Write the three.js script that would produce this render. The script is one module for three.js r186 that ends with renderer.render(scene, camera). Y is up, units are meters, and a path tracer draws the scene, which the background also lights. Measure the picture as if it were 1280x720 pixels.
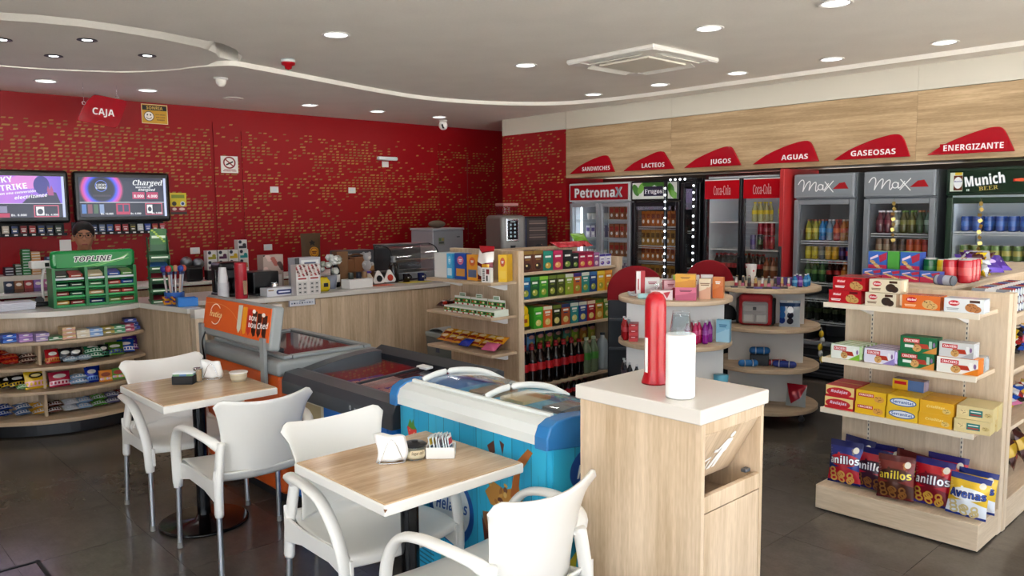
import * as THREE from 'three';
import { RoundedBoxGeometry } from 'three/addons/geometries/RoundedBoxGeometry.js';
import { mergeGeometries } from 'three/addons/utils/BufferGeometryUtils.js';
import { RectAreaLightUniformsLib } from 'three/addons/lights/RectAreaLightUniformsLib.js';
import { MarchingCubes } from 'three/addons/objects/MarchingCubes.js';

// ---------- camera, sky, exposure ----------
const scene = new THREE.Scene();
const camera = new THREE.PerspectiveCamera(40.1625, 1280 / 720, 0.05, 200);
camera.position.set(0, 1.65, 0);
camera.quaternion.setFromRotationMatrix(new THREE.Matrix4().makeBasis(
  new THREE.Vector3(0.730603, -0.009027, 0.682743), new THREE.Vector3(0.074439, 0.995006, -0.066501), new THREE.Vector3(-0.678733, 0.099408, 0.727626)));
const renderer = new THREE.WebGLRenderer();
renderer.toneMapping = THREE.LinearToneMapping;
renderer.toneMappingExposure = 0.94;
renderer.shadowMap.enabled = true;
const SKY = 4.3, SUN = 82, DOWNLIGHT = 42;
scene.background = new THREE.Color().setRGB(0.86 * SKY, 0.94 * SKY, 1.06 * SKY);   // bright overcast sky, seen only through the shop windows behind the camera
// sun high behind the building: it lights the forecourt outside, not the shop floor
const sun = new THREE.DirectionalLight(new THREE.Color(1, 0.96, 0.9), SUN);
sun.position.set(9, 20, -15); sun.castShadow = true; sun.shadow.mapSize.set(2048, 2048);
Object.assign(sun.shadow.camera, { left: -32, right: 32, top: 32, bottom: -32, near: 1, far: 80 });
scene.add(sun, sun.target);
RectAreaLightUniformsLib.init();

// ---------- helpers ----------
let seed = 7;
const rnd = () => { seed = (seed * 1664525 + 1013904223) >>> 0; return seed / 4294967296; };
const rr = (a, b) => a + (b - a) * rnd();
const pick = (a) => a[Math.floor(rnd() * a.length)];
const V = (x, y, z) => new THREE.Vector3(x, y, z);
const PI = Math.PI, NX = -PI / 2;            // NX turns a front that looks along +z to look along -x
const taken = {};
function numbered(n) { const k = taken[n] = (taken[n] ?? -1) + 1; return k ? n + '_' + String(k).padStart(3, '0') : n; }
function shadow(m) { m.castShadow = m.receiveShadow = true; return m; }
function tag(o, label, category, group, kind) {
  if (label) o.userData.label = label;
  if (category) o.userData.category = category;
  if (group) o.userData.group = group;
  if (kind) o.userData.kind = kind;
  return o;
}
function thing(name, label, category, [x, y, z] = [0, 0, 0], turn = 0, group) {
  const o = new THREE.Group(); o.name = numbered(name); scene.add(o);
  o.position.set(x, y, z); o.rotation.y = turn;
  return tag(o, label, category, group);
}
function part(parent, name, geo, mat, pos, rot) {
  const m = shadow(new THREE.Mesh(geo, mat)); m.name = name; parent.add(m);
  if (pos) m.position.set(...pos);
  if (rot) m.rotation.set(...rot);
  return m;
}
function one(name, label, category, geo, mat, pos, rot, group) {     // a thing that is one mesh
  const m = part(scene, numbered(name), geo, mat, pos); if (rot) m.rotation.set(...rot, 'YXZ'); return tag(m, label, category, group);
}
function struct(name, geo, mat, pos, rot) { const m = part(scene, name, geo, mat, pos, rot); m.userData.kind = 'structure'; return m; }
function copy(o, pos, turn, label) {
  const c = o.clone(); c.name = numbered(o.name.replace(/_\d{3}$/, '')); scene.add(c);
  if (pos) c.position.set(...pos);
  if (turn !== undefined) c.rotation.y = turn;
  if (label) c.userData.label = label;
  return c;
}
const BX = new Map();
function box(w, h, d) { const k = [w, h, d].map((v) => v.toFixed(4)).join(); if (!BX.has(k)) BX.set(k, uvm(new THREE.BoxGeometry(w, h, d))); return BX.get(k); }
function rbox(w, h, d, r = 0.008, s = 2) { return uvm(new RoundedBoxGeometry(w, h, d, s, Math.min(r, w / 2.01, h / 2.01, d / 2.01))); }
function cyl(r0, r1, h, n = 24) { return new THREE.CylinderGeometry(r0, r1, h, n); }
function lathe(pts, n = 24) { return new THREE.LatheGeometry(pts.map((p) => new THREE.Vector2(p[0], p[1])), n); }
function tube(pts, r, n = 24, k = 8) { return new THREE.TubeGeometry(new THREE.CatmullRomCurve3(pts.map((p) => V(...p)), false, 'centripetal'), n, r, k); }
function rod(a, b, r, k = 8) { return new THREE.TubeGeometry(new THREE.LineCurve3(V(...a), V(...b)), 1, r, k); }
// uv in metres by the way a face points; grain (the texture's u) runs along x, or y on request
function uvm(g, up = false, off = 0) {
  g = g.index && !g.attributes.normal ? g : g;
  const p = g.attributes.position, n = g.attributes.normal, uv = new Float32Array(p.count * 2);
  for (let i = 0; i < p.count; i++) {
    const ax = Math.abs(n.getX(i)), ay = Math.abs(n.getY(i)), az = Math.abs(n.getZ(i)), x = p.getX(i), y = p.getY(i), z = p.getZ(i);
    let a, b;
    if (ay >= ax && ay >= az) { a = x; b = z; } else if (ax >= az) { a = z; b = y; } else { a = x; b = y; }
    if (up) { if (ay >= ax && ay >= az) { a = z; b = x; } else [a, b] = [b, a]; }
    uv[2 * i] = a + off; uv[2 * i + 1] = b + off * 0.37;
  }
  g.setAttribute('uv', new THREE.BufferAttribute(uv, 2)); return g;
}
const wood_up = (g, off = rnd() * 5) => uvm(g.clone(), true, off);
const wood_flat = (g, off = rnd() * 5) => uvm(g.clone(), false, off);
function extrude(pts, h, bevel = 0) {                       // plan polygon [x, z] raised by h from y = 0
  const s = new THREE.Shape(pts.map(([x, z]) => new THREE.Vector2(x, -z)));
  const g = new THREE.ExtrudeGeometry(s, { depth: h, bevelEnabled: bevel > 0, bevelSize: bevel, bevelThickness: bevel, bevelSegments: 2 });
  g.rotateX(-PI / 2); return uvm(g);
}
function face(pts, d, bevel = 0, seg = 2) {                        // outline [x, y] given depth d towards +z
  const s = new THREE.Shape(pts.map(([x, y]) => new THREE.Vector2(x, y)));
  return uvm(new THREE.ExtrudeGeometry(s, { depth: d, bevelEnabled: bevel > 0, bevelSize: bevel, bevelThickness: bevel, bevelSegments: seg, curveSegments: 16 }));
}
// ---------- textures ----------
function canvas(w, h) { const c = document.createElement('canvas'); c.width = w; c.height = h; return [c, c.getContext('2d')]; }
function ctex(c, srgb = true, wrap = true) {
  const t = new THREE.CanvasTexture(c); if (srgb) t.colorSpace = THREE.SRGBColorSpace;
  if (wrap) t.wrapS = t.wrapT = THREE.RepeatWrapping;
  t.magFilter = THREE.LinearFilter; t.anisotropy = 8; return t;
}
function vnoise(w, h, fx, fy, s0) {                        // smooth value noise, wraps
  const g = new Float32Array(fx * fy); let s = s0;
  for (let i = 0; i < g.length; i++) { s = (s * 1664525 + 1013904223) >>> 0; g[i] = s / 4294967296; }
  const o = new Float32Array(w * h), sm = (t) => t * t * (3 - 2 * t);
  for (let y = 0; y < h; y++) { const v = y / h * fy, y0 = Math.floor(v), ty = sm(v - y0);
    for (let x = 0; x < w; x++) { const u = x / w * fx, x0 = Math.floor(u), tx = sm(u - x0);
      const a = g[(y0 % fy) * fx + x0 % fx], b = g[(y0 % fy) * fx + (x0 + 1) % fx], c = g[((y0 + 1) % fy) * fx + x0 % fx], d = g[((y0 + 1) % fy) * fx + (x0 + 1) % fx];
      o[y * w + x] = (a + (b - a) * tx) * (1 - ty) + (c + (d - c) * tx) * ty; } }
  return o;
}
function dtex(w, h, fn, srgb = true) {
  const d = new Uint8Array(w * h * 4);
  for (let i = 0; i < w * h; i++) { const c = fn(i); d[4 * i] = c[0]; d[4 * i + 1] = c[1]; d[4 * i + 2] = c[2]; d[4 * i + 3] = 255; }
  const t = new THREE.DataTexture(d, w, h); t.wrapS = t.wrapT = THREE.RepeatWrapping; t.magFilter = THREE.LinearFilter; t.minFilter = THREE.LinearMipmapLinearFilter;
  t.generateMipmaps = true; if (srgb) t.colorSpace = THREE.SRGBColorSpace; t.needsUpdate = true; return t;
}
function woodTex(base, vary, s0) {                          // 1 m x 1 m of light oak laminate, grain along u
  const N = 512, a = vnoise(N, N, 3, 40, s0), b = vnoise(N, N, 6, 150, s0 + 1), c = vnoise(N, N, 2, 9, s0 + 2), d = vnoise(N, N, 40, 256, s0 + 3);
  return dtex(N, N, (i) => { const t = (a[i] - 0.5) * 0.9 + (b[i] - 0.5) * 0.7 + (c[i] - 0.5) * 0.8 + (d[i] - 0.5) * 0.45; return base.map((v, k) => Math.max(0, Math.min(255, v + t * vary[k]))); });
}
const T = {};
T.oak = woodTex([206, 182, 152], [24, 26, 28], 11);
T.bulk = woodTex([184, 158, 122], [30, 30, 29], 51);
T.oakPale = woodTex([216, 195, 167], [18, 20, 22], 21);
T.table = woodTex([202, 172, 136], [26, 27, 28], 31);
{ const N = 512, a = vnoise(N, N, 5, 5, 5), b = vnoise(N, N, 24, 24, 6), c = vnoise(N, N, 128, 128, 8), d = vnoise(N, N, 200, 12, 9);
  T.tile = dtex(N, N, (i) => { const t = (a[i] - .5) * 10 + (b[i] - .5) * 6 + (c[i] - .5) * 6 + (d[i] - .5) * 3; return [90 + t, 84 + t, 77 + t]; });
  T.plaster = dtex(N, N, (i) => { const t = (a[i] - .5) * 5 + (c[i] - .5) * 4; return [238 + t, 235 + t, 229 + t]; }); }
function mat(color, rough = 0.5, o = {}) { const { metal, ...rest } = o; return new THREE.MeshStandardMaterial({ color, roughness: rough, metalness: metal ?? 0, ...rest }); }
const M = {
  oak: mat('#ffffff', 0.5, { map: T.oak }), bulk: mat('#ffffff', 0.5, { map: T.bulk }), oakPale: mat('#ffffff', 0.48, { map: T.oakPale }), tableWood: mat('#ffffff', 0.18, { map: T.table }),
  white: mat('#e9e8e5', 0.35), whitePlastic: new THREE.MeshPhysicalMaterial({ color: '#eceae4', roughness: 0.34, clearcoat: 0.2, clearcoatRoughness: 0.3 }),
  ceiling: mat('#ffffff', 0.9, { map: T.plaster }), stone: mat('#d9d4cc', 0.22), aluminium: mat('#c9ccd0', 0.32, { metal: 0.9 }), chrome: mat('#dfe2e5', 0.12, { metal: 1 }),
  black: mat('#0c0d10', 0.3), blackMatt: mat('#15161a', 0.65), blackGloss: mat('#08090c', 0.12), dark: mat('#23262c', 0.45), grey: mat('#7d8288', 0.45), greyDark: mat('#4b5057', 0.45),
  red: mat('#b00d1c', 0.3), redWall: new THREE.MeshPhysicalMaterial({ color: '#960612', roughness: 0.5, specularIntensity: 0.6 }), redGloss: mat('#a80f20', 0.12), whiteBand: mat('#d3cfc3', 0.5), plinth: mat('#14181d', 0.4),
  glass: new THREE.MeshPhysicalMaterial({ color: '#ffffff', roughness: 0, transmission: 1, thickness: 0, ior: 1.5 }),
  clear: new THREE.MeshPhysicalMaterial({ color: '#f4f8fa', roughness: 0.05, transmission: 1, thickness: 0, ior: 1.45 }),
  lamp: mat('#ffffff', 0.5, { emissive: new THREE.Color(0.95, 0.98, 1), emissiveIntensity: 3.2 }),
  led: mat('#ffffff', 0.5, { emissive: new THREE.Color(0.85, 0.94, 1), emissiveIntensity: 3 }),
  tile: mat('#ffffff', 0.5, { map: T.tile, }), grout: mat('#453f39', 0.8),
  paper: mat('#f2f1ee', 0.85), steel: mat('#8f9499', 0.3, { metal: 0.85 }), pale: mat('#dfe6ea', 0.4),
};
M.tile.roughness = .2;

// ---------- printed packaging and signs: one sheet of prints, cut up by uv ----------
const [sheet, sx] = canvas(2048, 2048);
sx.fillStyle = '#888'; sx.fillRect(0, 0, 2048, 2048);
let ax_ = 2, ay_ = 2, ah_ = 0;
function art(w, h, draw) {
  if (ax_ + w + 2 > 2048) { ax_ = 2; ay_ += ah_ + 3; ah_ = 0; }
  if (ay_ + h > 2046) throw new Error('sheet full');
  const x = ax_, y = ay_; ax_ += w + 3; ah_ = Math.max(ah_, h);
  sx.save(); sx.translate(x, y); sx.beginPath(); sx.rect(0, 0, w, h); sx.clip(); draw(sx, w, h); sx.restore();
  return { u0: (x + .6) / 2048, u1: (x + w - .6) / 2048, v0: 1 - (y + h - .6) / 2048, v1: 1 - (y + .6) / 2048 };
}
const SW = new Map();
function swatch(c) { if (!SW.has(c)) SW.set(c, art(8, 8, (g) => { g.fillStyle = c; g.fillRect(0, 0, 8, 8); })); return SW.get(c); }
const sheetTex = ctex(sheet, true, false);
M.print = mat('#ffffff', 0.42, { map: sheetTex }); M.foil = mat('#ffffff', 0.24, { map: sheetTex, metal: 0.12 }); M.board = mat('#ffffff', 0.6, { map: sheetTex });
M.gloss = mat('#ffffff', 0.12, { map: sheetTex });
function txt(g, s, x, y, size, color, o = {}) {
  g.font = `${o.italic ? 'italic ' : ''}${o.w ?? 'bold'} ${size}px ${o.f ?? 'sans-serif'}`; g.textAlign = o.align ?? 'center'; g.textBaseline = 'middle'; g.fillStyle = color;
  if (o.max) { const w = g.measureText(s).width; g.save(); g.translate(x, y); if (o.rot) g.rotate(o.rot); if (w > o.max) g.scale(o.max / w, 1); if (o.line) { g.lineWidth = o.lw ?? 3; g.lineJoin = 'round'; g.strokeStyle = o.line; g.strokeText(s, 0, 0); } g.fillText(s, 0, 0); g.restore(); return; }
  g.save(); g.translate(x, y); if (o.rot) g.rotate(o.rot); if (o.line) { g.lineWidth = o.lw ?? 3; g.lineJoin = 'round'; g.strokeStyle = o.line; g.strokeText(s, 0, 0); } g.fillText(s, 0, 0); g.restore();
}
function bars(g, c, x, y, w, n = 2, s = 3) { for (let k = 0; k < n; k++) fill(g, c, x - w / 2 + k * 2, y + k * (s + 2), w - k * 5, s); }   // print too small to read in the photograph
function fill(g, c, x, y, w, h) { g.fillStyle = c; g.fillRect(x, y, w, h); }
function oval(g, c, x, y, rx, ry, rot = 0) { g.fillStyle = c; g.beginPath(); g.ellipse(x, y, rx, ry, rot, 0, 7); g.fill(); }
function poly(g, c, p) { g.fillStyle = c; g.beginPath(); p.forEach(([x, y], i) => i ? g.lineTo(x, y) : g.moveTo(x, y)); g.closePath(); g.fill(); }
function toRect(uv, i, n, r) { for (let k = i; k < i + n; k++) uv.setXY(k, r.u0 + uv.getX(k) * (r.u1 - r.u0), r.v0 + uv.getY(k) * (r.v1 - r.v0)); }
function packBox(w, h, d, front, side, top) {                 // plain carton: print on front and back, side print or colour elsewhere
  const g = new THREE.BoxGeometry(w, h, d), uv = g.attributes.uv; side = typeof side === 'string' ? swatch(side) : side; top = top ? (typeof top === 'string' ? swatch(top) : top) : side;
  toRect(uv, 0, 8, side); toRect(uv, 8, 8, top); toRect(uv, 16, 8, front); return g;
}
function quad(w, h, r) { const g = new THREE.PlaneGeometry(w, h); toRect(g.attributes.uv, 0, 4, r); return g; }
function panelBox(w, h, d, r, edge) { return packBox(w, h, d, r, edge); }
const BAGS = new Map();
function bag(w, h, d, r, seedv = 1) {                        // pillow bag, standing on its lower seam at y = 0, its back at z = 0
  const nx = 8, ny = 10, P = [], U = [], I = [];
  const wob = (a, b) => Math.sin(a * 12.9 + b * 7.7 + seedv * 3.1) * 0.5 + Math.sin(a * 5.3 - b * 9.1 + seedv) * 0.5;
  for (const s of [1, -1]) for (let j = 0; j <= ny; j++) for (let i = 0; i <= nx; i++) {
    const u = i / nx, v = j / ny, a = Math.sin(PI * u), b = v < 0.07 || v > 0.93 ? 0.02 : Math.sin(PI * (v - 0.07) / 0.86) ** 0.55;
    const bulge = Math.pow(a, 0.6) * b * (0.84 + 0.2 * wob(u, v)), pinch = 1 - 0.06 * b * (1 - a);
    P.push((u - 0.5) * w * pinch, v * h, d / 2 + s * bulge * d / 2 + (i === 0 || i === nx ? 0 : s * 0.0006)); U.push(s > 0 ? u : 1 - u, v);
  }
  const N = (nx + 1) * (ny + 1);
  for (const [o, f] of [[0, 0], [N, 1]]) for (let j = 0; j < ny; j++) for (let i = 0; i < nx; i++) {
    const a = o + j * (nx + 1) + i, b = a + 1, c = a + nx + 1, e = c + 1;
    f ? I.push(a, c, b, b, c, e) : I.push(a, b, c, b, e, c);
  }
  const g = new THREE.BufferGeometry(); g.setAttribute('position', new THREE.Float32BufferAttribute(P, 3)); g.setAttribute('uv', new THREE.Float32BufferAttribute(U, 2)); g.setIndex(I); g.computeVertexNormals();
  toRect(g.attributes.uv, 0, U.length / 2, r); return g;
}
// ---------- the shop's shell ----------
const X0 = -2.6, X1 = 7.95, ZB = -8.9, ZF = 2.6, CH = 2.86, SO = 2.82;
{ // floor: dark polished porcelain tiles, 0.578 m, on a dark bed
  const bed = struct('floor', box(X1 - X0 + .4, 0.1, ZF - ZB + .4), M.grout, [(X0 + X1) / 2, -0.0545, (ZF + ZB) / 2]);
  const S = 0.578, gap = 0.0026, far = []; const variants = [];
  for (let k = 0; k < 6; k++) { const g = new THREE.BoxGeometry(S - gap, 0.008, S - gap), uv = g.attributes.uv; const ox = rnd(), oy = rnd(); for (let i = 0; i < uv.count; i++) uv.setXY(i, uv.getX(i) * .58 + ox, uv.getY(i) * .58 + oy); variants.push(g); }
  for (let i = -7; i < 12; i++) for (let j = -12; j < 9; j++) {
    const x = 1.29 + S * (i + .5), z = -4.18 + S * (j - .5 + 1); if (x < X0 || x > X1 || z < ZB || z > ZF) continue;
    const near = x > 0.1 && z < -0.3 && z > -8.2 && x < 7.2 && x - z * -0.28 > -1.2 && !(z > -1.2 && x < 1.1), g = variants[Math.floor(rnd() * 6)];
    if (near) part(bed, 'tile', g, M.tile, [x - bed.position.x, 0.0505, z - bed.position.z]);
    else far.push(g.clone().translate(x - bed.position.x, 0.0505, z - bed.position.z));
  }
  const rest = part(bed, 'tile_field', mergeGeometries(far), M.tile); rest.userData.kind = 'stuff';
  const hatch = new THREE.Group(); hatch.name = 'floor_hatch'; bed.add(hatch); hatch.position.set(0.46 - bed.position.x, 0.0555, -3.86 - bed.position.z);
  for (const [w, d, x, z] of [[.7, .018, 0, -.33], [.7, .018, 0, .33], [.018, .68, -.34, 0], [.018, .68, .34, 0]]) part(hatch, 'hatch_frame', box(w, .004, d), M.blackMatt, [x, 0, z]);
}
{ // ceiling: high field with an opening at the tip of the dropped disc, soffit along the two walls
  const shape = new THREE.Shape([[X0 - .1, ZB - .1], [X1 + .1, ZB - .1], [X1 + .1, ZF + .1], [X0 - .1, ZF + .1]].map(([x, z]) => new THREE.Vector2(x, -z)));
  shape.holes.push(new THREE.Path([[2.36, -5.655], [2.47, -5.69], [2.63, -5.829], [2.786, -6.064], [2.86, -6.30], [2.66, -6.2], [2.627, -6.117], [2.515, -5.922], [2.40, -5.83]].map(([x, z]) => new THREE.Vector2(x, -z))));
  const g = new THREE.ExtrudeGeometry(shape, { depth: 0.2, bevelEnabled: false }); g.rotateX(-PI / 2); uvm(g);
  const c = struct('ceiling', g, M.ceiling, [0, CH, 0]);
  part(c, 'roof_slab', box(X1 - X0 + .4, .1, ZF - ZB + .4), mat('#6c726c', .9), [(X0 + X1) / 2, 0.252, (ZF + ZB) / 2]);
  const curve = new THREE.CatmullRomCurve3([[-2.8, -7.2], [.2, -7.45], [1.0, -7.5], [1.412, -7.472], [1.626, -7.432], [1.948, -7.308], [2.263, -7.118], [2.48, -6.84], [2.62, -6.5], [2.80, -6.27], [3.013, -6.314], [3.723, -6.523], [4.585, -6.778], [5.174, -6.878], [5.667, -6.825], [6.217, -6.62], [6.6, -6.27], [6.76, -5.881], [6.84, -5.303], [6.85, -4.4]].map(([x, z]) => V(x, 0, z)), false, 'centripetal').getPoints(120).map((p) => [p.x, p.z]);
  const so = extrude([...curve, [6.855, ZF + .05], [7.2, ZF + .05], [7.2, -7.7], [8.4, -7.7], [8.4, ZB - .05], [-2.8, ZB - .05]].reverse(), 0.0398);
  part(c, 'soffit', so, M.ceiling, [0, SO - CH, 0]);
  // dropped disc with a sloped rim
  const outer = [[-2.3, -8.2], [-1.6, -7.0], [-.6, -6.2], [.3, -5.86], [1.091, -5.668], [1.286, -5.589], [1.499, -5.554], [1.732, -5.545], [1.99, -5.572], [2.287, -5.645], [2.40, -5.68]], inner = [[-2.1, -8.2], [-1.4, -7.1], [-.5, -6.33], [.35, -5.95], [1.104, -5.752], [1.303, -5.676], [1.514, -5.625], [1.753, -5.626], [2.022, -5.668], [2.335, -5.769], [2.42, -5.83]];
  const P = [], I = []; outer.forEach(([x, z], i) => { P.push(x, 0.002, z, inner[i][0], -0.03, inner[i][1]); if (i) I.push(2 * i - 2, 2 * i, 2 * i - 1, 2 * i, 2 * i + 1, 2 * i - 1); });
  const bg = new THREE.BufferGeometry(); bg.setAttribute('position', new THREE.Float32BufferAttribute(P, 3)); bg.setIndex(I); bg.computeVertexNormals(); bg.setAttribute('uv', new THREE.Float32BufferAttribute(P.filter((_, i) => i % 3 !== 1), 2));
  part(c, 'disc_rim', bg, M.ceiling);
  part(c, 'disc', extrude([...inner, [2.515, -5.922], [2.627, -6.117], [2.66, -6.5], [2.66, -7.3], [1.5, -7.7], [-2.1, -8.2]].reverse(), 0.0299), M.ceiling, [0, -0.03, 0]);
}
// back wall: red panels printed with small tan dashes
{
  const W = 2048, H = 512, [c, g] = canvas(W, H); fill(g, '#960612', 0, 0, W, H);
  const n1 = vnoise(200, 80, 16, 9, 77), n2 = vnoise(200, 80, 60, 40, 78);
  for (let j = 0; j < 54; j++) for (let i = 0; i < 122; i++) {
    const y = j / 54, dens = Math.min(1, y * 6 + .3) * (y < .6 ? 1 : Math.max(.03, 1 - (y - .6) * 4));
    const t = n1[(j % 80) * 200 + i % 200] * .5 + n2[(j % 80) * 200 + (i >> 1) % 200] * .5;
    if (rnd() > dens * (.14 + .85 * Math.max(0, Math.min(1, (t - .28) / .45)))) continue;
    const x = (i + (Math.floor(j / 4 + i / 9) % 2) * .5) * W / 122, yy = j * H / 54; poly(g, rnd() < .5 ? '#a8803e' : '#8f6632', [[x + 3, yy], [x + 13.6, yy], [x + 11, yy + 4.8], [x, yy + 4.8]]);
  }
  const tx = ctex(c); const m = new THREE.MeshPhysicalMaterial({ color: '#ffffff', roughness: .5, specularIntensity: .6, map: tx });
  const wall = struct('wall_back', box(X1 - X0 + .8, CH + .2, .15), M.redWall, [(X0 + X1) / 2 + .2, CH / 2, ZB - .075]);
  const dash = (x0, x1, y0, y1, px) => { const pg = new THREE.BoxGeometry(x1 - x0, y1 - y0, .012), uv = pg.attributes.uv, p = pg.attributes.position; for (let i = 0; i < uv.count; i++) uv.setXY(i, (p.getX(i) + (x0 + x1) / 2) / 7.6 + px, (p.getY(i) + (y0 + y1) / 2 - .75) / 1.9); part(wall, 'wall_panel', pg, m, [(x0 + x1) / 2 - wall.position.x, (y0 + y1) / 2 - wall.position.y, .081]); };
  dash(-2.6, 3.66, .75, 2.575, 0); dash(4.03, 6.9, .75, 2.575, 0); dash(6.905, 8.0, .75, 2.575, .1); dash(3.70, 3.99, .75, 2.66, .37);
  T.dash = tx; M.dash = m;
}
// right wall: red stub, oak bulkhead above the coolers, pale band
{
  const wall = struct('wall_right', box(.15, CH + .2, ZF - ZB + .6), mat('#2a2526', .7), [8.3, CH / 2, (ZF + ZB) / 2]);
  const at = (g, m, n, x, y, z) => part(wall, n, g, m, [x - 8.3, y - CH / 2, z]);
  const zc = (ZF + ZB) / 2; const put = (n, g, m, x, y, z) => at(g, m, n, x, y, z - zc);
  const sg = new THREE.BoxGeometry(.7, 2.61, 1.14), uv = sg.attributes.uv; for (let i = 0; i < uv.count; i++) { const z = sg.attributes.position.getZ(i), y = sg.attributes.position.getY(i); uv.setXY(i, (z + 4) / 7.6, (y + 1.305 - .75) / 1.9); }
  put('wall_stub', sg, M.dash, 7.45, 1.305, -7.205);
  put('pale_panel', rbox(.7, .21, 1.14, .003, 1), M.whiteBand, 7.45, 2.716, -7.205);
  const seams = [-6.628, -5.088, -2.593, -.1, ZF];
  for (let i = 0; i < seams.length - 1; i++) {
    const w = seams[i + 1] - seams[i] - .0014, z = (seams[i] + seams[i + 1]) / 2;
    put('oak_panel', wood_flat(rbox(.6, .585, w, .001, 1)), M.bulk, 7.4, 2.314, z);
    put('pale_panel', rbox(.6, .21, w, .001, 1), M.whiteBand, 7.4, 2.716, z);
  }
}
// daylight side: glazed shop fronts behind and to the left of the camera
{
  const frame = mat('#5c6066', .4, { metal: .6 });
  function front(name, len, turn, x, z, n) {
    const o = new THREE.Group(); o.name = name; o.userData.kind = 'structure'; scene.add(o); o.position.set(x, 0, z); o.rotation.y = turn;
    part(o, 'sill', box(len, .25, .18), M.white, [0, .125, 0]); part(o, 'lintel', box(len, .36, .18), M.white, [0, CH - .1, 0]);
    for (let i = 0; i <= n; i++) part(o, 'mullion', box(.07, CH - .5, .1), frame, [-len / 2 + len * i / n, CH / 2, 0]);
    for (let i = 0; i < n; i++) part(o, 'pane', box(len / n - .07, CH - .52, .006), M.glass, [-len / 2 + len * (i + .5) / n, CH / 2 - .02, 0]);
  }
  front('window_1', X1 - X0 + .5, 0, (X0 + X1) / 2 + .15, ZF + .05, 7);
  front('window_2', 5.2, PI / 2, X0 - .05, ZF - 2.6, 3);
  struct('wall_left', box(.15, CH + .2, 6.4), M.whiteBand, [X0 - .07, CH / 2, -5.79]);
  one('forecourt_paving', 'pale concrete forecourt outside the shop windows', 'paving', box(60, .1, 60), mat('#c2beb6', .9), [0, -.16, 0]).userData.kind = 'structure';
}
// ---------- ceiling fittings ----------
{
  const ring = lathe([[.078, 0], [.098, -.004], [.1, -.008], [.094, -.012], [.08, -.01], [.078, 0]], 32), disc = cyl(.08, .08, .004, 32);
  const small = lathe([[.032, 0], [.062, -.002], [.065, -.006], [.05, -.008], [.032, 0]], 28), sd = cyl(.032, .032, .004, 20);
  function down(x, y, z, label, group, k = 1, dark = false, on = true) {
    const t = thing('ceiling_light', label, 'ceiling light', [x, y, z], 0, group);
    part(t, 'trim_ring', dark ? small : ring, dark ? M.dark : M.white); part(t, 'diffuser', dark ? sd : disc, on ? M.lamp : M.white, [0, -.004, 0]);
    if (on) { const l = new THREE.RectAreaLight(new THREE.Color(1, .98, .95), DOWNLIGHT * k, dark ? .05 : .13, dark ? .05 : .13); l.position.set(0, -.016, 0); l.rotation.x = -PI / 2; t.add(l); }
  }
  for (const z of [-5.633, -4.776, -3.916, -3.044, -2.186, -1.33, -.47]) down(6.46, CH, z, 'round LED downlight in the row along the oak bulkhead', 'downlights beside the oak bulkhead');
  for (const [x, z] of [[2.922, -4.883], [4.725, -4.871], [4.72, -3.083], [4.725, -2.212], [2.92, -2.2], [2.92, -.4], [4.72, -.4], [.9, -3.2], [.9, -.8]]) down(x, CH, z, 'round LED downlight in the high middle field of the ceiling', 'downlights of the middle ceiling');
  for (const x of [.98, 1.85, 2.713, 4.426, 5.31, 6.231]) down(x, SO, -8.0, 'round LED downlight in the soffit along the red wall', 'downlights of the red wall soffit');
  down(3.563, SO, -8.01, 'unlit round downlight in the soffit near the white dome detector', undefined, 1, false, false);
  for (const [x, z] of [[1.224, -6.368], [1.631, -6.774], [1.659, -6.012], [2.151, -6.312]]) down(x, CH - .03, z, 'small dark-rimmed spotlight in the dropped ceiling disc', 'spotlights of the ceiling disc', .8, true);
  { const t = thing('air_conditioner', 'square white ceiling cassette air conditioner with four louvres', 'air conditioner', [5.28, CH, -4.075], 0);
    const pl = new THREE.CylinderGeometry(.62, .60, .03, 4, 1); pl.rotateY(PI / 4); part(t, 'panel', rbox(.88, .035, .88, .012), M.white, [0, -.0175, 0]);
    part(t, 'grille', rbox(.5, .018, .5, .006), mat('#e2ded2', .5), [0, -.046, 0]);
    for (let k = 0; k < 4; k++) { const g = new THREE.Group(); part(t, 'louvre', rbox(.5, .006, .07, .003, 1), mat('#f0eee8', .5), [Math.sin(k * PI / 2) * .345, -.043, Math.cos(k * PI / 2) * .345], [0, k * PI / 2, 0]).rotateX(.35); }
    for (const [a, b] of [[1, 1], [1, -1], [-1, 1], [-1, -1]]) part(t, 'corner_cap', rbox(.13, .008, .13, .003, 1), M.white, [a * .365, -.036, b * .365]); }
  { const t = thing('fire_alarm', 'small red fire alarm beacon on the ceiling', 'alarm', [3.102, CH, -5.926]);
    part(t, 'base', lathe([[0, 0], [.055, 0], [.055, -.025], [0, -.025]]), M.pale, [0, -.002, 0]); part(t, 'dome', lathe([[.055, -.027], [.052, -.045], [.03, -.055], [.026, -.075], [0, -.085]]), M.red); }
  { const t = thing('smoke_detector', 'white dome detector on the soffit near the ceiling disc', 'detector', [2.955, SO, -6.88]);
    part(t, 'base', lathe([[0, 0], [.06, 0], [.058, -.02], [0, -.02]]), M.white); part(t, 'sensor', lathe([[.045, -.02], [.042, -.05], [.025, -.075], [0, -.08]]), M.whitePlastic); }
  { const t = thing('security_camera', 'white dome security camera above the far end of the red wall', 'camera', [6.5, SO, -8.26]);
    part(t, 'mount', lathe([[0, 0], [.055, 0], [.055, -.03], [0, -.03]]), M.white); part(t, 'dome', new THREE.SphereGeometry(.06, 20, 12), M.white, [0, -.07, 0]); part(t, 'lens', cyl(.03, .03, .02, 16), M.black, [-.035, -.085, .04], [PI / 2 - .4, 0, -.6]); }
}
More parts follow.
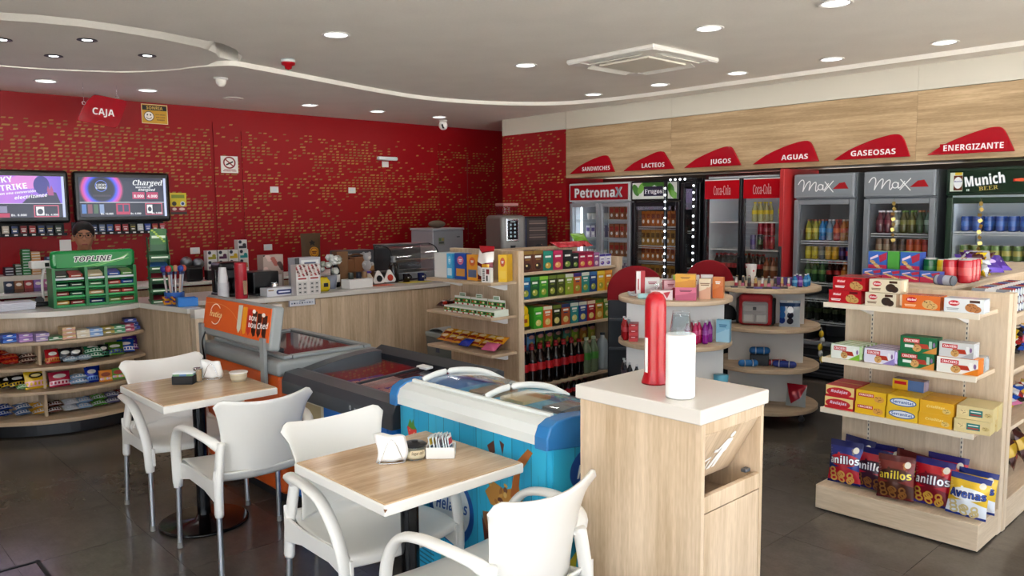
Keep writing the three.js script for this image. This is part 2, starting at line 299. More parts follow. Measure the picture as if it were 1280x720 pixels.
// ---------- dining tables and chairs ----------
function diningTable(x, z, w, d, label) {
  const t = thing('dining_table', label, 'table', [x, 0, z], 0, 'square cafe tables');
  part(t, 'edge_band', rbox(w, .036, d, .006), M.whitePlastic, [0, .718, 0]);
  part(t, 'table_top', wood_flat(rbox(w - .012, .012, d - .012, .004)), M.tableWood, [0, .7345, 0]);
  part(t, 'bracket', box(.34, .012, .34), M.black, [0, .694, 0]);
  part(t, 'pole', cyl(.034, .034, .67, 24), M.blackGloss, [0, .355, 0]);
  part(t, 'base_plate', lathe([[0, 0], [.215, 0], [.225, .006], [.225, .014], [.215, .02], [.05, .028], [.036, .05], [0, .05]], 48), M.blackGloss);
  return t;
}
diningTable(1.567, -4.108, .58, .64, 'square oak-topped cafe table with white edge holding a small black sachet tray');
diningTable(1.619, -2.295, .60, .585, 'square oak-topped cafe table with chipped white edge holding a white sachet box');
function sheetGeo(nu, nv, f, th) {                            // a curved plate of thickness th over u, v in 0..1
  const P = [], I = [], g0 = []; const e = 1e-3;
  for (const s of [1, -1]) for (let j = 0; j <= nv; j++) for (let i = 0; i <= nu; i++) {
    const u = i / nu, v = j / nv, p = f(u, v), a = f(Math.min(1, u + e), v).sub(f(Math.max(0, u - e), v)), b = f(u, Math.min(1, v + e)).sub(f(u, Math.max(0, v - e))), n = a.cross(b).normalize();
    p.addScaledVector(n, s * th / 2); P.push(p.x, p.y, p.z);
  }
  const N = (nu + 1) * (nv + 1), id = (s, i, j) => s * N + j * (nu + 1) + i;
  for (let j = 0; j < nv; j++) for (let i = 0; i < nu; i++) { I.push(id(0, i, j), id(0, i + 1, j), id(0, i, j + 1), id(0, i + 1, j), id(0, i + 1, j + 1), id(0, i, j + 1)); I.push(id(1, i, j), id(1, i, j + 1), id(1, i + 1, j), id(1, i + 1, j), id(1, i, j + 1), id(1, i + 1, j + 1)); }
  for (let i = 0; i < nu; i++) { I.push(id(0, i, 0), id(1, i, 0), id(0, i + 1, 0), id(0, i + 1, 0), id(1, i, 0), id(1, i + 1, 0)); I.push(id(0, i, nv), id(0, i + 1, nv), id(1, i, nv), id(0, i + 1, nv), id(1, i + 1, nv), id(1, i, nv)); }
  for (let j = 0; j < nv; j++) { I.push(id(0, 0, j), id(0, 0, j + 1), id(1, 0, j), id(0, 0, j + 1), id(1, 0, j + 1), id(1, 0, j)); I.push(id(0, nu, j), id(1, nu, j), id(0, nu, j + 1), id(0, nu, j + 1), id(1, nu, j), id(1, nu, j + 1)); }
  const g = new THREE.BufferGeometry(); g.setAttribute('position', new THREE.Float32BufferAttribute(P, 3)); g.setIndex(I); g.computeVertexNormals(); return uvm(g);
}
function lerpList(list, v) { const k = v * (list.length - 1), i = Math.min(list.length - 2, Math.floor(k)), t = k - i; return list[i] + (list[i + 1] - list[i]) * t; }
function spline(list) { const c = new THREE.CatmullRomCurve3(list.map(([a, b, d]) => V(a, b, d)), false, 'centripetal'); return (v) => c.getPoint(v); }
function flatTube(pts, rx, ry, n = 30, k = 10) {              // swept flattened tube: rx across (x), ry in the plane of the curve
  const c = new THREE.CatmullRomCurve3(pts.map((p) => V(...p)), false, 'centripetal'), P = [], I = [];
  for (let i = 0; i <= n; i++) { const p = c.getPoint(i / n), t = c.getTangent(i / n), x = V(1, 0, 0).addScaledVector(t, -t.x).normalize(), y = V(0, 0, 0).crossVectors(t, x); const taper = i === 0 || i === n ? .85 : 1;
    for (let j = 0; j < k; j++) { const a = j / k * 2 * PI, q = p.clone().addScaledVector(x, Math.cos(a) * rx * taper).addScaledVector(y, Math.sin(a) * ry * taper); P.push(q.x, q.y, q.z); } }
  for (let i = 0; i < n; i++) for (let j = 0; j < k; j++) { const a = i * k + j, b = i * k + (j + 1) % k; I.push(a, b, a + k, b, b + k, a + k); }
  for (const [o, f] of [[0, 1], [n * k, 0]]) for (let j = 1; j < k - 1; j++) f ? I.push(o, o + j + 1, o + j) : I.push(o, o + j, o + j + 1);
  const g = new THREE.BufferGeometry(); g.setAttribute('position', new THREE.Float32BufferAttribute(P, 3)); g.setIndex(I); g.computeVertexNormals(); return uvm(g);
}
function makeChair() {
  const t = thing('armchair', 'white plastic armchair with aluminium legs', 'chair', [0, 0, 0], 0, 'white armchairs at the cafe tables');
  // seat
  const sp = spline([[.255, .395, .245], [.25, .43, .232], [.10, .438, .236], [-.08, .428, .226], [-.19, .432, .212], [-.222, .47, .206]]);
  part(t, 'seat', sheetGeo(16, 22, (u, v) => { const p = sp(v), s = 2 * u - 1; return V(s * p.z, p.y + .012 * s * s - .01 * (1 - s * s) * Math.sin(v * PI), p.x - (v < .3 ? .018 * s * s : 0)); }, .009), M.whitePlastic);
  // back: waisted below, wings at the top corners, wrapped forward at the sides
  const bp = spline([[-.218, .455, .204], [-.236, .52, .188], [-.254, .61, .19], [-.272, .70, .208], [-.30, .80, .242]]);
  part(t, 'backrest', sheetGeo(22, 24, (u, v) => { const s = 2 * u - 1, top = Math.max(0, v - .8) / .2, corner = Math.max(0, Math.abs(s) - .8) / .2, p = bp(v); const drop = top * corner * corner * .042; return V(s * (p.z - top * corner * corner * .006), p.y + .034 * s * s * v - drop, p.x + (.058 - .008 * v) * s * s); }, .009), M.whitePlastic);
  for (const s of [-1, 1]) {
    part(t, 'armrest', flatTube([[s * .19, .585, -.21], [s * .235, .63, -.19], [s * .268, .655, -.10], [s * .278, .655, .02], [s * .276, .625, .12], [s * .268, .54, .195], [s * .258, .43, .232], [s * .254, .31, .238]], .025, .015), M.whitePlastic);
    part(t, 'leg_socket', flatTube([[s * .196, .62, -.215], [s * .214, .50, -.222], [s * .222, .40, -.23], [s * .226, .29, -.235]], .02, .027), M.whitePlastic);
    part(t, 'side_rail', face([[-.235, .36], [-.1, .385], [.1, .385], [.25, .345], [.25, .43], [.1, .445], [-.1, .44], [-.215, .455], [-.235, .5]].map(([z, y]) => [-z, y]), .008, .003).rotateY(PI / 2).translate(s * .236 - .004, 0, 0), M.whitePlastic);
    for (const [a, b] of [[[s * .2535, .335, .237], [s * .258, .012, .245]], [[s * .2255, .31, -.2345], [s * .232, .012, -.25]]]) {
      const l = part(t, 'leg', rod(a, b, .0125, 14), M.aluminium); part(l, 'foot_cap', cyl(.0135, .015, .028, 14), mat('#8d8a84', .6), [b[0], .014, b[2]]);
    }
  }
  return t;
}
const chair0 = makeChair();
chair0.position.set(1.585, 0, -4.425); chair0.userData.label = 'white plastic armchair between the candy shelves and the cafe table with the black sachet tray';
copy(chair0, [1.597, 0, -3.615], PI - .05, 'white plastic armchair at the black-tray table with its back towards the chipped table');
copy(chair0, [1.62, 0, -2.565], .0, 'white plastic armchair tucked under the chipped table in front of the deep blue freezer');
copy(chair0, [1.642, 0, -1.875], PI + .02, 'white plastic armchair next to the oak litter bin, pulled up to the chipped table');

// ---------- litter bin cabinet ----------
{
  const t = thing('litter_bin_cabinet', 'oak litter bin cabinet with thick white stone top', 'litter bin', [2.164, 0, -1.543]);
  const W = .36, D = .49, H = 1.004, pw = .018;
  const P = (n, w, h, d, x, y, z) => part(t, n, wood_up(rbox(w, h, d, .002, 1)), M.oak, [x, y, z]);
  P('side_panel', pw, H - .002, D, -W / 2 + pw / 2, H / 2, 0); P('side_panel', pw, H - .002, D, W / 2 - pw / 2, H / 2, 0); P('back_panel', W - 2 * pw - .002, H - .002, pw, 0, H / 2, -D / 2 + pw / 2);
  P('top_rail', W - 2 * pw - .002, .036, pw, 0, H - .02, D / 2 - pw / 2);
  P('rail', W - 2 * pw - .002, .052, pw, 0, .748, D / 2 - pw / 2);
  const door = P('door', W - 2 * pw - .006, .70, pw, 0, .368, D / 2 - pw / 2 - .001);
  part(t, 'plinth', box(W - .02, .02, D - .02), M.blackMatt, [0, .01, 0]);
  part(t, 'inner_shelf', wood_flat(box(W - 2 * pw - .004, .012, D - 2 * pw - .004)), M.oak, [0, .69, -.0]);
  part(t, 'hinge', rbox(.03, .012, .02, .003, 1), M.greyDark, [W / 2 - pw - .022, .78, D / 2 - .04]);
  const flap = new THREE.Group(); flap.name = 'flap'; t.add(flap); flap.position.set(0, H - .042, D / 2 - .006); flap.rotation.x = .5;
  part(flap, 'flap_board', wood_up(rbox(W - 2 * pw - .012, .215, .014, .002, 1)), M.oak, [0, -.1085, -.007]);
  const fig = (pts) => face(pts, .0012);
  const pic = new THREE.Shape(); const pg = mergeGeometries([
    face(Array.from({ length: 18 }, (_, i) => [.028 + .012 * Math.cos(i / 9 * PI), -.036 + .012 * Math.sin(i / 9 * PI)]), .0012),
    fig([[.010, -.052], [.040, -.052], [.046, -.062], [.040, -.105], [.030, -.112], [.020, -.172], [.004, -.172], [.008, -.128], [-.008, -.172], [-.026, -.172], [-.002, -.106], [.002, -.084], [-.012, -.102], [-.036, -.098], [-.036, -.087], [-.016, -.088]].reverse()),
    fig([[-.078, -.126], [-.038, -.114], [-.036, -.121], [-.076, -.134]].reverse()), fig([[-.078, -.138], [-.071, -.138], [-.068, -.179], [-.042, -.179], [-.040, -.132], [-.033, -.132], [-.036, -.187], [-.075, -.187]].reverse()),
  ]);
  part(flap, 'pictogram', pg, mat('#f6f4f0', .5), [0, 0, .0025]).userData.label = 'white pictogram of a person dropping litter into a bin';
  part(t, 'stone_top', rbox(.396, .047, .505, .005), M.stone, [0, H + .0235, 0]);
}
{ // what stands on it
  const t = thing('cup_dispenser', 'tall red cylinder with a flared foot standing on the stone top', 'dispenser', [2.175, 1.0515, -1.615]);
  part(t, 'body', lathe([[0, .315], [.012, .314], [.026, .306], [.034, .29], [.036, .27], [.0365, .05], [.038, .03], [.046, .006], [.046, 0], [0, 0]], 36), M.red);
  part(t, 'sticker', new THREE.CylinderGeometry(.0372, .0372, .12, 12, 1, true, -2.15, .5), M.paper, [0, .1, 0]);
  const r = thing('paper_roll', 'white paper towel roll in front of the red cylinder', 'paper roll', [2.068, 1.0515, -1.437]);
  part(r, 'roll', lathe([[0, .2], [.012, .2], [.012, .203], [.044, .203], [.0462, .199], [.0462, .004], [.044, 0], [0, 0]], 40), M.paper);
  const cup = lathe([[0, 0], [.026, 0], [.0335, .055], [.035, .0555]], 28);
  for (let k = 0; k < 3; k++) one('plastic_cup', 'clear plastic cup, one of a small stack on top of the paper roll', 'cup', cup, M.clear, [2.068, 1.2955 + .0025 - .04 + k * .008, -1.437], [PI, 0, 0].map((v) => v), 'clear cups on the paper roll').position.y += .052;
}
// ---------- shelves on brackets: end gondola on the right (D) ----------
function bracketShelf(parent, name, w, d, y, front, x0, turn) {  // oak shelf with a pale lip
  const g = new THREE.Group(); return g;
}
const shelfEdge = mat('#e3d8c4', .45);
{
  const t = thing('gondola_shelving', 'pale oak gondola shelving unit stacked with biscuit packs and snack bags', 'shelving unit', [0, 0, 0]);
  const Z0 = -1.93, Z1 = -1.125;
  part(t, 'end_panel', wood_up(rbox(.06, 1.215, .80, .003, 1)), M.oakPale, [4.39, .6105, -1.53]);
  part(t, 'corner_post', wood_up(rbox(.05, 1.215, .05, .003, 1)), M.oakPale, [4.45, .6105, -1.15]);
  for (const y of [1.133, .836, .562]) {
    const s = part(t, 'shelf', wood_flat(rbox(.285, .022, .74, .003, 1)), M.oakPale, [4.2115, y, -1.545]); part(s, 'shelf_lip', box(.012, .026, .745), shelfEdge, [-.147, -.002, 0]);
    for (const z of [-1.78, -1.31]) part(t, 'bracket', face([[0, 0], [.2, .0], [.2, -.012], [.03, -.06], [0, -.06]].map(([a, b]) => [-a, b]), .006).translate(0, 0, 0), M.white, [4.36, y - .0115, z]);
  }
  for (const z of [-1.78, -1.31]) for (const [y, h] of [[.98, .22], [.70, .2], [.37, .33]]) { const r = part(t, 'slotted_rail', box(.003, h, .014), shelfEdge, [4.3585, y, z]); for (let k = 0; k < h / .025; k++) part(r, 'slot', box(.002, .012, .005), M.greyDark, [-.001, -h / 2 + .012 + k * .025, 0]); }
  const base = part(t, 'base_box', wood_flat(rbox(.30, .13, .80, .004, 1)), M.oakPale, [4.209, .075, -1.53]);
  part(t, 'plinth', box(.28, .01, .76), M.blackMatt, [4.22, .005, -1.53]);
  // long side running away from the end panel, facing +z
  part(t, 'spine', wood_up(box(2.2, 1.2, .04)), M.oakPale, [5.522, .61, -1.53]);
  part(t, 'side_base', wood_flat(rbox(2.2, .15, .38, .004, 1)), M.oakPale, [5.5225, .08, -1.318]); part(t, 'side_base', wood_flat(rbox(2.2, .15, .38, .004, 1)), M.oakPale, [5.5225, .08, -1.742]);
  for (const y of [1.09, .80, .50]) for (const z of [-1.33, -1.73]) part(t, 'shelf', wood_flat(rbox(2.19, .022, .358, .003, 1)), M.oakPale, [5.53, y, z]);
  part(t, 'top_shelf', wood_flat(rbox(2.19, .022, .52, .003, 1)), M.oakPale, [5.53, 1.222, -1.67]);
}
// ---------- gondola A: coffee, drinks and gelatine shelves in the middle ----------
{
  const t = thing('gondola_shelving', 'oak gondola shelving unit lined with sachet boxes above rows of cola bottles', 'shelving unit', [0, 0, 0]);
  part(t, 'end_panel', wood_up(rbox(.06, 1.33, .84, .003, 1)), M.oak, [4.175, .667, -4.79]);
  part(t, 'end_panel', wood_up(rbox(.06, 1.23, .84, .003, 1)), M.oak, [5.37, .617, -4.79]);
  part(t, 'spine', wood_up(box(1.13, 1.3, .03)), M.oak, [4.7725, .66, -4.86]);
  for (const [y, d] of [[1.148, .40], [.936, .44], [.69, .45], [.2355, .45], [.0495, .45]]) { const s = part(t, 'shelf', wood_flat(rbox(1.13, .022, d, .003, 1)), M.oak, [4.7725, y, -4.39 - d / 2]); }
  part(t, 'top_board', wood_flat(rbox(1.13, .022, .2, .003, 1)), M.oak, [4.7725, 1.30, -4.97]); part(t, 'shelf', wood_flat(rbox(1.13, .02, .26, .003, 1)), M.oak, [4.7725, .48, -4.71]);
  part(t, 'plinth', box(1.13, .035, .42), M.blackMatt, [4.7725, .0185, -4.62]);
  for (const y of [1.09, .826, .541]) {
    const s = part(t, 'shelf', wood_flat(rbox(.265, .022, .80, .003, 1)), M.oak, [4.011, y, -4.79]);
    for (const z of [-4.5, -5.05]) part(t, 'bracket', face([[0, 0], [.2, 0], [.2, -.012], [.03, -.055], [0, -.055]].map(([a, b]) => [-a, b]), .006), M.white, [4.144, y - .0115, z]);
  }
}
// ---------- two round display stands with white boards ----------
function roundStand(x, z, r, levels, label, pw, turn) {
  const t = thing('round_display_stand', label, 'display stand', [x, 0, z], turn);
  for (const y of levels) part(t, 'round_shelf', wood_flat(lathe([[0, -.016], [r - .004, -.016], [r, -.012], [r, .012], [r - .004, .016], [0, .016]], 56)), M.oak, [0, y, 0]);
  const cuts = [...levels].sort((a, b) => a - b);
  for (let i = 0; i < cuts.length - 1; i++) { const h = cuts[i + 1] - cuts[i] - .032; part(t, 'white_board', rbox(pw, h, .03, .003, 1), M.white, [0, (cuts[i] + cuts[i + 1]) / 2, .02]); part(t, 'cross_board', rbox(.03, h, .5, .003, 1), M.white, [0, (cuts[i] + cuts[i + 1]) / 2, -.25]); }
  for (const a of [.4, 1.9, 3.5, 5.1]) { const c = part(t, 'castor', new THREE.SphereGeometry(.024, 12, 10), M.grey, [Math.cos(a) * r * .75, .024, Math.sin(a) * r * .75]); part(c, 'castor_stem', cyl(.012, .012, .06, 10), M.steel, [0, .035, 0]); }
  return t;
}
const standTurn = Math.atan2(-4.53, 3.2);
roundStand(4.53, -3.20, .388, [1.03, .73, .42, .11], 'round white and oak display stand with skin care boxes on top', .66, standTurn);
roundStand(5.63, -3.12, .40, [1.03, .735, .43, .115], 'round white and oak display stand holding a red and grey backpack', .56, Math.atan2(-5.63, 3.12));
for (const [x, z, l, w] of [[5.02, -3.92, 'skin care', .22], [5.97, -3.86, 'backpack', .2]]) {
  const t = thing('arched_display', `dark display rack with red arched header behind the ${l} stand`, 'display', [x, 0, z], Math.atan2(-x, -z));
  part(t, 'rack_body', rbox(w * 2, .93, .3, .01), M.dark, [0, .465, 0]); for (const y of [.3, .55, .78]) part(t, 'rack_ledge', rbox(w * 2 - .02, .015, .06, .004, 1), M.greyDark, [0, y, .175]);
  part(t, 'arched_header', face([[-w, .93], ...Array.from({ length: 21 }, (_, i) => [-w * Math.cos(i / 20 * PI), 1.0 + .195 * Math.sin(i / 20 * PI)]), [w, .93]].reverse(), .03, .006), new THREE.MeshPhysicalMaterial({ color: '#8a0a18', roughness: .5, specularIntensity: .3 }), [0, 0, .1]);
}
// ---------- ice cream chest freezers ----------
function rbBox(w, h, d, r) { return rbox(w, h, d, r, 3); }
{ // orange freezer with a sign stand (front looks to -x)
  const t = thing('chest_freezer', 'orange ice cream chest freezer with a tilted orange sign board on grey posts', 'freezer', [2.285, 0, -4.51]);
  const O = mat('#e2601f', .28), G = mat('#8b9090', .42);
  part(t, 'cabinet', rbBox(.64, .68, 1.05, .03), O, [0, .41, 0]); part(t, 'rim', rbBox(.67, .085, 1.07, .025), G, [0, .785, 0]);
  part(t, 'kick_plate', box(.58, .07, 1.0), M.blackMatt, [.02, .036, 0]);
  const lid = part(t, 'glass_lid', box(.52, .006, .92), mat('#3c3f42', .05, { transparent: false }), [.02, .832, 0]); part(lid, 'lid_handle', rbox(.04, .02, .16, .006), M.dark, [-.2, .013, .2]);
  part(t, 'lid_frame', rbox(.05, .02, .96, .006), G, [.28, .837, 0]); part(t, 'lid_frame', rbox(.05, .02, .96, .006), G, [-.24, .837, 0]); part(t, 'lid_frame', rbox(.46, .02, .05, .006), G, [.02, .837, -.455]); part(t, 'lid_frame', rbox(.46, .02, .05, .006), G, [.02, .837, .455]);
  for (const z of [-.46, .40]) part(t, 'post', rbox(.022, .30, .05, .004), G, [-.348, .80, z]);
  const s = new THREE.Group(); s.name = 'sign_board'; t.add(s); s.position.set(-.33, .885, -.0); s.rotation.z = -.16;
  part(s, 'sign_frame', rbBox(.07, .25, .93, .018), G, [.02, .12, 0]);
  const a = art(420, 112, (g, w, h) => { fill(g, '#e5611f', 0, 0, w, h); g.strokeStyle = '#f09a63'; g.lineWidth = 2; g.beginPath(); g.moveTo(0, 22); g.quadraticCurveTo(210, -6, 260, 112); g.stroke();
    g.strokeStyle = '#fff'; g.lineWidth = 3; g.beginPath(); g.arc(78, 56, 36, 3.4, 5.6); g.stroke(); g.beginPath(); g.arc(78, 56, 36, .2, 2.2); g.stroke(); txt(g, 'frutica', 78, 57, 26, '#ffe9a8', { italic: true });
    const cols = ['#cfd2c4', '#f0a01c', '#c62319', '#3a1710', '#40190f', '#3a1710']; cols.forEach((c, i) => { poly(g, c, [[225 + i * 30, 8 + i * 4], [252 + i * 30, 6 + i * 4], [250 + i * 30, 88 + (i % 2) * 10], [238 + i * 30, 104], [226 + i * 30, 88]]); });
    txt(g, 'BON', 318, 44, 22, '#fff'); txt(g, 'BON', 318, 68, 22, '#fff'); txt(g, 'Ched', 376, 62, 26, '#fff', { rot: -.12, italic: true }); oval(g, '#fff', 322, 20, 10, 7); oval(g, '#fff', 378, 26, 10, 7); });
  part(s, 'sign_print', packBox(.9, .19, .004, a, '#e5611f').rotateY(NX), M.print, [-.0165, .135, 0]);
  part(t, 'cable', tube([[-.34, .90, -.42], [-.365, .84, -.415], [-.352, .74, -.43], [-.345, .66, -.43]], .005, 12, 6), M.black);
}
{ // dark-rimmed blue freezer
  const t = thing('chest_freezer', 'deep blue chest freezer with charcoal rim and sliding glass lids', 'freezer', [2.315, 0, -3.435]);
  const B = mat('#0f6fd0', .25), G = mat('#3f444a', .38), N = mat('#1c2027', .3);
  part(t, 'cabinet', rbBox(.62, .62, 1.0, .03), B, [0, .38, 0]); part(t, 'kick_plate', box(.56, .07, .94), M.blackMatt, [.02, .036, 0]);
  const prof = [[-.345, 0.665], [-.345, 0.730], [-.325, 0.772], [-.25, 0.782], [-.22, 0.786], [-.22, 0.750], [.24, 0.775], [.24, 0.815], [.30, 0.845], [.335, 0.830], [.335, 0.665]];
  const end = (z, w) => face(prof.filter((_, i) => ![4, 5, 6, 7].includes(i)).map(([x, y]) => [x, y]), w, .004, 1).translate(0, 0, z);
  part(t, 'rim', face(prof.slice(0, 4).concat([[-.22, 0.776], [-.22, 0.665]]), 1.05, .004, 1).translate(0, 0, -.525), G); part(t, 'rim', face([[.24, 0.665], [.24, 0.815], [.30, 0.845], [.335, 0.830], [.335, 0.665]], 1.05, .004, 1).translate(0, 0, -.525), N);
  part(t, 'rim', face([[-.218, 0.665], [-.218, 0.778], [-.1, 0.802], [.05, 0.822], [.15, 0.830], [.238, 0.830], [.238, 0.665]], .09, .004, 1).translate(0, 0, -.525), G); part(t, 'rim', face([[-.218, 0.665], [-.218, 0.776], [.238, 0.810], [.238, 0.665]], .06, .004, 1).translate(0, 0, .465), G);
  part(t, 'tank', box(.44, .02, .9), mat('#5b1620', .5), [.01, .665, .015]);
  const lg = box(.455, .005, .45); part(t, 'glass_lid', lg, M.glass, [.01, .782, -.21], [0, 0, .062]); part(t, 'glass_lid', lg, M.glass, [.01, .774, .24], [0, 0, .062]);
  part(t, 'lid_handle', rbox(.05, .014, .09, .005), M.white, [.2, .805, .04], [0, 0, .062]); part(t, 'lid_bar', rbox(.44, .012, .02, .004), N, [.01, .788, .015], [0, 0, .062]);
  const fp = art(240, 180, (g, w, h) => { fill(g, '#0d72d6', 0, 0, w, h); fill(g, '#e9e3d0', 14, 2, 66, 60); fill(g, '#c9b98e', 22, 8, 50, 44); g.strokeStyle = '#0a3f95'; g.lineWidth = 30; g.beginPath(); g.arc(120, 130, 70, 0, 7); g.stroke(); g.strokeStyle = '#eaf2fa'; g.lineWidth = 12; g.beginPath(); g.arc(120, 130, 62, 0, 7); g.stroke(); oval(g, '#0c59b8', 120, 130, 56, 56); });
  part(t, 'front_print', packBox(.86, .56, .003, fp, '#0d72d6').rotateY(NX), M.print, [-.3115, .38, 0]);
  const ep = art(120, 20, (g, w, h) => { fill(g, '#40454b', 0, 0, w, h); oval(g, '#cfd4d8', 12, 10, 6, 8); oval(g, '#40454b', 12, 10, 3, 5); txt(g, 'Metalfrio', 66, 10, 13, '#b9bec3'); });
  part(t, 'badge', packBox(.16, .027, .002, ep, '#40454b').rotateY(NX), M.print, [-.3485, .705, .24]);
  const tub = rbox(.2, .03, .1, .01, 1); for (const [x, z] of [[-.09, -.28], [.12, -.28], [-.09, -.17], [.12, -.17], [-.09, -.02], [.12, .0]]) one('ice_cream_carton', 'pale pink carton lying in the blue freezer', 'carton', tub, mat('#c9a9a4', .5), [2.315 + x, .6915, -3.435 + z], null, 'cartons in the blue freezer');
}
{ // turquoise freezer with wood plank print
  const t = thing('chest_freezer', 'turquoise plank-print chest freezer with white rim and curved glass lids', 'freezer', [2.27, 0, -2.40]);
  const C = mat('#2aa9d2', .22), Wh = mat('#dfe3e0', .3), Bl = mat('#2f78b6', .25);
  const fp = art(560, 420, (g, w, h) => {
    fill(g, '#2aabd4', 0, 0, w, h); for (let i = 0; i < 9; i++) { fill(g, ['#2fb2da', '#27a5cf', '#34b6dc'][i % 3], i * 64, 0, 62, h); fill(g, '#1b7396', i * 64 + 62, 0, 2, h); g.strokeStyle = 'rgba(20,100,130,.35)'; g.lineWidth = 1.4; for (let k = 0; k < 6; k++) { g.beginPath(); const x = i * 64 + 8 + (k * 17 + i * 11) % 46; g.moveTo(x, (k * 71) % 300); g.bezierCurveTo(x + 5, 60 + (k * 71) % 300, x - 5, 90 + (k * 71) % 300, x + 2, 130 + (k * 71) % 300); g.stroke(); } }
    // strawberry
    poly(g, '#d8322c', [[30, 58], [52, 50], [74, 60], [72, 86], [56, 112], [40, 92]]); poly(g, '#4d8a2e', [[34, 56], [44, 36], [52, 46], [60, 34], [64, 50], [74, 58], [52, 62]]); oval(g, '#e06a6a', 84, 106, 14, 12); for (let k = 0; k < 8; k++) oval(g, '#f4c9a0', 42 + (k * 7) % 26, 66 + (k * 11) % 30, 1.6, 2.4);
    txt(g, 'FEITO', 240, 98, 30, '#1d85ab', { w: 'normal' }); txt(g, 'NATURAL', 250, 128, 26, '#1d85ab', { w: 'normal' });
    // round brand badge
    oval(g, '#0f57a8', 214, 226, 92, 88); oval(g, '#e8f0f4', 214, 222, 76, 72); txt(g, 'Helados', 214, 220, 40, '#1b4fa0', { italic: true, rot: -.08, max: 130 }); g.strokeStyle = '#1b4fa0'; g.lineWidth = 5; g.beginPath(); g.arc(206, 232, 30, .5, 2.3); g.stroke();
    // drink with chocolate splash
    poly(g, '#8a5a34', [[340, 200], [398, 190], [470, 210], [452, 300], [400, 318], [352, 300]]); poly(g, '#5d2c1a', [[336, 210], [360, 250], [440, 244], [456, 232], [446, 304], [396, 322], [350, 300]]); poly(g, '#c68a3a', [[350, 150], [380, 120], [420, 130], [470, 112], [482, 170], [460, 240], [430, 230], [410, 180], [370, 176]]);
    for (let k = 0; k < 34; k++) oval(g, ['#d9a24c', '#a96a2c', '#e6bf72', '#6d3519'][k % 4], 352 + (k * 37) % 130, 112 + (k * 53) % 120, 5 + k % 7, 4 + k % 4, k); poly(g, '#b4652a', [[440, 140], [458, 60], [500, 20], [516, 26], [474, 80], [464, 150]]); poly(g, '#6b3320', [[360, 40], [384, 24], [388, 50], [372, 64]]); poly(g, '#6b3320', [[404, 20], [420, 26], [414, 52]]);
    fill(g, '#7db6b0', 170, 350, 170, 40); fill(g, '#c7a56e', 176, 366, 150, 18); g.strokeStyle = '#bfe6f2'; g.lineWidth = 3; for (const y of [330, 404]) { g.beginPath(); g.moveTo(160, y); g.quadraticCurveTo(250, y + 12, 340, y); g.stroke(); }
    for (let k = 0; k < 9; k++) { g.strokeStyle = '#15637f'; g.lineWidth = 4; g.beginPath(); g.moveTo(40, 300 + k * 12); g.lineTo(140, 310 + k * 12); g.stroke(); } });
  const ep = art(300, 420, (g, w, h) => { fill(g, '#2aabd4', 0, 0, w, h); for (let i = 0; i < 5; i++) { fill(g, ['#2fb2da', '#27a5cf', '#34b6dc'][i % 3], i * 64, 0, 62, h); fill(g, '#1b7396', i * 64 + 62, 0, 2, h); } oval(g, '#1247a0', 110, 76, 62, 50); oval(g, '#e8f0f4', 130, 150, 78, 62); g.strokeStyle = '#1247a0'; g.lineWidth = 8; g.beginPath(); g.ellipse(130, 150, 82, 66, 0, 0, 7); g.stroke(); txt(g, 'Kris', 104, 76, 42, '#fff', { italic: true }); txt(g, 'Helados', 130, 152, 34, '#1b4fa0', { italic: true });
    poly(g, '#e8d53a', [[20, 290], [70, 250], [60, 330], [30, 345]]); for (let k = 0; k < 40; k++) oval(g, ['#6fb044', '#e2d95a', '#2f9ac0'][k % 3], 10 + (k * 47) % 150, 310 + (k * 29) % 50, 6, 5); fill(g, '#3ac0e2', 0, 360, w, 60); });
  part(t, 'cabinet', rbBox(.58, .745, .94, .02), C, [0, .4425, 0]); part(t, 'kick_plate', box(.54, .07, .9), M.blackMatt, [.01, .036, 0]);
  part(t, 'front_print', packBox(.91, .72, .003, fp, '#2aabd4').rotateY(NX), M.print, [-.2915, .44, 0]); part(t, 'end_print', packBox(.55, .72, .003, ep, '#2aabd4'), M.print, [0, .44, .4715]);
  const rim = face([[-.32, .808], [-.32, .838], [-.305, .868], [-.27, .885], [-.23, .888], [-.23, .808]], .86, .004, 1);
  part(t, 'rim', rim.translate(0, 0, -.43), Wh); part(t, 'rim_back', face([[.24, .72], [.24, .80], [.30, .795], [.31, .72]], .86, .004, 1).translate(0, 0, -.43), Wh);
  const capP = [[-.324, .80], [-.324, .838], [-.308, .872], [-.27, .889], [-.2, .893], [0, .875], [.2, .825], [.31, .80], [.315, .74], [.1, .75]];
  part(t, 'corner_cap', face(capP, .055, .006, 2).translate(0, 0, .435), Bl); part(t, 'corner_cap', face(capP, .045, .006, 2).translate(0, 0, -.482), Bl);
  const arc = [[-.235, .892], [-.15, .908], [-.02, .905], [.12, .875], [.25, .812]];
  const glassP = (z0, z1, dy) => sheetGeo(4, 16, (u, v) => { const p = new THREE.CatmullRomCurve3(arc.map(([x, y]) => V(x, y + dy, 0))).getPoint(v); return V(p.x, p.y, z0 + (z1 - z0) * (1 - u)); }, .004);
  part(t, 'glass_lid', glassP(-.42, .02, .004), M.glass); part(t, 'glass_lid', glassP(0, .42, -.006), M.glass);
  for (const [z, dy] of [[-.36, .016], [.06, .012]]) part(t, 'lid_frame', flatTube(arc.map(([x, y]) => [x, y + dy, z]), .014, .008, 24, 8).clone(), Wh);
  part(t, 'lid_frame', rbox(.02, .014, .86, .005), Wh, [-.236, .896, 0]);
  part(t, 'tank', box(.46, .01, .84), mat('#20304e', .5), [0, .80, 0]);
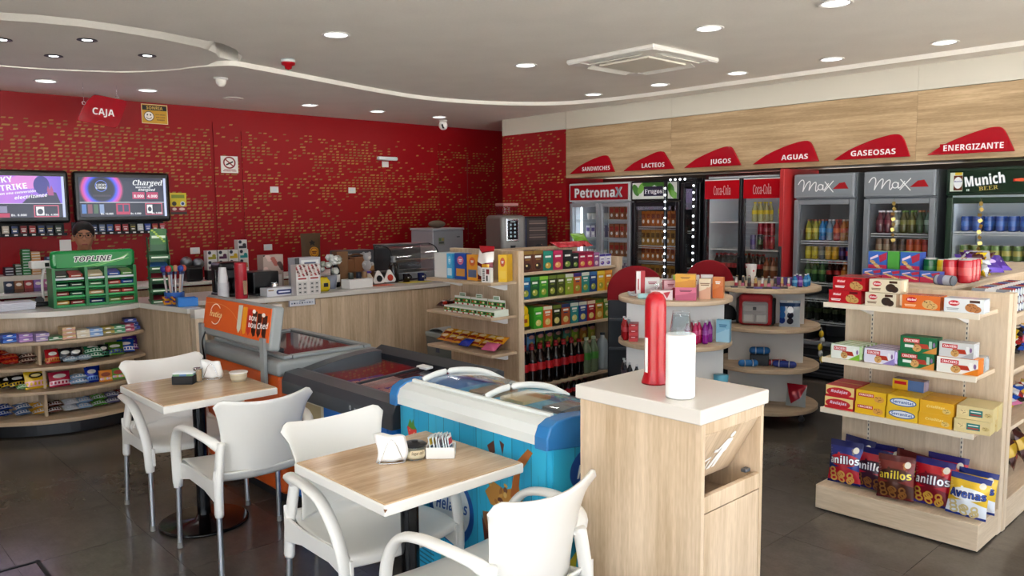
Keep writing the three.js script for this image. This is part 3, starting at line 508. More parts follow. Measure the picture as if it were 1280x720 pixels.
  for (const [x, z, c] of [[-.12, -.28, '#1c2b55'], [-.12, -.1, '#1c2b55'], [.08, -.25, '#8a6a3a'], [.1, -.06, '#c8b27a'], [-.1, .15, '#39424a'], [.1, .2, '#444a4e']]) one('ice_cream_box', 'flat ice cream box lying in the turquoise freezer', 'box', rbox(.17, .025, .15, .004, 1), mat(c, .4), [2.27 + x, .8185, -2.40 + z], null, 'boxes in the turquoise freezer');
}
// ---------- serving counters ----------
const fz = (x) => -6.47 - .73 * (x - 1.65) ** 2;
const arcPts = (x0, x1, dz = 0, n = 24) => Array.from({ length: n + 1 }, (_, i) => { const x = x0 + (x1 - x0) * i / n; return [x, fz(x) + dz]; });
const CT = .93;
{
  const t = thing('till_counter', 'curved oak till counter with four open candy shelves and black plinth', 'counter', [0, 0, 0]);
  for (const y of [.70, .51, .33]) part(t, 'shelf', extrude([...arcPts(.5, 2.12), [2.12, -6.93], ...arcPts(.5, 2.12, -.34).reverse().slice(1)].reverse(), .02, .002), M.oak, [0, y - .01, 0]);
  part(t, 'bottom_shelf', extrude([...arcPts(.5, 2.12), [2.12, -6.93], ...arcPts(.5, 2.12, -.34).reverse().slice(1)].reverse(), .026, .002), M.oak, [0, .098, 0]);
  part(t, 'plinth', extrude([...arcPts(.5, 2.12, -.012), ...arcPts(.5, 2.12, -.3).reverse()].reverse(), .08), M.plinth, [0, .012, 0]);
  const bp = extrude([...arcPts(.5, 2.12, -.345), ...arcPts(.5, 2.12, -.375).reverse()].reverse(), .80); part(t, 'back_panel', uvm(bp, true), M.oak, [0, .10, 0]);
  for (const [x, y0, y1] of [[1.38, .522, .688], [1.40, .342, .498], [1.40, .127, .318]]) part(t, 'divider', wood_up(box(.018, y1 - y0, .2)), M.oak, [x, (y0 + y1) / 2, fz(x) - .24]);
  const side = (x0, z0, x1, z1) => { const L = Math.hypot(x1 - x0, z1 - z0); part(t, 'side_panel', wood_up(rbox(L, .885, .03, .002, 1)), M.oak, [(x0 + x1) / 2, .4445, (z0 + z1) / 2], [0, -Math.atan2(z1 - z0, x1 - x0), 0]); };
  side(2.142, -6.95, 2.235, -5.95);
  part(t, 'front_fascia', extrude([...arcPts(.5, 2.12, -.315), ...arcPts(.5, 2.12, -.345).reverse()].reverse(), .02), M.oak, [0, .87, 0]);
  part(t, 'counter_top', extrude([...arcPts(.5, 2.09), [2.13, -6.36], [2.215, -5.94], [2.31, -5.94], [2.33, -6.4], [2.33, -7.02], [.5, -7.3]].reverse(), .034, .003), M.stone, [0, CT - .034, 0]);
  part(t, 'inner_panel', wood_up(box(1.7, .86, .03)), M.oak, [1.4, .44, -6.99]);
  const p = part(t, 'end_post', wood_up(rbox(.085, .86, .085, .003, 1)), M.oakPale, [2.275, .43, -5.885]); part(p, 'post_cap', rbox(.09, .07, .09, .004), M.stone, [0, .466, 0]);
}
{
  const t = thing('service_counter', 'long oak service counter with pale stone top carrying coffee gear and gifts', 'counter', [0, 0, 0]);
  for (let k = 0; k < 4; k++) part(t, 'front_panel', wood_up(rbox(.488, .88, .03, .002, 1)), M.oak, [3.20 + k * .49, .45, -6.17]);
  part(t, 'plinth', box(1.9, .03, .03), M.blackMatt, [3.93, .015, -6.2]);
  part(t, 'side_panel', wood_up(rbox(.03, .88, .86, .002, 1)), M.oak, [4.945, .45, -5.75]); part(t, 'side_panel', wood_up(rbox(.03, .88, .86, .002, 1)), M.oak, [4.945, .45, -6.61]);
  part(t, 'counter_top', extrude([[2.46, -6.4], [2.92, -6.13], [4.91, -6.14], [4.91, -5.3], [5.5, -5.3], [5.5, -7.1], [2.46, -7.1]].reverse(), .03, .003), M.stone, [0, CT - .03, 0]);
  part(t, 'inner_panel', wood_up(box(2.4, .88, .03)), M.oak, [3.7, .45, -7.0]);
  const p = part(t, 'end_post', wood_up(rbox(.085, .82, .085, .003, 1)), M.oakPale, [2.99, .41, -6.10]); part(p, 'post_cap', rbox(.09, .065, .09, .004), M.stone, [0, .4425, 0]);
  const tag_ = art(170, 34, (g, w, h) => { fill(g, '#d8dae0', 0, 0, w, h); fill(g, '#20263a', 0, 0, 5, h); fill(g, '#20263a', w - 5, 0, 5, h); for (let i = 0; i < 9; i++) fill(g, ['#7d8aa3', '#2b3550', '#9aa3b5'][i % 3], 16 + i * 16, 14, 10, 8); bars(g, '#333a55', 85, 5, 36, 1, 3); });
  part(t, 'price_strip', packBox(.25, .05, .004, tag_, '#d8dae0'), M.print, [3.24, .875, -6.10 + .005]);
}
{
  const t = thing('back_bench', 'low oak bench with white top along the red wall', 'bench', [0, 0, 0]);
  part(t, 'bench_top', rbox(5.3, .03, .62, .003, 1), M.white, [3.35, .905, -8.56]);
  for (let k = 0; k < 7; k++) part(t, 'front_panel', wood_up(rbox(.73, .86, .025, .002, 1)), M.oak, [1.08 + k * .757, .44, -8.3]);
  part(t, 'riser', rbox(1.25, .15, .3, .003, 1), M.whiteBand, [1.35, .9955, -8.7]);
}
// ---------- wall fittings ----------
function screen(x0, x1, y0, y1, r, label) {
  const t = thing('wall_screen', label, 'screen', [(x0 + x1) / 2, (y0 + y1) / 2, -8.80]), w = x1 - x0, h = y1 - y0;
  part(t, 'casing', rbox(w, h, .1, .03, 3), M.black, [0, 0, -.02]); part(t, 'wall_mount', box(.3, .2, .035), M.black, [0, 0, -.0825 - .003]);
  const p = part(t, 'display', quad(w - .09, h - .115, r), new THREE.MeshStandardMaterial({ color: '#000000', roughness: .1, emissive: '#ffffff', emissiveMap: sheetTex, emissiveIntensity: 1.0 }), [0, 0, .0312]);
  const l = new THREE.RectAreaLight(new THREE.Color(.8, .75, 1), 1.2, w - .1, h - .12); l.position.set(0, 0, .035); l.rotation.y = PI; t.add(l);
}
{
  const a1 = art(380, 180, (g, w, h) => { const gr = g.createLinearGradient(0, 0, w, 60); gr.addColorStop(0, '#8a7bd8'); gr.addColorStop(.5, '#c77be8'); gr.addColorStop(1, '#7a5fe0'); g.fillStyle = gr; g.fillRect(0, 0, w, h); oval(g, '#e58be0', 250, 26, 60, 30); oval(g, '#3f3690', 300, 40, 28, 40); poly(g, '#2c2446', [[230, 118], [262, 80], [300, 92], [330, 66], [350, 72], [364, 118]]); poly(g, '#b04a86', [[318, 60], [322, 42], [328, 58], [334, 40], [340, 60], [342, 84], [322, 84]]);
    txt(g, 'LUCKY', 150, 22, 34, '#fff', { rot: -.14 }); txt(g, 'STRIKE', 196, 50, 34, '#fff', { rot: -.14 }); txt(g, 'con una conversión', 214, 72, 14, '#fff', { rot: -.12, italic: true }); txt(g, 'electrizante', 260, 88, 20, '#fff', { rot: -.12, italic: true });
    fill(g, '#191530', 0, 120, w, 60); fill(g, '#e9e6f2', 0, 118, w, 2); fill(g, '#c22b55', 120, 160, 66, 18); fill(g, '#8f8aa8', 128, 130, 50, 28); txt(g, 'Bs. 8.000', 216, 168, 13, '#fff'); g.strokeStyle = '#e0607a'; g.lineWidth = 4; g.strokeRect(270, 128, 84, 48); fill(g, '#fff', 276, 133, 28, 38); oval(g, '#2a2a3a', 290, 154, 10, 12); txt(g, 'Bs. 4.000', 330, 168, 11, '#fff'); fill(g, '#cfd8ff', 370, 0, 10, h); });
  const a2 = art(400, 190, (g, w, h) => { fill(g, '#22243e', 0, 0, w, h); const gr = g.createRadialGradient(100, 58, 20, 100, 58, 100); gr.addColorStop(0, '#0b0a16'); gr.addColorStop(.42, '#151236'); gr.addColorStop(.55, '#3a5cf0'); gr.addColorStop(.72, '#c75ae8'); gr.addColorStop(.86, '#e0508a'); gr.addColorStop(1, '#22243e'); g.fillStyle = gr; g.fillRect(0, 0, 215, 118); oval(g, '#0b0a16', 96, 58, 42, 44); g.strokeStyle = '#6f90ff'; g.lineWidth = 3; g.beginPath(); g.arc(98, 42, 26, 0, 7); g.stroke(); txt(g, 'LUCKY', 98, 36, 15, '#fff'); txt(g, 'STRIKE', 98, 50, 15, '#fff'); fill(g, '#3d3040', 60, 84, 80, 10);
    txt(g, 'Charged', 310, 24, 34, '#fff', { f: 'serif', italic: true }); txt(g, 'MADE FOR THE', 290, 48, 10, '#fff'); txt(g, 'energized', 306, 58, 17, '#fff', { italic: true }); fill(g, '#c03060', 238, 70, 58, 34); fill(g, '#c03060', 304, 70, 56, 34); txt(g, '8.000', 268, 90, 19, '#fff'); txt(g, '4.000', 333, 90, 19, '#fff');
    fill(g, '#171428', 0, 122, w, 68); fill(g, '#eceaf4', 0, 119, w, 3); for (let i = 0; i < 4; i++) fill(g, ['#5a84c8', '#8a4a5a', '#4a6a4a', '#8aa0c8'][i], 8 + i * 26, 130, 20, 44); fill(g, '#c22b55', 160, 126, 64, 54); fill(g, '#3a3a5a', 168, 132, 22, 34); fill(g, '#3a3a5a', 196, 132, 22, 34); txt(g, 'Bs. 10.000', 118, 176, 12, '#fff'); txt(g, 'Bs. 6.000', 250, 176, 12, '#fff'); g.strokeStyle = '#e0607a'; g.lineWidth = 4; g.strokeRect(298, 126, 78, 54); fill(g, '#fff', 304, 132, 26, 42); oval(g, '#2a2a3a', 317, 154, 9, 12); txt(g, 'Bs. 9.000', 350, 174, 12, '#fff'); fill(g, '#cfd8ff', 388, 0, 12, h); });
  screen(1.15, 2.172, 1.555, 2.07, a1, 'black wall screen advertising an electrifying cigarette edition'); screen(2.215, 3.15, 1.555, 2.07, a2, 'black wall screen showing two boxed pink prices beside a glowing ring');
}
{ // cigarette racks below the screens
  const cols = ['#22304e', '#3a4b3e', '#3f4a5c', '#c9c1b4', '#b79a94', '#c2b8a8', '#2c3f6e', '#7e1c22', '#a0302f', '#23386b', '#203a64', '#6a7a9a', '#3b58a0', '#b22a30', '#9c2028', '#3f3a1c', '#c8ccd2', '#3d52a8', '#a4242f', '#b03340'];
  const prints = cols.map((c, i) => art(22, 34, (g, w, h) => { fill(g, c, 0, 0, w, h); fill(g, i % 3 ? '#e8e4de' : '#c9b25a', 3, 10, w - 6, 3); fill(g, '#e6e2dc', 5, 17, w - 10, 5); fill(g, '#151515', 0, 27, w, 7); }));
  const geos = prints.map((r, i) => packBox(.055, .088, .022, r, cols[i]));
  for (const [x0, x1, l] of [[1.2, 2.13, 'ring-free'], [2.2, 3.1, 'ring']]) {
    const r = thing('cigarette_rack', l === 'ring' ? 'black cigarette rack under the screen with the glowing ring' : 'black cigarette rack under the screen with the raised hands', 'rack', [(x0 + x1) / 2, 1.43, -8.80]);
    part(r, 'backboard', box(x1 - x0, .13, .012), M.blackMatt, [0, .065, -.083]); part(r, 'ledge', box(x1 - x0, .012, .12), M.blackMatt, [0, .006, -.03]); part(r, 'lip', box(x1 - x0, .03, .005), M.blackMatt, [0, .015, .032]);
    const n = Math.floor((x1 - x0) / .075); for (let i = 0; i < n; i++) { part(r, 'price_tag', box(.03, .012, .002), M.paper, [-(x1 - x0) / 2 + .0375 + i * .075, .016, .0357]);
      const k = l === 'ring' ? 8 + i % 12 : i % 10; one('cigarette_pack', l === 'ring' ? 'upright cigarette pack in the rack under the glowing ring screen' : 'upright cigarette pack in the rack under the raised hands screen', 'cigarettes', geos[k], M.print, [x0 + .0375 + i * .075, 1.4425 + .0455, -8.812], [-.12, 0, 0], l === 'ring' ? 'packs in the ring rack' : 'packs in the hands rack'); }
  }
}
{ // signs and sockets
  const sg = art(150, 116, (g, w, h) => { fill(g, '#d6a21e', 0, 0, w, h); g.strokeStyle = '#f1e7c8'; g.lineWidth = 3; g.strokeRect(2, 2, w - 4, h - 4); fill(g, '#15130c', 6, 8, w - 12, 28); txt(g, 'SONRIA', 75, 22, 25, '#e8c25a', { max: 130 }); oval(g, '#f3f1ea', 42, 72, 28, 28); g.strokeStyle = '#222'; g.lineWidth = 3; g.beginPath(); g.arc(42, 72, 27, 0, 7); g.stroke(); oval(g, '#222', 33, 64, 3.5, 5); oval(g, '#222', 51, 64, 3.5, 5); g.beginPath(); g.arc(42, 74, 14, .2, 2.9); g.stroke(); txt(g, 'ESTA SIENDO', 108, 60, 9, '#3a2a06'); txt(g, 'ESTE LUGAR', 108, 76, 9, '#3a2a06'); txt(g, 'FILMADO', 108, 92, 10, '#3a2a06'); });
  one('smile_sign', 'yellow and black wall sign with a smiling face', 'sign', packBox(.27, .205, .004, sg, '#d6a21e'), M.print, [3.075, 2.70, -8.893]);
  const ns = art(90, 92, (g, w, h) => { fill(g, '#eeeae6', 0, 0, w, h); g.strokeStyle = '#8a1420'; g.lineWidth = 7; g.beginPath(); g.arc(45, 36, 29, 0, 7); g.stroke(); g.strokeStyle = '#111'; g.lineWidth = 7; g.beginPath(); g.moveTo(28, 48); g.lineTo(64, 30); g.stroke(); g.strokeStyle = '#8a1420'; g.lineWidth = 6; g.beginPath(); g.moveTo(24, 18); g.lineTo(66, 56); g.stroke(); fill(g, '#9a1a26', 16, 72, 60, 3); txt(g, 'PROHIBIDO FUMAR', 45, 81, 8, '#8a1420', { max: 70 }); });
  one('no_smoking_sign', 'white no smoking sign on the red pilaster', 'sign', packBox(.20, .19, .004, ns, '#eeeae6'), M.print, [3.872, 2.19, -8.8855]);
  const yp = art(66, 88, (g, w, h) => { fill(g, '#d9c41f', 0, 0, w, 56); fill(g, '#7a8a20', 6, 8, 52, 14); oval(g, '#332f18', 16, 44, 9, 9); oval(g, '#dfe6f2', 50, 44, 10, 10); oval(g, '#27406e', 50, 44, 6, 6); fill(g, '#8a1626', 0, 56, w, 22); oval(g, '#e8c9c2', 16, 66, 9, 6); oval(g, '#e8c9c2', 46, 66, 12, 6); fill(g, '#3b2a28', 0, 78, w, 10); });
  one('price_poster', 'small yellow and red promotion poster beside the screen', 'poster', packBox(.175, .235, .004, yp, '#d9c41f'), M.print, [3.275, 1.745, -8.8855]);
  one('paper_notice', 'white paper notice behind the cashier on the red wall', 'notice', box(.105, .13, .003), M.paper, [2.135, 1.32, -8.886]);
  for (const [x, y, l] of [[4.409, 1.91, 'white wall socket above the brown paper bag'], [5.479, 1.911, 'white wall socket above the glass pastry display'], [4.30, 1.224, 'white wall socket low beside the brown paper bag'], [3.43, 1.22, 'white wall socket behind the capsule boxes']]) {
    const t = thing('wall_socket', l, 'socket', [x, y, -8.8815]); part(t, 'cover', rbox(.105, .072, .012, .004), M.white); part(t, 'insert', rbox(.05, .04, .004, .003, 1), M.pale, [0, 0, .0065]);
  }
  const e = thing('emergency_light', 'slim emergency light with a socket and cable below on the red wall', 'light', [6.02, 2.335, -8.8575]);
  part(e, 'housing', rbox(.31, .05, .06, .02, 3), M.pale, [0, 0, 0]); part(e, 'socket_plate', rbox(.1, .075, .012, .003, 1), M.white, [-.02, -.075, -.024]); part(e, 'cable', box(.008, .42, .008), M.red, [-.02, -.32, -.026]);
  one('cable_trunking', 'thin cable trunking running down the red wall near the corner', 'trunking', box(.012, 1.25, .008), mat('#8c2b2f', .5), [7.42, 1.78, -8.8835]);
  // hanging till sign
  const c = thing('hanging_sign', 'red hanging till sign lettered in white', 'sign', [2.275, 2.58, -7.9], .02);
  const out = [[-.21, -.10], [-.17, 0], [-.12, .08], [-.06, .135], [.08, .12], [.205, .10], [.17, -.02], [.11, -.14], [.07, -.145], [-.06, -.12]];
  const sp = new THREE.CatmullRomCurve3(out.map(([x, y]) => V(x, y, 0)), true, 'catmullrom', .25).getPoints(60).map((p) => [p.x, p.y]);
  part(c, 'plate', face(sp, .012, .003), M.redGloss, [0, 0, -.006]);
  const ct = art(150, 60, (g, w, h) => { fill(g, '#a80f20', 0, 0, w, h); txt(g, 'CAJA', 75, 32, 50, '#fff', { max: 140 }); }); part(c, 'lettering', packBox(.25, .098, .002, ct, '#a80f20'), M.gloss, [.0, -.01, .0108], [0, 0, -.05]);
  for (const [x, y] of [[-.155, .035], [.13, .11]]) { const h = part(c, 'hook', new THREE.TorusGeometry(.014, .0025, 8, 16), M.chrome, [x, y + .02, 0]); part(c, 'wire', cyl(.0012, .0012, .24 - y - .034 - .001, 6), M.chrome, [x, y + .034 + (.24 - y - .034) / 2, 0]); }
}
// section signs on the oak bulkhead
{
  const S = [['SANDWICHES', -6.537, -5.853, -5.985], ['LACTEOS', -5.713, -5.038, -5.197], ['JUGOS', -4.896, -4.234, -4.373], ['AGUAS', -4.093, -3.434, -3.555], ['GASEOSAS', -3.284, -2.633, -2.745], ['ENERGIZANTE', -2.487, -1.859, -1.982]];
  const words = { 'SANDWICHES': 'sandwiches', 'LACTEOS': 'dairy', 'JUGOS': 'juices', 'AGUAS': 'waters', 'GASEOSAS': 'sodas', 'ENERGIZANTE': 'energy drinks' };
  for (const [s, z0, z1, zt] of S) {
    const zc = (z0 + z1) / 2, t = thing('section_sign', `red leaf-shaped sign for ${words[s]} on the oak bulkhead`, 'sign', [7.088, 2.068, zc], NX);
    // local +x runs towards +z of the room
    const L = (z1 - z0) / 2, pk = zt - zc;
    const top = new THREE.CatmullRomCurve3([V(-L, 0, 0), V(-L * .55, .085, 0), V(0, .15, 0), V(pk - .06, .185, 0), V(pk + .02, .185, 0), V(pk + .06, .14, 0), V(L, .0, 0)], false, 'catmullrom', .4).getPoints(40).map((p) => [p.x, Math.max(0, p.y)]);
    part(t, 'plate', face(top, .014, .004), M.redGloss);
    const r = art(s.length * 27, 40, (g, w, h) => { fill(g, '#a80f20', 0, 0, w, h); txt(g, s, w / 2, 21, 40, '#f3eef0', { max: w - 4 }); }); const wl = [.45, .35, .265, .275, .43, .49][S.findIndex((q) => q[0] === s)];
    part(t, 'lettering', packBox(wl, .066, .002, r, '#a80f20'), M.gloss, [L - wl / 2 - (s.length > 8 ? .045 : .09), .05, .0195]);
  }
}
// ---------- the cashier ----------
function sdfMesh(fn, c, half, res) {
  const mc = new MarchingCubes(res, M.white, false, false, 120000), f = mc.field; let q = 0;
  for (let k = 0; k < res; k++) for (let j = 0; j < res; j++) for (let i = 0; i < res; i++) f[q++] = -fn(c[0] + ((i - res / 2) / (res / 2)) * half, c[1] + ((j - res / 2) / (res / 2)) * half, c[2] + ((k - res / 2) / (res / 2)) * half);
  mc.isolation = 0; mc.update(); const n = mc.count, P = new Float32Array(n * 3), N = new Float32Array(n * 3);
  for (let i = 0; i < n * 3; i++) { P[i] = c[i % 3] + mc.positionArray[i] * half; N[i] = mc.normalArray[i]; }
  const g = new THREE.BufferGeometry(); g.setAttribute('position', new THREE.BufferAttribute(P, 3)); g.setAttribute('normal', new THREE.BufferAttribute(N, 3)); g.computeVertexNormals(); return g;
}
function cap(x, y, z, a, b, ra, rb) { const dx = b[0] - a[0], dy = b[1] - a[1], dz = b[2] - a[2], t = Math.max(0, Math.min(1, ((x - a[0]) * dx + (y - a[1]) * dy + (z - a[2]) * dz) / (dx * dx + dy * dy + dz * dz || 1))); return Math.hypot(x - a[0] - dx * t, y - a[1] - dy * t, z - a[2] - dz * t) - (ra + (rb - ra) * t); }
const smin = (a, b, k) => { const h = Math.max(k - Math.abs(a - b), 0) / k; return Math.min(a, b) - h * h * k / 4; };
const ell = (x, y, z, c, r) => { const a = (x - c[0]) / r[0], b = (y - c[1]) / r[1], d = (z - c[2]) / r[2], l = Math.hypot(a, b, d); return (l - 1) * Math.min(...r); };
{
  const t = thing('person', 'cashier with dark tied-back hair and glasses looking down behind the green gum display', 'person', [1.925, 0, -7.41], -.22);
  const skin = mat('#a87458', .55), hair = mat('#0e0b0b', .6), shirt = mat('#191b22', .8);
  // head tilted down a little: centre at 1.44 m
  const hc = [0, 1.45, .03];
  const headF = (x, y, z) => { let d = ell(x, y, z, [0, 1.475, .0], [.076, .09, .092]); d = smin(d, ell(x, y, z, [0, 1.405, .028], [.056, .07, .066]), .04); d = smin(d, cap(x, y, z, [0, 1.455, .09], [0, 1.425, .112], .008, .013), .012); for (const s of [-1, 1]) { d = smin(d, ell(x, y, z, [s * .079, 1.445, .0], [.012, .03, .02]), .008); d = Math.max(d, -ell(x, y, z, [s * .03, 1.463, .098], [.016, .01, .012])); } d = smin(d, cap(x, y, z, [-.02, 1.388, .086], [.02, 1.388, .086], .007, .007), .01); return d; };
  const bodyF = (x, y, z) => { let d = cap(x, y, z, [0, 1.39, -.01], [0, 1.24, -.03], .05, .056); d = smin(d, ell(x, y, z, [0, 1.06, -.03], [.16, .2, .1]), .08); d = smin(d, cap(x, y, z, [-.14, 1.19, -.03], [.14, 1.19, -.03], .055, .055), .06); d = smin(d, ell(x, y, z, [0, .84, -.03], [.16, .16, .11]), .08);
    for (const s of [-1, 1]) { d = smin(d, cap(x, y, z, [s * .18, 1.18, -.03], [s * .22, .93, .02], .046, .038), .03); d = smin(d, cap(x, y, z, [s * .22, .93, .02], [s * .12, .96, .22], .036, .026), .02); } return d; };
  const body = part(t, 'body', mergeGeometries([sdfMesh(headF, [0, 1.44, .01], .16, 84), sdfMesh(bodyF, [0, 1.05, .02], .42, 72)]), skin);
  const torso = (x, y, z) => { let d = ell(x, y, z, [0, 1.06, -.03], [.168, .208, .108]); d = smin(d, cap(x, y, z, [-.14, 1.19, -.03], [.14, 1.19, -.03], .062, .062), .06); d = smin(d, ell(x, y, z, [0, .82, -.03], [.17, .18, .12]), .08); for (const s of [-1, 1]) d = smin(d, cap(x, y, z, [s * .18, 1.18, -.03], [s * .22, .95, .02], .054, .046), .03); return Math.max(d, -cap(x, y, z, [0, 1.45, .0], [0, 1.27, -.01], .064, .06)); };
  part(t, 'shirt', sdfMesh(torso, [0, 1.0, -.02], .42, 72), shirt);
  for (const s of [-1, 1]) { part(t, 'trouser_leg', rod([s * .085, .78, -.03], [s * .09, .06, -.03], .085, 16), shirt); part(t, 'shoe', rbox(.09, .06, .24, .025), M.black, [s * .09, .03, .01]);
    const hx = s * .12; part(t, 'hand', mergeGeometries([new THREE.SphereGeometry(.03, 10, 8).scale(1, .5, 1.2).translate(hx, .955, .25), ...[-1.5, -.5, .5, 1.5].map((k) => rod([hx + k * .012, .955, .27], [hx + k * .015, .943, .325 - Math.abs(k) * .006], .0075, 8)), rod([hx - s * .025, .955, .245], [hx - s * .05, .945, .285], .0085, 8)].map((g) => { const q = g.index ? g.toNonIndexed() : g; q.deleteAttribute('uv'); return q; })), skin); }
  const hairF = (x, y, z) => { let d = ell(x, y, z, [0, 1.487, -.012], [.087, .098, .1]); d = smin(d, ell(x, y, z, [0, 1.50, -.115], [.05, .05, .05]), .03); const faceCut = ell(x, y, z, [0, 1.42, .09], [.072, .088, .085]); return Math.max(d, -faceCut); };
  part(t, 'hair', sdfMesh(hairF, [0, 1.48, -.04], .2, 72), hair);
  const gl = []; for (const s of [-1, 1]) { gl.push(new THREE.TorusGeometry(.021, .002, 6, 20).scale(1.15, .8, 1).translate(s * .031, 1.458, .108), rod([s * .054, 1.462, .106], [s * .083, 1.462, .0], .0018, 6), new THREE.SphereGeometry(.008, 8, 6).translate(s * .03, 1.463, .0905)); } gl.push(rod([-.009, 1.462, .11], [.009, 1.462, .11], .002, 6));
  part(t, 'glasses', mergeGeometries(gl.filter((_, i) => i % 3 !== 2)), M.black); for (const i of [2, 5]) part(t, 'eye', gl[i], mat('#1b1410', .2));
  for (const s of [-1, 1]) part(t, 'eyebrow', rod([s * .012, 1.483, .1], [s * .05, 1.486, .086], .004, 6), hair); part(t, 'lips', rod([-.02, 1.388, .0925], [.02, 1.388, .0925], .006, 8), mat('#8a3f3c', .5));
}
// ---------- goods that repeat: build one, clone the rest ----------
function product(name, label, category, group, build) {
  let first = null;
  return (pos, turn = 0) => {
    if (!first) { first = thing(name, label, category, pos, turn, group); build(first); return first; }
    return copy(first, pos, turn);
  };
}
function single(name, label, category, group, geo, m) { let first = null; return (pos, turn = 0, rx = 0, rz = 0) => { const o = first ? copy(first, pos) : one(name, label, category, geo, m, pos, null, group); first ??= o; o.rotation.set(rx, turn, rz, 'YXZ'); return o; }; }
const CAPS = new Map(), LIQ = new Map();
const liq = (c, r = .12) => { const k = c + r; if (!LIQ.has(k)) LIQ.set(k, mat(c, r)); return LIQ.get(k); };
function bottleParts(t, h, r, body, label, capc, fillTo = 1) {
  const n = .3 * r / .032 * .11;
  const k = [h, r].join(); if (!CAPS.has(k)) { const s = h; CAPS.set(k, [lathe([[0, 0], [r * .82, 0], [r, .012], [r, s * .2], [r * .94, s * .28], [r, s * .36], [r, s * .6], [r * .9, s * .68], [r * .5, s * .82], [r * .38, s * .88], [r * .38, s * .93], [0, s * .93]], 18), new THREE.CylinderGeometry(r * 1.012, r * 1.012, s * .2, 18, 1, true), cyl(r * .46, r * .46, s * .075, 14)]); }
  const [b, l, c] = CAPS.get(k); part(t, 'bottle_body', b, liq(body)); if (label) part(t, 'bottle_label', l, liq(label, .4), [0, h * .48, 0]); part(t, 'cap', c, liq(capc, .35), [0, h * .955, 0]);
}
function canParts(t, h, r, body, band) {
  const k = 'can' + h + r; if (!CAPS.has(k)) CAPS.set(k, [lathe([[0, 0], [r * .8, 0], [r, .008], [r, h - .012], [r * .9, h - .002], [r * .88, h - .002], [r * .86, h - .006], [0, h - .006]], 18), new THREE.CylinderGeometry(r * 1.01, r * 1.01, h * .34, 18, 1, true), lathe([[r * .9, h - .003], [r * .9, h], [r * .84, h], [r * .84, h - .004]], 18)]);
  const [b, l, c] = CAPS.get(k); part(t, 'can_body', b, liq(body, .22)); part(t, 'can_band', l, liq(band, .25), [0, h * .5, 0]); part(t, 'can_rim', c, M.aluminium);
}
const bottle = (name, label, group, h, r, body, lab, capc, cat = 'bottle') => product(name, label, cat, group, (t) => bottleParts(t, h, r, body, lab, capc));
const can = (name, label, group, h, r, body, band) => product(name, label, 'can', group, (t) => canParts(t, h, r, body, band));
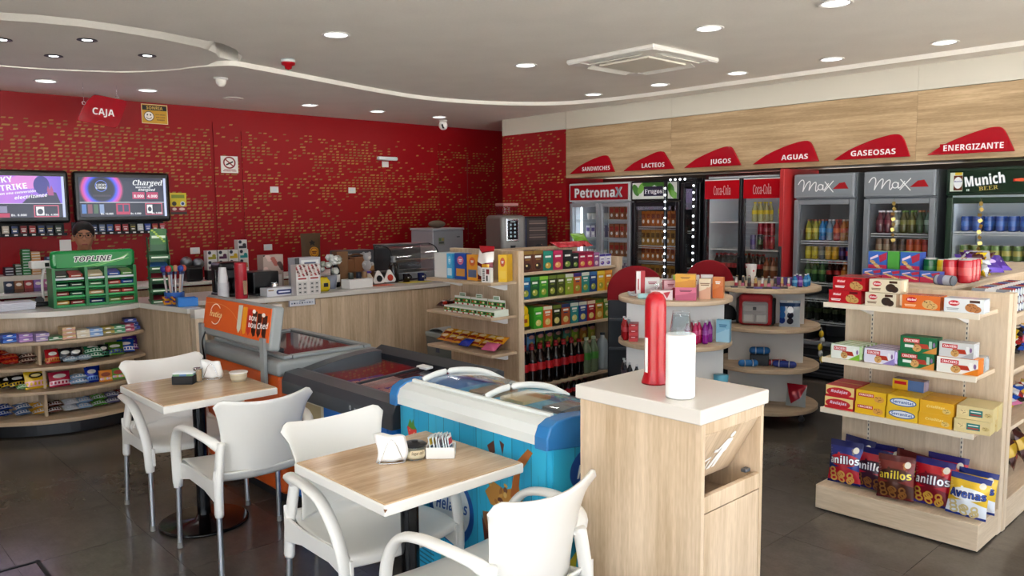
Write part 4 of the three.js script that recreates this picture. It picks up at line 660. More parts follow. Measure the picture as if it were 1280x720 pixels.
// ---------- drink coolers along the right wall ----------
const FX = 7.13;
const wireShelf = new Map();
function shelfGeo(w, d) { const k = w + ',' + d; if (!wireShelf.has(k)) { const g = []; const n = Math.round(w / .022); for (let i = 0; i <= n; i++) g.push(new THREE.BoxGeometry(.004, .004, d).translate(-w / 2 + w * i / n, 0, 0)); g.push(new THREE.BoxGeometry(w, .006, .006).translate(0, -.004, d / 2), new THREE.BoxGeometry(w, .006, .006).translate(0, -.004, -d / 2), new THREE.BoxGeometry(w, .006, .006).translate(0, -.024, d / 2)); wireShelf.set(k, mergeGeometries(g)); } return wireShelf.get(k); }
function cooler(o) {
  const { z0, z1, h = 1.955, d = .72, body, inner, frame, label, head, headH = .23, doors = 1, shelves, wire = true, kick = .33, name = 'drinks_cooler', lit = 0, handle = frame, topGap = 0 } = o;
  const w = z1 - z0, t = thing(name, label, 'cooler', [FX, 0, (z0 + z1) / 2], NX), th = .035, yTop = h - headH, iw = w - 2 * th;
  const P = (n, a, b, c, x, y, z, m) => part(t, n, box(a, b, c), m, [x, y, z]);
  P('side_panel', th, h - .04, d - .05, -w / 2 + th / 2, .04 + (h - .04) / 2, -.05 - (d - .05) / 2, body); P('side_panel', th, h - .04, d - .05, w / 2 - th / 2, .04 + (h - .04) / 2, -.05 - (d - .05) / 2, body);
  P('back_panel', iw, h - .04, .03, 0, .04 + (h - .04) / 2, -d + .015, inner); P('ceiling_panel', iw, .03, d - .09, 0, yTop + .005, -.05 - (d - .09) / 2, inner); P('floor_panel', iw, .03, d - .09, 0, kick - .015, -.05 - (d - .09) / 2, inner); P('top_cover', iw, .02, d - .09, 0, h - .01, -.05 - (d - .09) / 2, body);
  for (const s of [-1, 1]) P('liner', .004, yTop - kick - .04, d - .12, s * (iw / 2 - .003), (yTop + kick) / 2 - .01, -.07 - (d - .12) / 2, inner);
  part(t, 'kick_grille', box(w - .01, kick - .06, .03), M.dark, [0, .03 + (kick - .06) / 2, -.045]); for (let k = 0; k < 6; k++) part(t, 'grille_slat', box(w - .06, .012, .012), M.greyDark, [0, .07 + k * .032, -.026]); for (const s of [-1, 1]) part(t, 'foot', cyl(.02, .02, .04, 10), M.black, [s * (w / 2 - .06), .02, -.1]);
  if (head) { const hp = part(t, 'header', rbox(w - .004, headH - .01, .06, .012), o.headFrame ?? body, [0, h - headH / 2, -.02]); part(hp, 'header_print', packBox(w - .05, headH - .05, .004, head, o.headEdge ?? '#888'), M.gloss, [0, 0, .0315]); }
  const dw = w / doors;
  for (let k = 0; k < doors; k++) {
    const D = new THREE.Group(); D.name = 'door'; t.add(D); D.position.set(-w / 2 + dw * (k + .5), 0, 0); const b = o.bar ?? .045, y0 = kick + .01, y1 = yTop - .012, hh = y1 - y0;
    for (const s of [-1, 1]) part(D, 'door_frame', rbox(b, hh, .04, .006, 1), frame, [s * (dw / 2 - b / 2 - .003), (y0 + y1) / 2, -.022]);
    for (const y of [y0 + b / 2, y1 - b / 2]) part(D, 'door_frame', rbox(dw - 2 * b - .008, b, .04, .006, 1), frame, [0, y, -.022]);
    part(D, 'pane', box(dw - 2 * b - .008, hh - 2 * b, .005), M.glass, [0, (y0 + y1) / 2, -.022]);
    part(D, 'handle', rbox(.016, .3, .025, .005), handle, [(k ? -1 : 1) * (dw / 2 - b / 2 - .003) * (o.hs ?? 1), 1.0, .012]);
  }
  for (const y of shelves) part(t, 'shelf', wire ? shelfGeo(iw - .02, d - .2) : box(iw - .02, .012, d - .2), wire ? M.pale : M.white, [0, y, -.08 - (d - .2) / 2]);
  if (lit) { const s = part(t, 'light_strip', box(iw - .06, .014, .02), M.led, [0, yTop - .025, -.09]); const l = new THREE.RectAreaLight(new THREE.Color(.85, .94, 1), lit, iw - .08, .05); l.position.set(0, yTop - .038, -.11); l.rotation.set(-PI / 2 - .5, 0, 0); t.add(l); }
  return t;
}
const greyBody = mat('#767c84', .35), greyIn = mat('#8d949c', .5), whiteIn = mat('#ccd3da', .5), blackBody = mat('#101115', .3), greenBody = mat('#0d2a1a', .35);
const aPet = art(420, 90, (g, w, h) => { fill(g, '#a31420', 0, 0, w, h); txt(g, 'PetromaX', 205, 47, 74, '#f4f4f6', { max: 350, line: '#7e8590', lw: 5 }); txt(g, 'X', 356, 47, 74, '#8d949c', { max: 40 }); });
const aFru = art(240, 90, (g, w, h) => { fill(g, '#dfe6dc', 0, 0, w, h); for (let k = 0; k < 6; k++) { g.fillStyle = ['#4c8a2a', '#6fae3a', '#3b7522'][k % 3]; g.beginPath(); g.ellipse([20, 50, 150, 210, 226, 90][k], [40, 30, 10, 40, 70, 8][k], 34, 16, [1.2, -1.1, .2, 1.3, .8, 0][k], 0, 7); g.fill(); } fill(g, '#12142a', 64, 22, 104, 52); txt(g, 'Frugos', 116, 48, 32, '#f2f2f4', { f: 'serif', max: 96 }); });
const aMax = art(300, 110, (g, w, h) => { fill(g, '#838a92', 0, 0, w, h); g.strokeStyle = '#eef1f4'; g.lineWidth = 5; g.lineCap = 'round'; g.lineJoin = 'round'; g.beginPath(); g.moveTo(14, 44); g.bezierCurveTo(30, 10, 46, 12, 46, 40); g.lineTo(40, 84); g.bezierCurveTo(62, 30, 82, 14, 80, 40); g.lineTo(74, 78); g.bezierCurveTo(96, 32, 116, 22, 112, 48); g.bezierCurveTo(106, 96, 116, 88, 122, 74); g.stroke(); g.beginPath(); g.ellipse(136, 62, 13, 15, .2, 0, 7); g.moveTo(150, 50); g.lineTo(150, 78); g.bezierCurveTo(160, 80, 168, 60, 178, 44); g.moveTo(160, 34); g.lineTo(204, 90); g.moveTo(204, 30); g.lineTo(158, 86); g.stroke(); poly(g, '#a01c24', [[202, 74], [236, 42], [264, 38], [284, 74]]); });
const aMun = art(520, 100, (g, w, h) => { fill(g, '#10281a', 0, 0, w, h); fill(g, '#c9d2c6', 3, 8, 44, 84); fill(g, '#d8b83a', 20, 8, 24, 12); fill(g, '#5e2f22', 16, 22, 30, 66); oval(g, '#e6e9ee', 31, 54, 15, 26); txt(g, 'Munich', 31, 48, 8, '#3a3f8a'); txt(g, 'Munich', 120, 44, 60, '#f0f2f8', { max: 138, rot: -.12, line: '#8a93a5', lw: 4 }); txt(g, 'BEER', 134, 80, 24, '#bba35a', { f: 'serif', rot: -.1, max: 90 }); txt(g, 'IS', 66, 88, 12, '#e8ebf0'); fill(g, '#b02420', 214, 42, 60, 12); oval(g, '#e06040', 240, 48, 22, 7); txt(g, 'Munich', 400, 50, 50, '#f0f2f8', { max: 150, line: '#8a93a5', lw: 4 }); });
const aCoke = art(240, 64, (g, w, h) => { fill(g, '#b4101c', 0, 0, w, h); fill(g, '#e6e8ea', 0, 0, w, 4); txt(g, 'Coca-Cola', 122, 36, 40, '#dcb9bc', { f: 'serif', italic: true, w: 'normal', max: 120 }); });
cooler({ z0: -6.60, z1: -5.66, body: mat('#9aa1a8', .35), inner: whiteIn, frame: mat('#aab1b8', .3, { metal: .3 }), headFrame: mat('#c9cdd2', .3), head: aPet, headEdge: '#a31420', doors: 2, shelves: [1.515, 1.30, 1.08, .86, .62], wire: true, lit: 0, label: 'silver two-door dairy cooler under a red header with silver lettering' });
cooler({ z0: -5.645, z1: -4.995, body: blackBody, inner: mat('#5d5650', .6), frame: blackBody, head: aFru, headEdge: '#dfe6dc', headFrame: blackBody, shelves: [1.44, 1.225, 1.05, .83, .6], wire: true, label: 'black juice cooler with green leaf header' });
cooler({ z0: -4.985, z1: -4.735, body: blackBody, inner: mat('#1a1c22', .5), frame: blackBody, head: null, headH: .03, shelves: [1.4, 1.0, .7], label: 'narrow black cooler with dark glass beside the leaf header' });
cooler({ z0: -4.70, z1: -3.80, h: 1.985, body: mat('#4a0d12', .4), inner: mat('#d3dadf', .5), frame: blackBody, head: null, headH: .03, doors: 2, shelves: [1.495, 1.215, .93, .64], wire: false, lit: 3, bar: .03, label: 'double-door cola cooler with white ribbed interior and red print bands' });
{ const t = thing('cooler_side_panel', 'tall red panel standing between the cola cooler and the grey coolers', 'panel', [7.35, 0, -3.747]); part(t, 'board', rbox(.7, 2.01, .045, .006), mat('#b32a2c', .4), [0, 1.005, 0]); part(t, 'handle', rbox(.02, .35, .03, .006), M.dark, [-.36, 1.1, 0]); }
{ const cc = scene.children.find((o) => (o.userData.label ?? '').startsWith('double-door cola')); for (let k = 0; k < 15; k++) for (const x of [-.225, .225]) part(cc, 'wall_rib', box(.36, .012, .008), M.pale, [x, 1.0 + k * .047, -.686]); for (const [z, l] of [[-4.475, 'left'], [-4.025, 'right']]) { const t = thing('print_band', l === 'left' ? 'red script band on the cola cooler door beside the LED points' : 'red script band on the cola cooler door beside the red panel', 'banner', [FX - .002, 1.835, z], NX); const g = packBox(.40, .20, .003, aCoke, '#b4101c'); part(t, 'band', g, M.gloss); } }
for (const [a, b, l] of [[-3.69, -3.11, 'next to the red panel'], [-3.03, -2.43, 'next to the green beer cooler']]) cooler({ z0: a, z1: b, body: greyBody, inner: mat('#6a7078', .5), frame: mat('#80868d', .35), head: aMax, headEdge: '#838a92', headFrame: mat('#848b93', .3), shelves: a < -3.5 ? [1.325, 1.145, .93, .775, .56] : [1.405, 1.205, .99, .775, .56], lit: .3, label: `grey single-door drinks cooler with script header ${l}` });
cooler({ z0: -2.35, z1: -1.18, body: greenBody, inner: mat('#cfd9e2', .4), frame: mat('#14301f', .35), head: aMun, headEdge: '#10281a', headFrame: greenBody, shelves: [1.43, 1.19, .95, .70, .5], wire: true, lit: 3, bar: .05, label: 'dark green beer cooler with bright white interior' });
// LED point frame
{
  const t = thing('led_frame', 'black frame of white LED points around the narrow dark cooler', 'light', [7.085, 0, -4.957], NX);
  part(t, 'post', box(.035, 1.96, .02), M.blackMatt, [-.183, .98, 0]); part(t, 'post', box(.035, 1.96, .02), M.blackMatt, [.18, .98, 0]); part(t, 'cross_bar', box(.33, .03, .02), M.blackMatt, [0, 1.95, 0]);
  const bulb = new THREE.SphereGeometry(.011, 10, 8); const strip = mat('#ffffff', .5, { emissive: new THREE.Color(.9, .95, 1), emissiveIntensity: 5 });
  for (let k = 0; k < 15; k++) { const y = 1.86 - k * .072 - (k > 3 ? .03 : 0) - (k > 7 ? .03 : 0); part(t, 'led_point', bulb, strip, [-.183, y, .013]); part(t, 'led_point', bulb, strip, [.18, y + .02, .013]); }
  for (let k = 0; k < 4; k++) part(t, 'led_point', bulb, strip, [-.115 + k * .062, 1.95, .013]);
  part(t, 'led_tape', box(.006, .98, .003), mat('#8f96a5', .5), [-.183, 1.39, .0115]);
  for (const x of [-.183, .18]) { const l = new THREE.RectAreaLight(new THREE.Color(.9, .95, 1), 2.5, .02, 1.0); l.position.set(x, 1.39, .03); l.rotation.y = PI; t.add(l); }
}
{ // tube light in the dairy cooler
  const t = thing('cooler_tube_light', 'glowing vertical tube inside the dairy cooler', 'light', [7.24, 1.12, -6.50]); part(t, 'tube', cyl(.012, .012, 1.1, 12), M.led); const l = new THREE.RectAreaLight(new THREE.Color(.8, .92, 1), 4, .03, 1.0); l.position.set(.02, 0, .02); l.rotation.y = -2.3 + PI; t.add(l); part(t, 'clip', box(.03, .02, .04), M.white, [0, -.56, 0]);
}
// stock. fill(kinds, shelf y, z range, rows deep)
function row(kinds, y, z0, z1, x0, step, depth = 2, dx = .075) { let i = 0; for (let z = z0; z <= z1 + 1e-6; z += step, i++) for (let k = 0; k < depth; k++) kinds[Math.floor(i * kinds.length / Math.max(1, Math.round((z1 - z0) / step + 1))) % kinds.length]([x0 + k * dx, y, z], 0); }
{ // grey cooler next to the red panel
  const g = 'drinks in the grey cooler by the red panel', b = (l, body, lab, c) => bottle('drink_bottle', l, g, .20, .031, body, lab, c), c = (l, a, d) => can('drink_can', l, g, .125, .029, a, d);
  row([b('bottle of yellow drink with red cap in the grey cooler', '#8a8a2c', '#c0b43a', '#7a2020'), b('bottle of bright blue drink in the grey cooler', '#1466a0', '#2a86c0', '#8a2a20'), b('clear bottle with blue label in the grey cooler', '#6f8798', '#2f78b0', '#c8ccd0'), b('bottle of red drink in the grey cooler', '#8a2018', '#c05a30', '#b03a30'), b('bottle of orange drink in the grey cooler', '#9a5a1c', '#b0482a', '#c8c0b8'), b('bottle of dark teal drink in the grey cooler', '#2c5248', '#6a8a80', '#20302a')], 1.33, -3.60, -3.20, 7.27, .068);
  row([c('yellow energy drink can in the grey cooler', '#a89a1c', '#c9bb30'), c('grey energy drink can in the grey cooler', '#5a5c52', '#8a8a70'), c('gold energy drink can in the grey cooler', '#b08a1c', '#d0a830'), c('navy energy drink can in the grey cooler', '#15183a', '#30346a'), c('blue and red energy drink can in the grey cooler', '#28387c', '#a03040')], 1.15, -3.60, -3.20, 7.27, .066);
  row([b('green soda bottle low in the grey cooler by the red panel', '#1c4a26', '#5a8a3a', '#2a6a30'), b('cola bottle low in the grey cooler by the red panel', '#1c0c08', '#a01c1c', '#a01c1c'), b('orange soda bottle low in the grey cooler by the red panel', '#8a4a14', '#c07a20', '#c06a20')], .935, -3.60, -3.20, 7.27, .072);
  row([b('dark bottle on the lowest wire of the grey cooler by the red panel', '#17201a', '#3a4a2a', '#2a2a2a')], .565, -3.58, -3.22, 7.27, .09);
}
{ // grey cooler next to the beer cooler
  const g = 'drinks in the grey cooler by the beer cooler', b = (l, body, lab, c) => bottle('drink_bottle', l, g, .20, .031, body, lab, c), c = (l, a, d) => can('drink_can', l, g, .15, .029, a, d);
  row([b('plum coloured bottle with white cap', '#5a1c2a', '#7a2a3a', '#e8e8ea'), b('clear bottle with white cap and pale label', '#7a7f78', '#c8cabc', '#e8e8ea'), b('olive bottle with green cap', '#4a4c1c', '#7a7c30', '#5a8a2a'), b('dark green bottle with orange cap', '#22401c', '#3a5a2a', '#b0602a'), b('teal tinted bottle with brown cap', '#3a5a50', '#8aa098', '#6a3020')], 1.41, -2.935, -2.52, 7.27, .068);
  row([c('tan can in the grey cooler by the beer cooler', '#7a5a44', '#a08a70'), c('brown can in the grey cooler by the beer cooler', '#3f2a20', '#5a4030'), c('red-orange can in the grey cooler by the beer cooler', '#b0401c', '#c85a28'), c('red can in the grey cooler by the beer cooler', '#98201a', '#c03a2a')], 1.21, -2.935, -2.52, 7.27, .066);
  row([b('green bottle low in the grey cooler by the beer cooler', '#16401f', '#2a6a34', '#1c5a28')], .995, -2.935, -2.52, 7.27, .07);
}
{ // beer cooler
  const g = 'drinks in the beer cooler'; const blue = can('beer_can', 'blue beer can with silver top in the beer cooler', g, .125, .033, '#1a4a9c', '#2f64b8'), gr = can('beer_can', 'green and gold beer can in the beer cooler', g, .125, .033, '#5a7a3a', '#b0a850'), dk = bottle('beer_bottle', 'dark green beer bottle in the beer cooler', g, .19, .03, '#12301c', '#c8ccc0', '#8a8a80');
  row([blue], 1.435, -2.24, -1.28, 7.28, .086); row([gr], 1.195, -2.24, -1.28, 7.28, .078); row([dk], .955, -2.24, -1.28, 7.28, .072);
}
{ // cola cooler
  const g = 'drinks in the cola cooler'; const ton = bottle('tonic_bottle', 'clear bottle with yellow label and cap in the cola cooler', g, .20, .03, '#a8a878', '#d6c01c', '#d6c01c'), lime = bottle('lime_bottle', 'clear bottle with lime green label in the cola cooler', g, .22, .032, '#9aa890', '#a6c428', '#b8c0a8'), cola = bottle('cola_bottle', 'cola bottle with red label in the cola cooler', g, .235, .033, '#1a0b08', '#b0141c', '#b0141c');
  const rc = can('soda_can', 'tall red can in the cola cooler', g, .135, .029, '#a8182a', '#c03040'), mc = can('energy_can', 'tall black can with green claw mark in the cola cooler', g, .15, .029, '#0c0e0e', '#2a5a1c'), pc = can('energy_can', 'tall lilac can in the cola cooler', g, .15, .029, '#8a84a8', '#6a5a9a'), mix = bottle('juice_bottle', 'amber bottle with red cap in the cola cooler', g, .21, .03, '#8a4a2c', '#c8a080', '#a01c1c');
  row([ton], 1.503, -4.17, -3.98, 7.26, .064, 2); lime([7.26, 1.503, -3.88]); lime([7.34, 1.503, -3.87]);
  for (let i = 0; i < 3; i++) for (let k = 0; k < 2; k++) rc([7.38, 1.223 + k * .1355, -4.17 + i * .064]); pc([7.25, 1.223, -4.18]); mc([7.25, 1.223, -4.10]); mix([7.25, 1.223, -3.87]); for (let k = 0; k < 2; k++) rc([7.27, 1.223 + k * .1355, -4.31]);
  row([cola], .938, -4.60, -4.31, 7.26, .072, 3); row([cola, mix, mix], .938, -4.18, -3.87, 7.26, .075, 2); row([cola], .648, -4.60, -4.31, 7.26, .075, 2);
}
{ // dairy and juice
  const g = 'stock in the dairy cooler', A = (c, d) => art(30, 40, (x, w, h) => { fill(x, c, 0, 0, w, h); fill(x, d, 4, 8, w - 8, 12); oval(x, '#fff', w / 2, 28, 7, 5); });
  const cup = product('yogurt_cup', 'white yogurt cup in the dairy cooler', 'cup', g, (t) => { part(t, 'cup', lathe([[0, 0], [.026, 0], [.034, .075], [0, .075]], 16), M.white); part(t, 'lid', lathe([[0, .079], [.036, .079], [.036, .076], [0, .076]], 16), liq('#4a8a4a', .3)); });
  const milk = single('milk_carton', 'violet and white milk carton in the dairy cooler', 'carton', g, packBox(.065, .14, .06, A('#d8d6e0', '#5a4a90'), '#8a80a8'), M.print), pac = single('snack_carton', 'tan and red carton in the dairy cooler', 'carton', g, packBox(.07, .16, .06, A('#a0623a', '#b02c20'), '#8a4a2c'), M.print);
  for (let z = -6.42; z < -6.14; z += .078) { cup([7.30, 1.52, z]); cup([7.38, 1.52, z]); milk([7.30, 1.305 + .072, z], NX); milk([7.38, 1.305 + .072, z], NX); cup([7.30, 1.085, z]); }
  for (let z = -6.05; z < -5.72; z += .08) { pac([7.30, 1.602, z], NX); pac([7.30, 1.387, z], NX); pac([7.38, 1.387, z], NX); pac([7.30, 1.167, z], NX); milk([7.3, .935, z], NX); }
  const g2 = 'juice cartons in the black juice cooler', j = single('juice_carton', 'orange juice carton in the black juice cooler', 'carton', g2, packBox(.062, .17, .06, A('#c0702a', '#8a3a14'), '#a05a24'), M.print), j2 = single('juice_carton', 'golden juice carton in the black juice cooler', 'carton', g2, packBox(.062, .17, .06, A('#b88a3a', '#6a4a1c'), '#8a6a2c'), M.print);
  for (let z = -5.58; z < -5.06; z += .068) { j([7.3, 1.532, z], NX); j2([7.3, 1.317, z], NX); j([7.3, 1.142, z], NX); j2([7.3, .922, z], NX); }
}
// gold foil strips on the cooler glass
for (const [z, n, y, l] of [[-2.745, 8, 1.67, 'grey cooler'], [-2.07, 9, 1.66, 'beer cooler']]) { const t = thing('foil_garland', `strip of gold foil squares hanging on the ${l} glass`, 'decoration', [7.075, y, z], NX); const gold = mat('#d8b866', .25, { metal: .7 }); for (let k = 0; k < n; k++) part(t, 'foil_piece', box(.026, .03, .003), gold, [Math.sin(k * 2.1) * .006, -k * .045, 0], [0, Math.sin(k * 3) * .5, k * .7]); part(t, 'thread', box(.002, n * .045 + .03, .002), gold, [0, -n * .0225 + .035, -.003]); part(t, 'suction_cup', cyl(.012, .012, .01, 12), M.clear, [0, .045, 0], [PI / 2, 0, 0]); }
// ---------- goods on the end gondola (fronts look to -x) ----------
const rand = (i, k = 1) => { const s = Math.sin(i * 127.1 + k * 311.7) * 43758.5453; return s - Math.floor(s); };
function wrapPack(name, label, group, w, h, d, a, side, m = M.foil) {       // biscuit pack with crimped ends
  return product(name, label, 'biscuits', group, (t) => { const g = packBox(w - .016, h, d, a, side), p = g.attributes.position; part(t, 'wrapper', g, m, [0, h / 2, 0]); for (const s of [-1, 1]) part(t, 'end_seal', packBox(.014, h * .8, .003, swatch(side), side), m, [s * (w / 2 - .005), h / 2, 0], [0, s * .4, 0]); });
}
const cook = (g, x, y, r, c) => { oval(g, c, x, y, r, r * .72); for (let k = 0; k < 9; k++) oval(g, 'rgba(60,30,12,.55)', x + (rand(k, 3) - .5) * r * 1.4, y + (rand(k, 5) - .5) * r, r * .1, r * .1); };
const mab = (bg, cc, txc = '#fff', dark = '#4a2a1c') => art(150, 56, (g, w, h) => { fill(g, bg, 0, 0, w, h); oval(g, '#c3202c', 38, 19, 21, 11); txt(g, 'Mabel', 38, 19, 12, '#fff', { italic: true }); bars(g, txc, 34, 38, 46, 2, 3); cook(g, 104, 34, 24, cc); cook(g, 122, 40, 18, cc); fill(g, dark, 96, 5, 38, 10); });
const crk = (bg, b2, o = {}) => art(150, 56, (g, w, h) => { fill(g, bg, 0, 0, w, h); poly(g, b2, [[90, 56], [150, 30], [150, 56]]); fill(g, '#c5222a', 14, 8, 66, 15); txt(g, 'CRACKERS', 47, 16, 12, '#fff', { max: 60 }); poly(g, '#b83a26', [[58, 24], [112, 24], [122, 40], [70, 40]]); cook(g, 70, 40, 18, '#d0a060'); fill(g, '#ffffffaa', 118, 12, 12, 26); oval(g, '#8a6a9a', 138, 24, 5, 9); if (o.t) fill(g, '#dfe8e2', 20, 30, 36, 10); });
{
  const y1 = 1.1445, y2 = .8475, y3 = .5735, gz = 'biscuits on the end gondola', T_ = NX;
  const red = wrapPack('biscuit_pack', 'red cookie pack on the top shelf of the end gondola', gz, .185, .068, .10, mab('#b81420', '#c49a5a', '#fff', '#6a1018'), '#a01018');
  for (let k = 0; k < 2; k++) { red([4.12 + k * .105, y1, -1.81], T_); red([4.13 + k * .105, y1 + .0685, -1.795], T_); }
  const cream = wrapPack('biscuit_pack', 'cream cookie pack with dark chocolate cookies on the end gondola', gz, .17, .066, .10, mab('#e6d9bf', '#3a2a22', '#6a4a3a'), '#d6c8aa'); cream([4.12, y1, -1.625], T_ - .04); cream([4.15, y1 + .0665, -1.62], T_);
  wrapPack('biscuit_pack', 'orange cookie pack on the top shelf of the end gondola', gz, .19, .068, .10, mab('#e0702a', '#d8b070', '#f8d0a8', '#e0702a'), '#d0601c')([4.12, y1, -1.435], T_ + .03);
  wrapPack('biscuit_pack', 'white cookie pack with silver ends on the end gondola', gz, .185, .066, .10, mab('#dfe4e6', '#b0703a', '#9aa0a4'), '#cfd6da')([4.12, y1, -1.245], T_ + .05);
  const gr = wrapPack('biscuit_pack', 'white and green cracker pack, one of a leaning row on the end gondola', gz, .165, .075, .028, crk('#eef2ea', '#8ac23a'), '#b8d8a0'); for (let k = 0; k < 5; k++) gr([4.09 + k * .038, y2, -1.80 + k * .004], T_);
  const li = wrapPack('biscuit_pack', 'lilac cracker pack, one of a leaning row on the end gondola', gz, .165, .075, .028, crk('#e6e2f2', '#9a86c8'), '#b8a8d8'); for (let k = 0; k < 5; k++) li([4.09 + k * .038, y2, -1.625 + k * .004], T_);
  const ge = single('cracker_box', 'dark green cracker box on the end gondola', 'biscuits', gz, packBox(.17, .078, .08, crk('#0f6a3c', '#d08a3a', { t: 'integral' }), '#0c5a32'), M.print); ge([4.13, y2 + .039, -1.452], T_); ge([4.13, y2 + .1175, -1.445], T_ + .02); ge([4.22, y2 + .039, -1.43], T_);
  wrapPack('biscuit_pack', 'orange and white cracker pack under a grey one on the end gondola', gz, .195, .075, .09, crk('#f0efe8', '#e08020'), '#e07a20')([4.13, y2, -1.265], T_ + .03); wrapPack('biscuit_pack', 'grey cracker pack lying on an orange one on the end gondola', gz, .165, .072, .09, crk('#d6d8d8', '#b0b4b8'), '#c2c6c8')([4.14, y2 + .0755, -1.275], T_ + .02);
  wrapPack('biscuit_pack', 'silver-ended cracker pack lying behind the orange one on the end gondola', gz, .12, .07, .08, crk('#d6d8d8', '#b0b4b8'), '#b4b8bc')([4.24, y2, -1.235], T_ + .1);
  const A3 = [['red and cream biscuit box on the third shelf of the end gondola', art(120, 56, (g, w, h) => { fill(g, '#e8cf86', 0, 0, w, h); oval(g, '#c21c26', 56, 30, 52, 22); txt(g, 'Rodajas', 56, 26, 19, '#e6dcf2', { italic: true }); fill(g, '#c21c26', 0, 44, 120, 12); }), '#c8323a', -1.825], ['yellow biscuit box with a red cracker label on the end gondola', art(120, 56, (g, w, h) => { fill(g, '#e6b81c', 0, 0, w, h); fill(g, '#c5222a', 10, 14, 62, 16); txt(g, 'CRACKERS', 41, 22, 12, '#fff', { max: 56 }); cook(g, 92, 34, 20, '#d89a4a'); }), '#e0b018', -1.662], ['yellow biscuit box with a blue oval on the end gondola', art(120, 56, (g, w, h) => { fill(g, '#e8bd26', 0, 0, w, h); oval(g, '#dfe8f4', 60, 28, 48, 16); g.strokeStyle = '#2a52a0'; g.lineWidth = 4; g.beginPath(); g.ellipse(60, 28, 48, 16, 0, 0, 7); g.stroke(); txt(g, 'Serranitas', 60, 28, 17, '#24489a', { max: 80 }); }), '#e2b41c', -1.503], ['plain yellow biscuit box on the end gondola', art(120, 56, (g, w, h) => { fill(g, '#e6ae22', 0, 0, w, h); txt(g, 'Criollitas', 56, 24, 15, '#f4dc9a', { italic: true }); cook(g, 96, 38, 15, '#e0c070'); }), '#dca018', -1.347], ['beige biscuit box with teal label on the end gondola', art(120, 56, (g, w, h) => { fill(g, '#d8c690', 0, 0, w, h); fill(g, '#12706c', 42, 14, 44, 28); bars(g, '#e8f0ea', 64, 21, 34, 1, 4); fill(g, '#b03a30', 46, 32, 36, 6); cook(g, 24, 28, 14, '#e2cf9a'); cook(g, 104, 30, 12, '#c8b070'); }), '#d0be86', -1.188]];
  for (const [l, a, c, z] of A3) { const b = single('biscuit_box', l, 'biscuits', gz, packBox(.152, .062, .10, a, c), M.print), turn = T_ + (z > -1.25 ? .08 : 0); for (let k = 0; k < 2; k++) { b([4.125 + (z > -1.25 ? k * .015 : 0), y3 + .031 + k * .0625, z + k * .004], turn); } b([4.232, y3 + .031, z], turn); b([4.232, y3 + .0935, z], turn); }
  wrapPack('biscuit_pack', 'loose yellow and blue biscuit pack lying across the stacked boxes', gz, .17, .055, .07, art(120, 40, (g, w, h) => { fill(g, '#e6b82a', 0, 0, w, h); fill(g, '#5a7ab0', 60, 0, 60, h); fill(g, '#c5222a', 8, 8, 46, 12); }), '#9a8a9a')([4.25, y3 + .126, -1.53], T_);
  // snack bags on the base
  const bagA = (bg, c2, t, tc, food, b3) => art(120, 160, (g, w, h) => { fill(g, bg, 0, 0, w, h); fill(g, b3 ?? bg, 0, 0, w, 22); fill(g, b3 ?? bg, 0, h - 14, w, 14); poly(g, c2, [[0, 110], [60, 92], [120, 108], [120, 150], [0, 150]]); for (let k = 0; k < 9; k++) { g.strokeStyle = food; g.lineWidth = 6; g.beginPath(); g.ellipse(20 + (k * 31) % 90, 112 + (k * 17) % 36, 10, 8, k, 0, 7); g.stroke(); } for (let k = 0; k < 14; k++) oval(g, ['#ffffff33', c2, '#e8c05a66'][k % 3], (k * 41) % 120, 26 + (k * 23) % 60, 4 + k % 6, 3 + k % 3, k); oval(g, c2, 60, 72, 54, 24, -.06); txt(g, t, 60, 72, 38, tc, { line: '#20183a', lw: 4, max: 108, rot: -.06 }); oval(g, '#e8e2d0', 98, 30, 10, 12); });
  const B = [['blue snack bag with ring snacks on the gondola base', bagA('#1c2a7a', '#b01c2a', 'anillos', '#fff', '#d0a050', '#141c5a'), .165, .215, [[4.15, -1.81, .05], [4.25, -1.80, -.1]]], ['crimson and blue snack bag on the gondola base', bagA('#a01428', '#3a1a2a', 'anillos', '#f2eef2', '#7a4a22', '#1c1c5a'), .17, .20, [[4.17, -1.675, 0], [4.28, -1.66, .1]]], ['brown and yellow chocolate ring snack bag on the gondola base', bagA('#7a2a22', '#4a2416', 'anillos', '#f0d23a', '#8a5a2a', '#5a1c1c'), .17, .205, [[4.115, -1.53, .06], [4.22, -1.51, -.1]]], ['bright red snack bag with ring snacks on the gondola base', bagA('#bc1524', '#7a1420', 'anillos', '#f4f0f4', '#d0a03a', '#2a2470'), .18, .215, [[4.15, -1.365, -.05], [4.26, -1.35, .05]]], ['blue, white and yellow cereal snack bag leaning on the gondola base', bagA('#e2b82a', '#e8ecf2', 'Avenas', '#2a4aa0', '#d8c48a', '#1c2f7c'), .165, .185, [[4.115, -1.205, .1], [4.21, -1.195, .05]]]];
  B.forEach(([l, a, w, h, spots], i) => { const b = single('snack_bag', l, 'snack bag', 'snack bags on the gondola base', bag(w + .012, h + .015, .095, a, i), M.foil); spots.forEach(([x, z, dt], k) => b([Math.min(x + .025 + k * .012, 4.30), .1465, z], T_ + dt, -.2, (rand(i, k + 3) - .5) * .16)); });
  // on top of the long side
  const waf = art(90, 120, (g, w, h) => { fill(g, '#2f62b8', 0, 0, w, h); fill(g, '#c2244a', 0, 60, w, 60); poly(g, '#f2d8e2', [[8, 30], [46, 14], [48, 24], [10, 40]]); for (let k = 0; k < 10; k++) fill(g, ['#d8a860', '#e6c88a'][k % 2], 8 + (k * 23) % 60, 40 + (k * 19) % 50, 18, 9); poly(g, '#b02040', [[50, 20], [88, 4], [88, 34], [56, 50]]); });
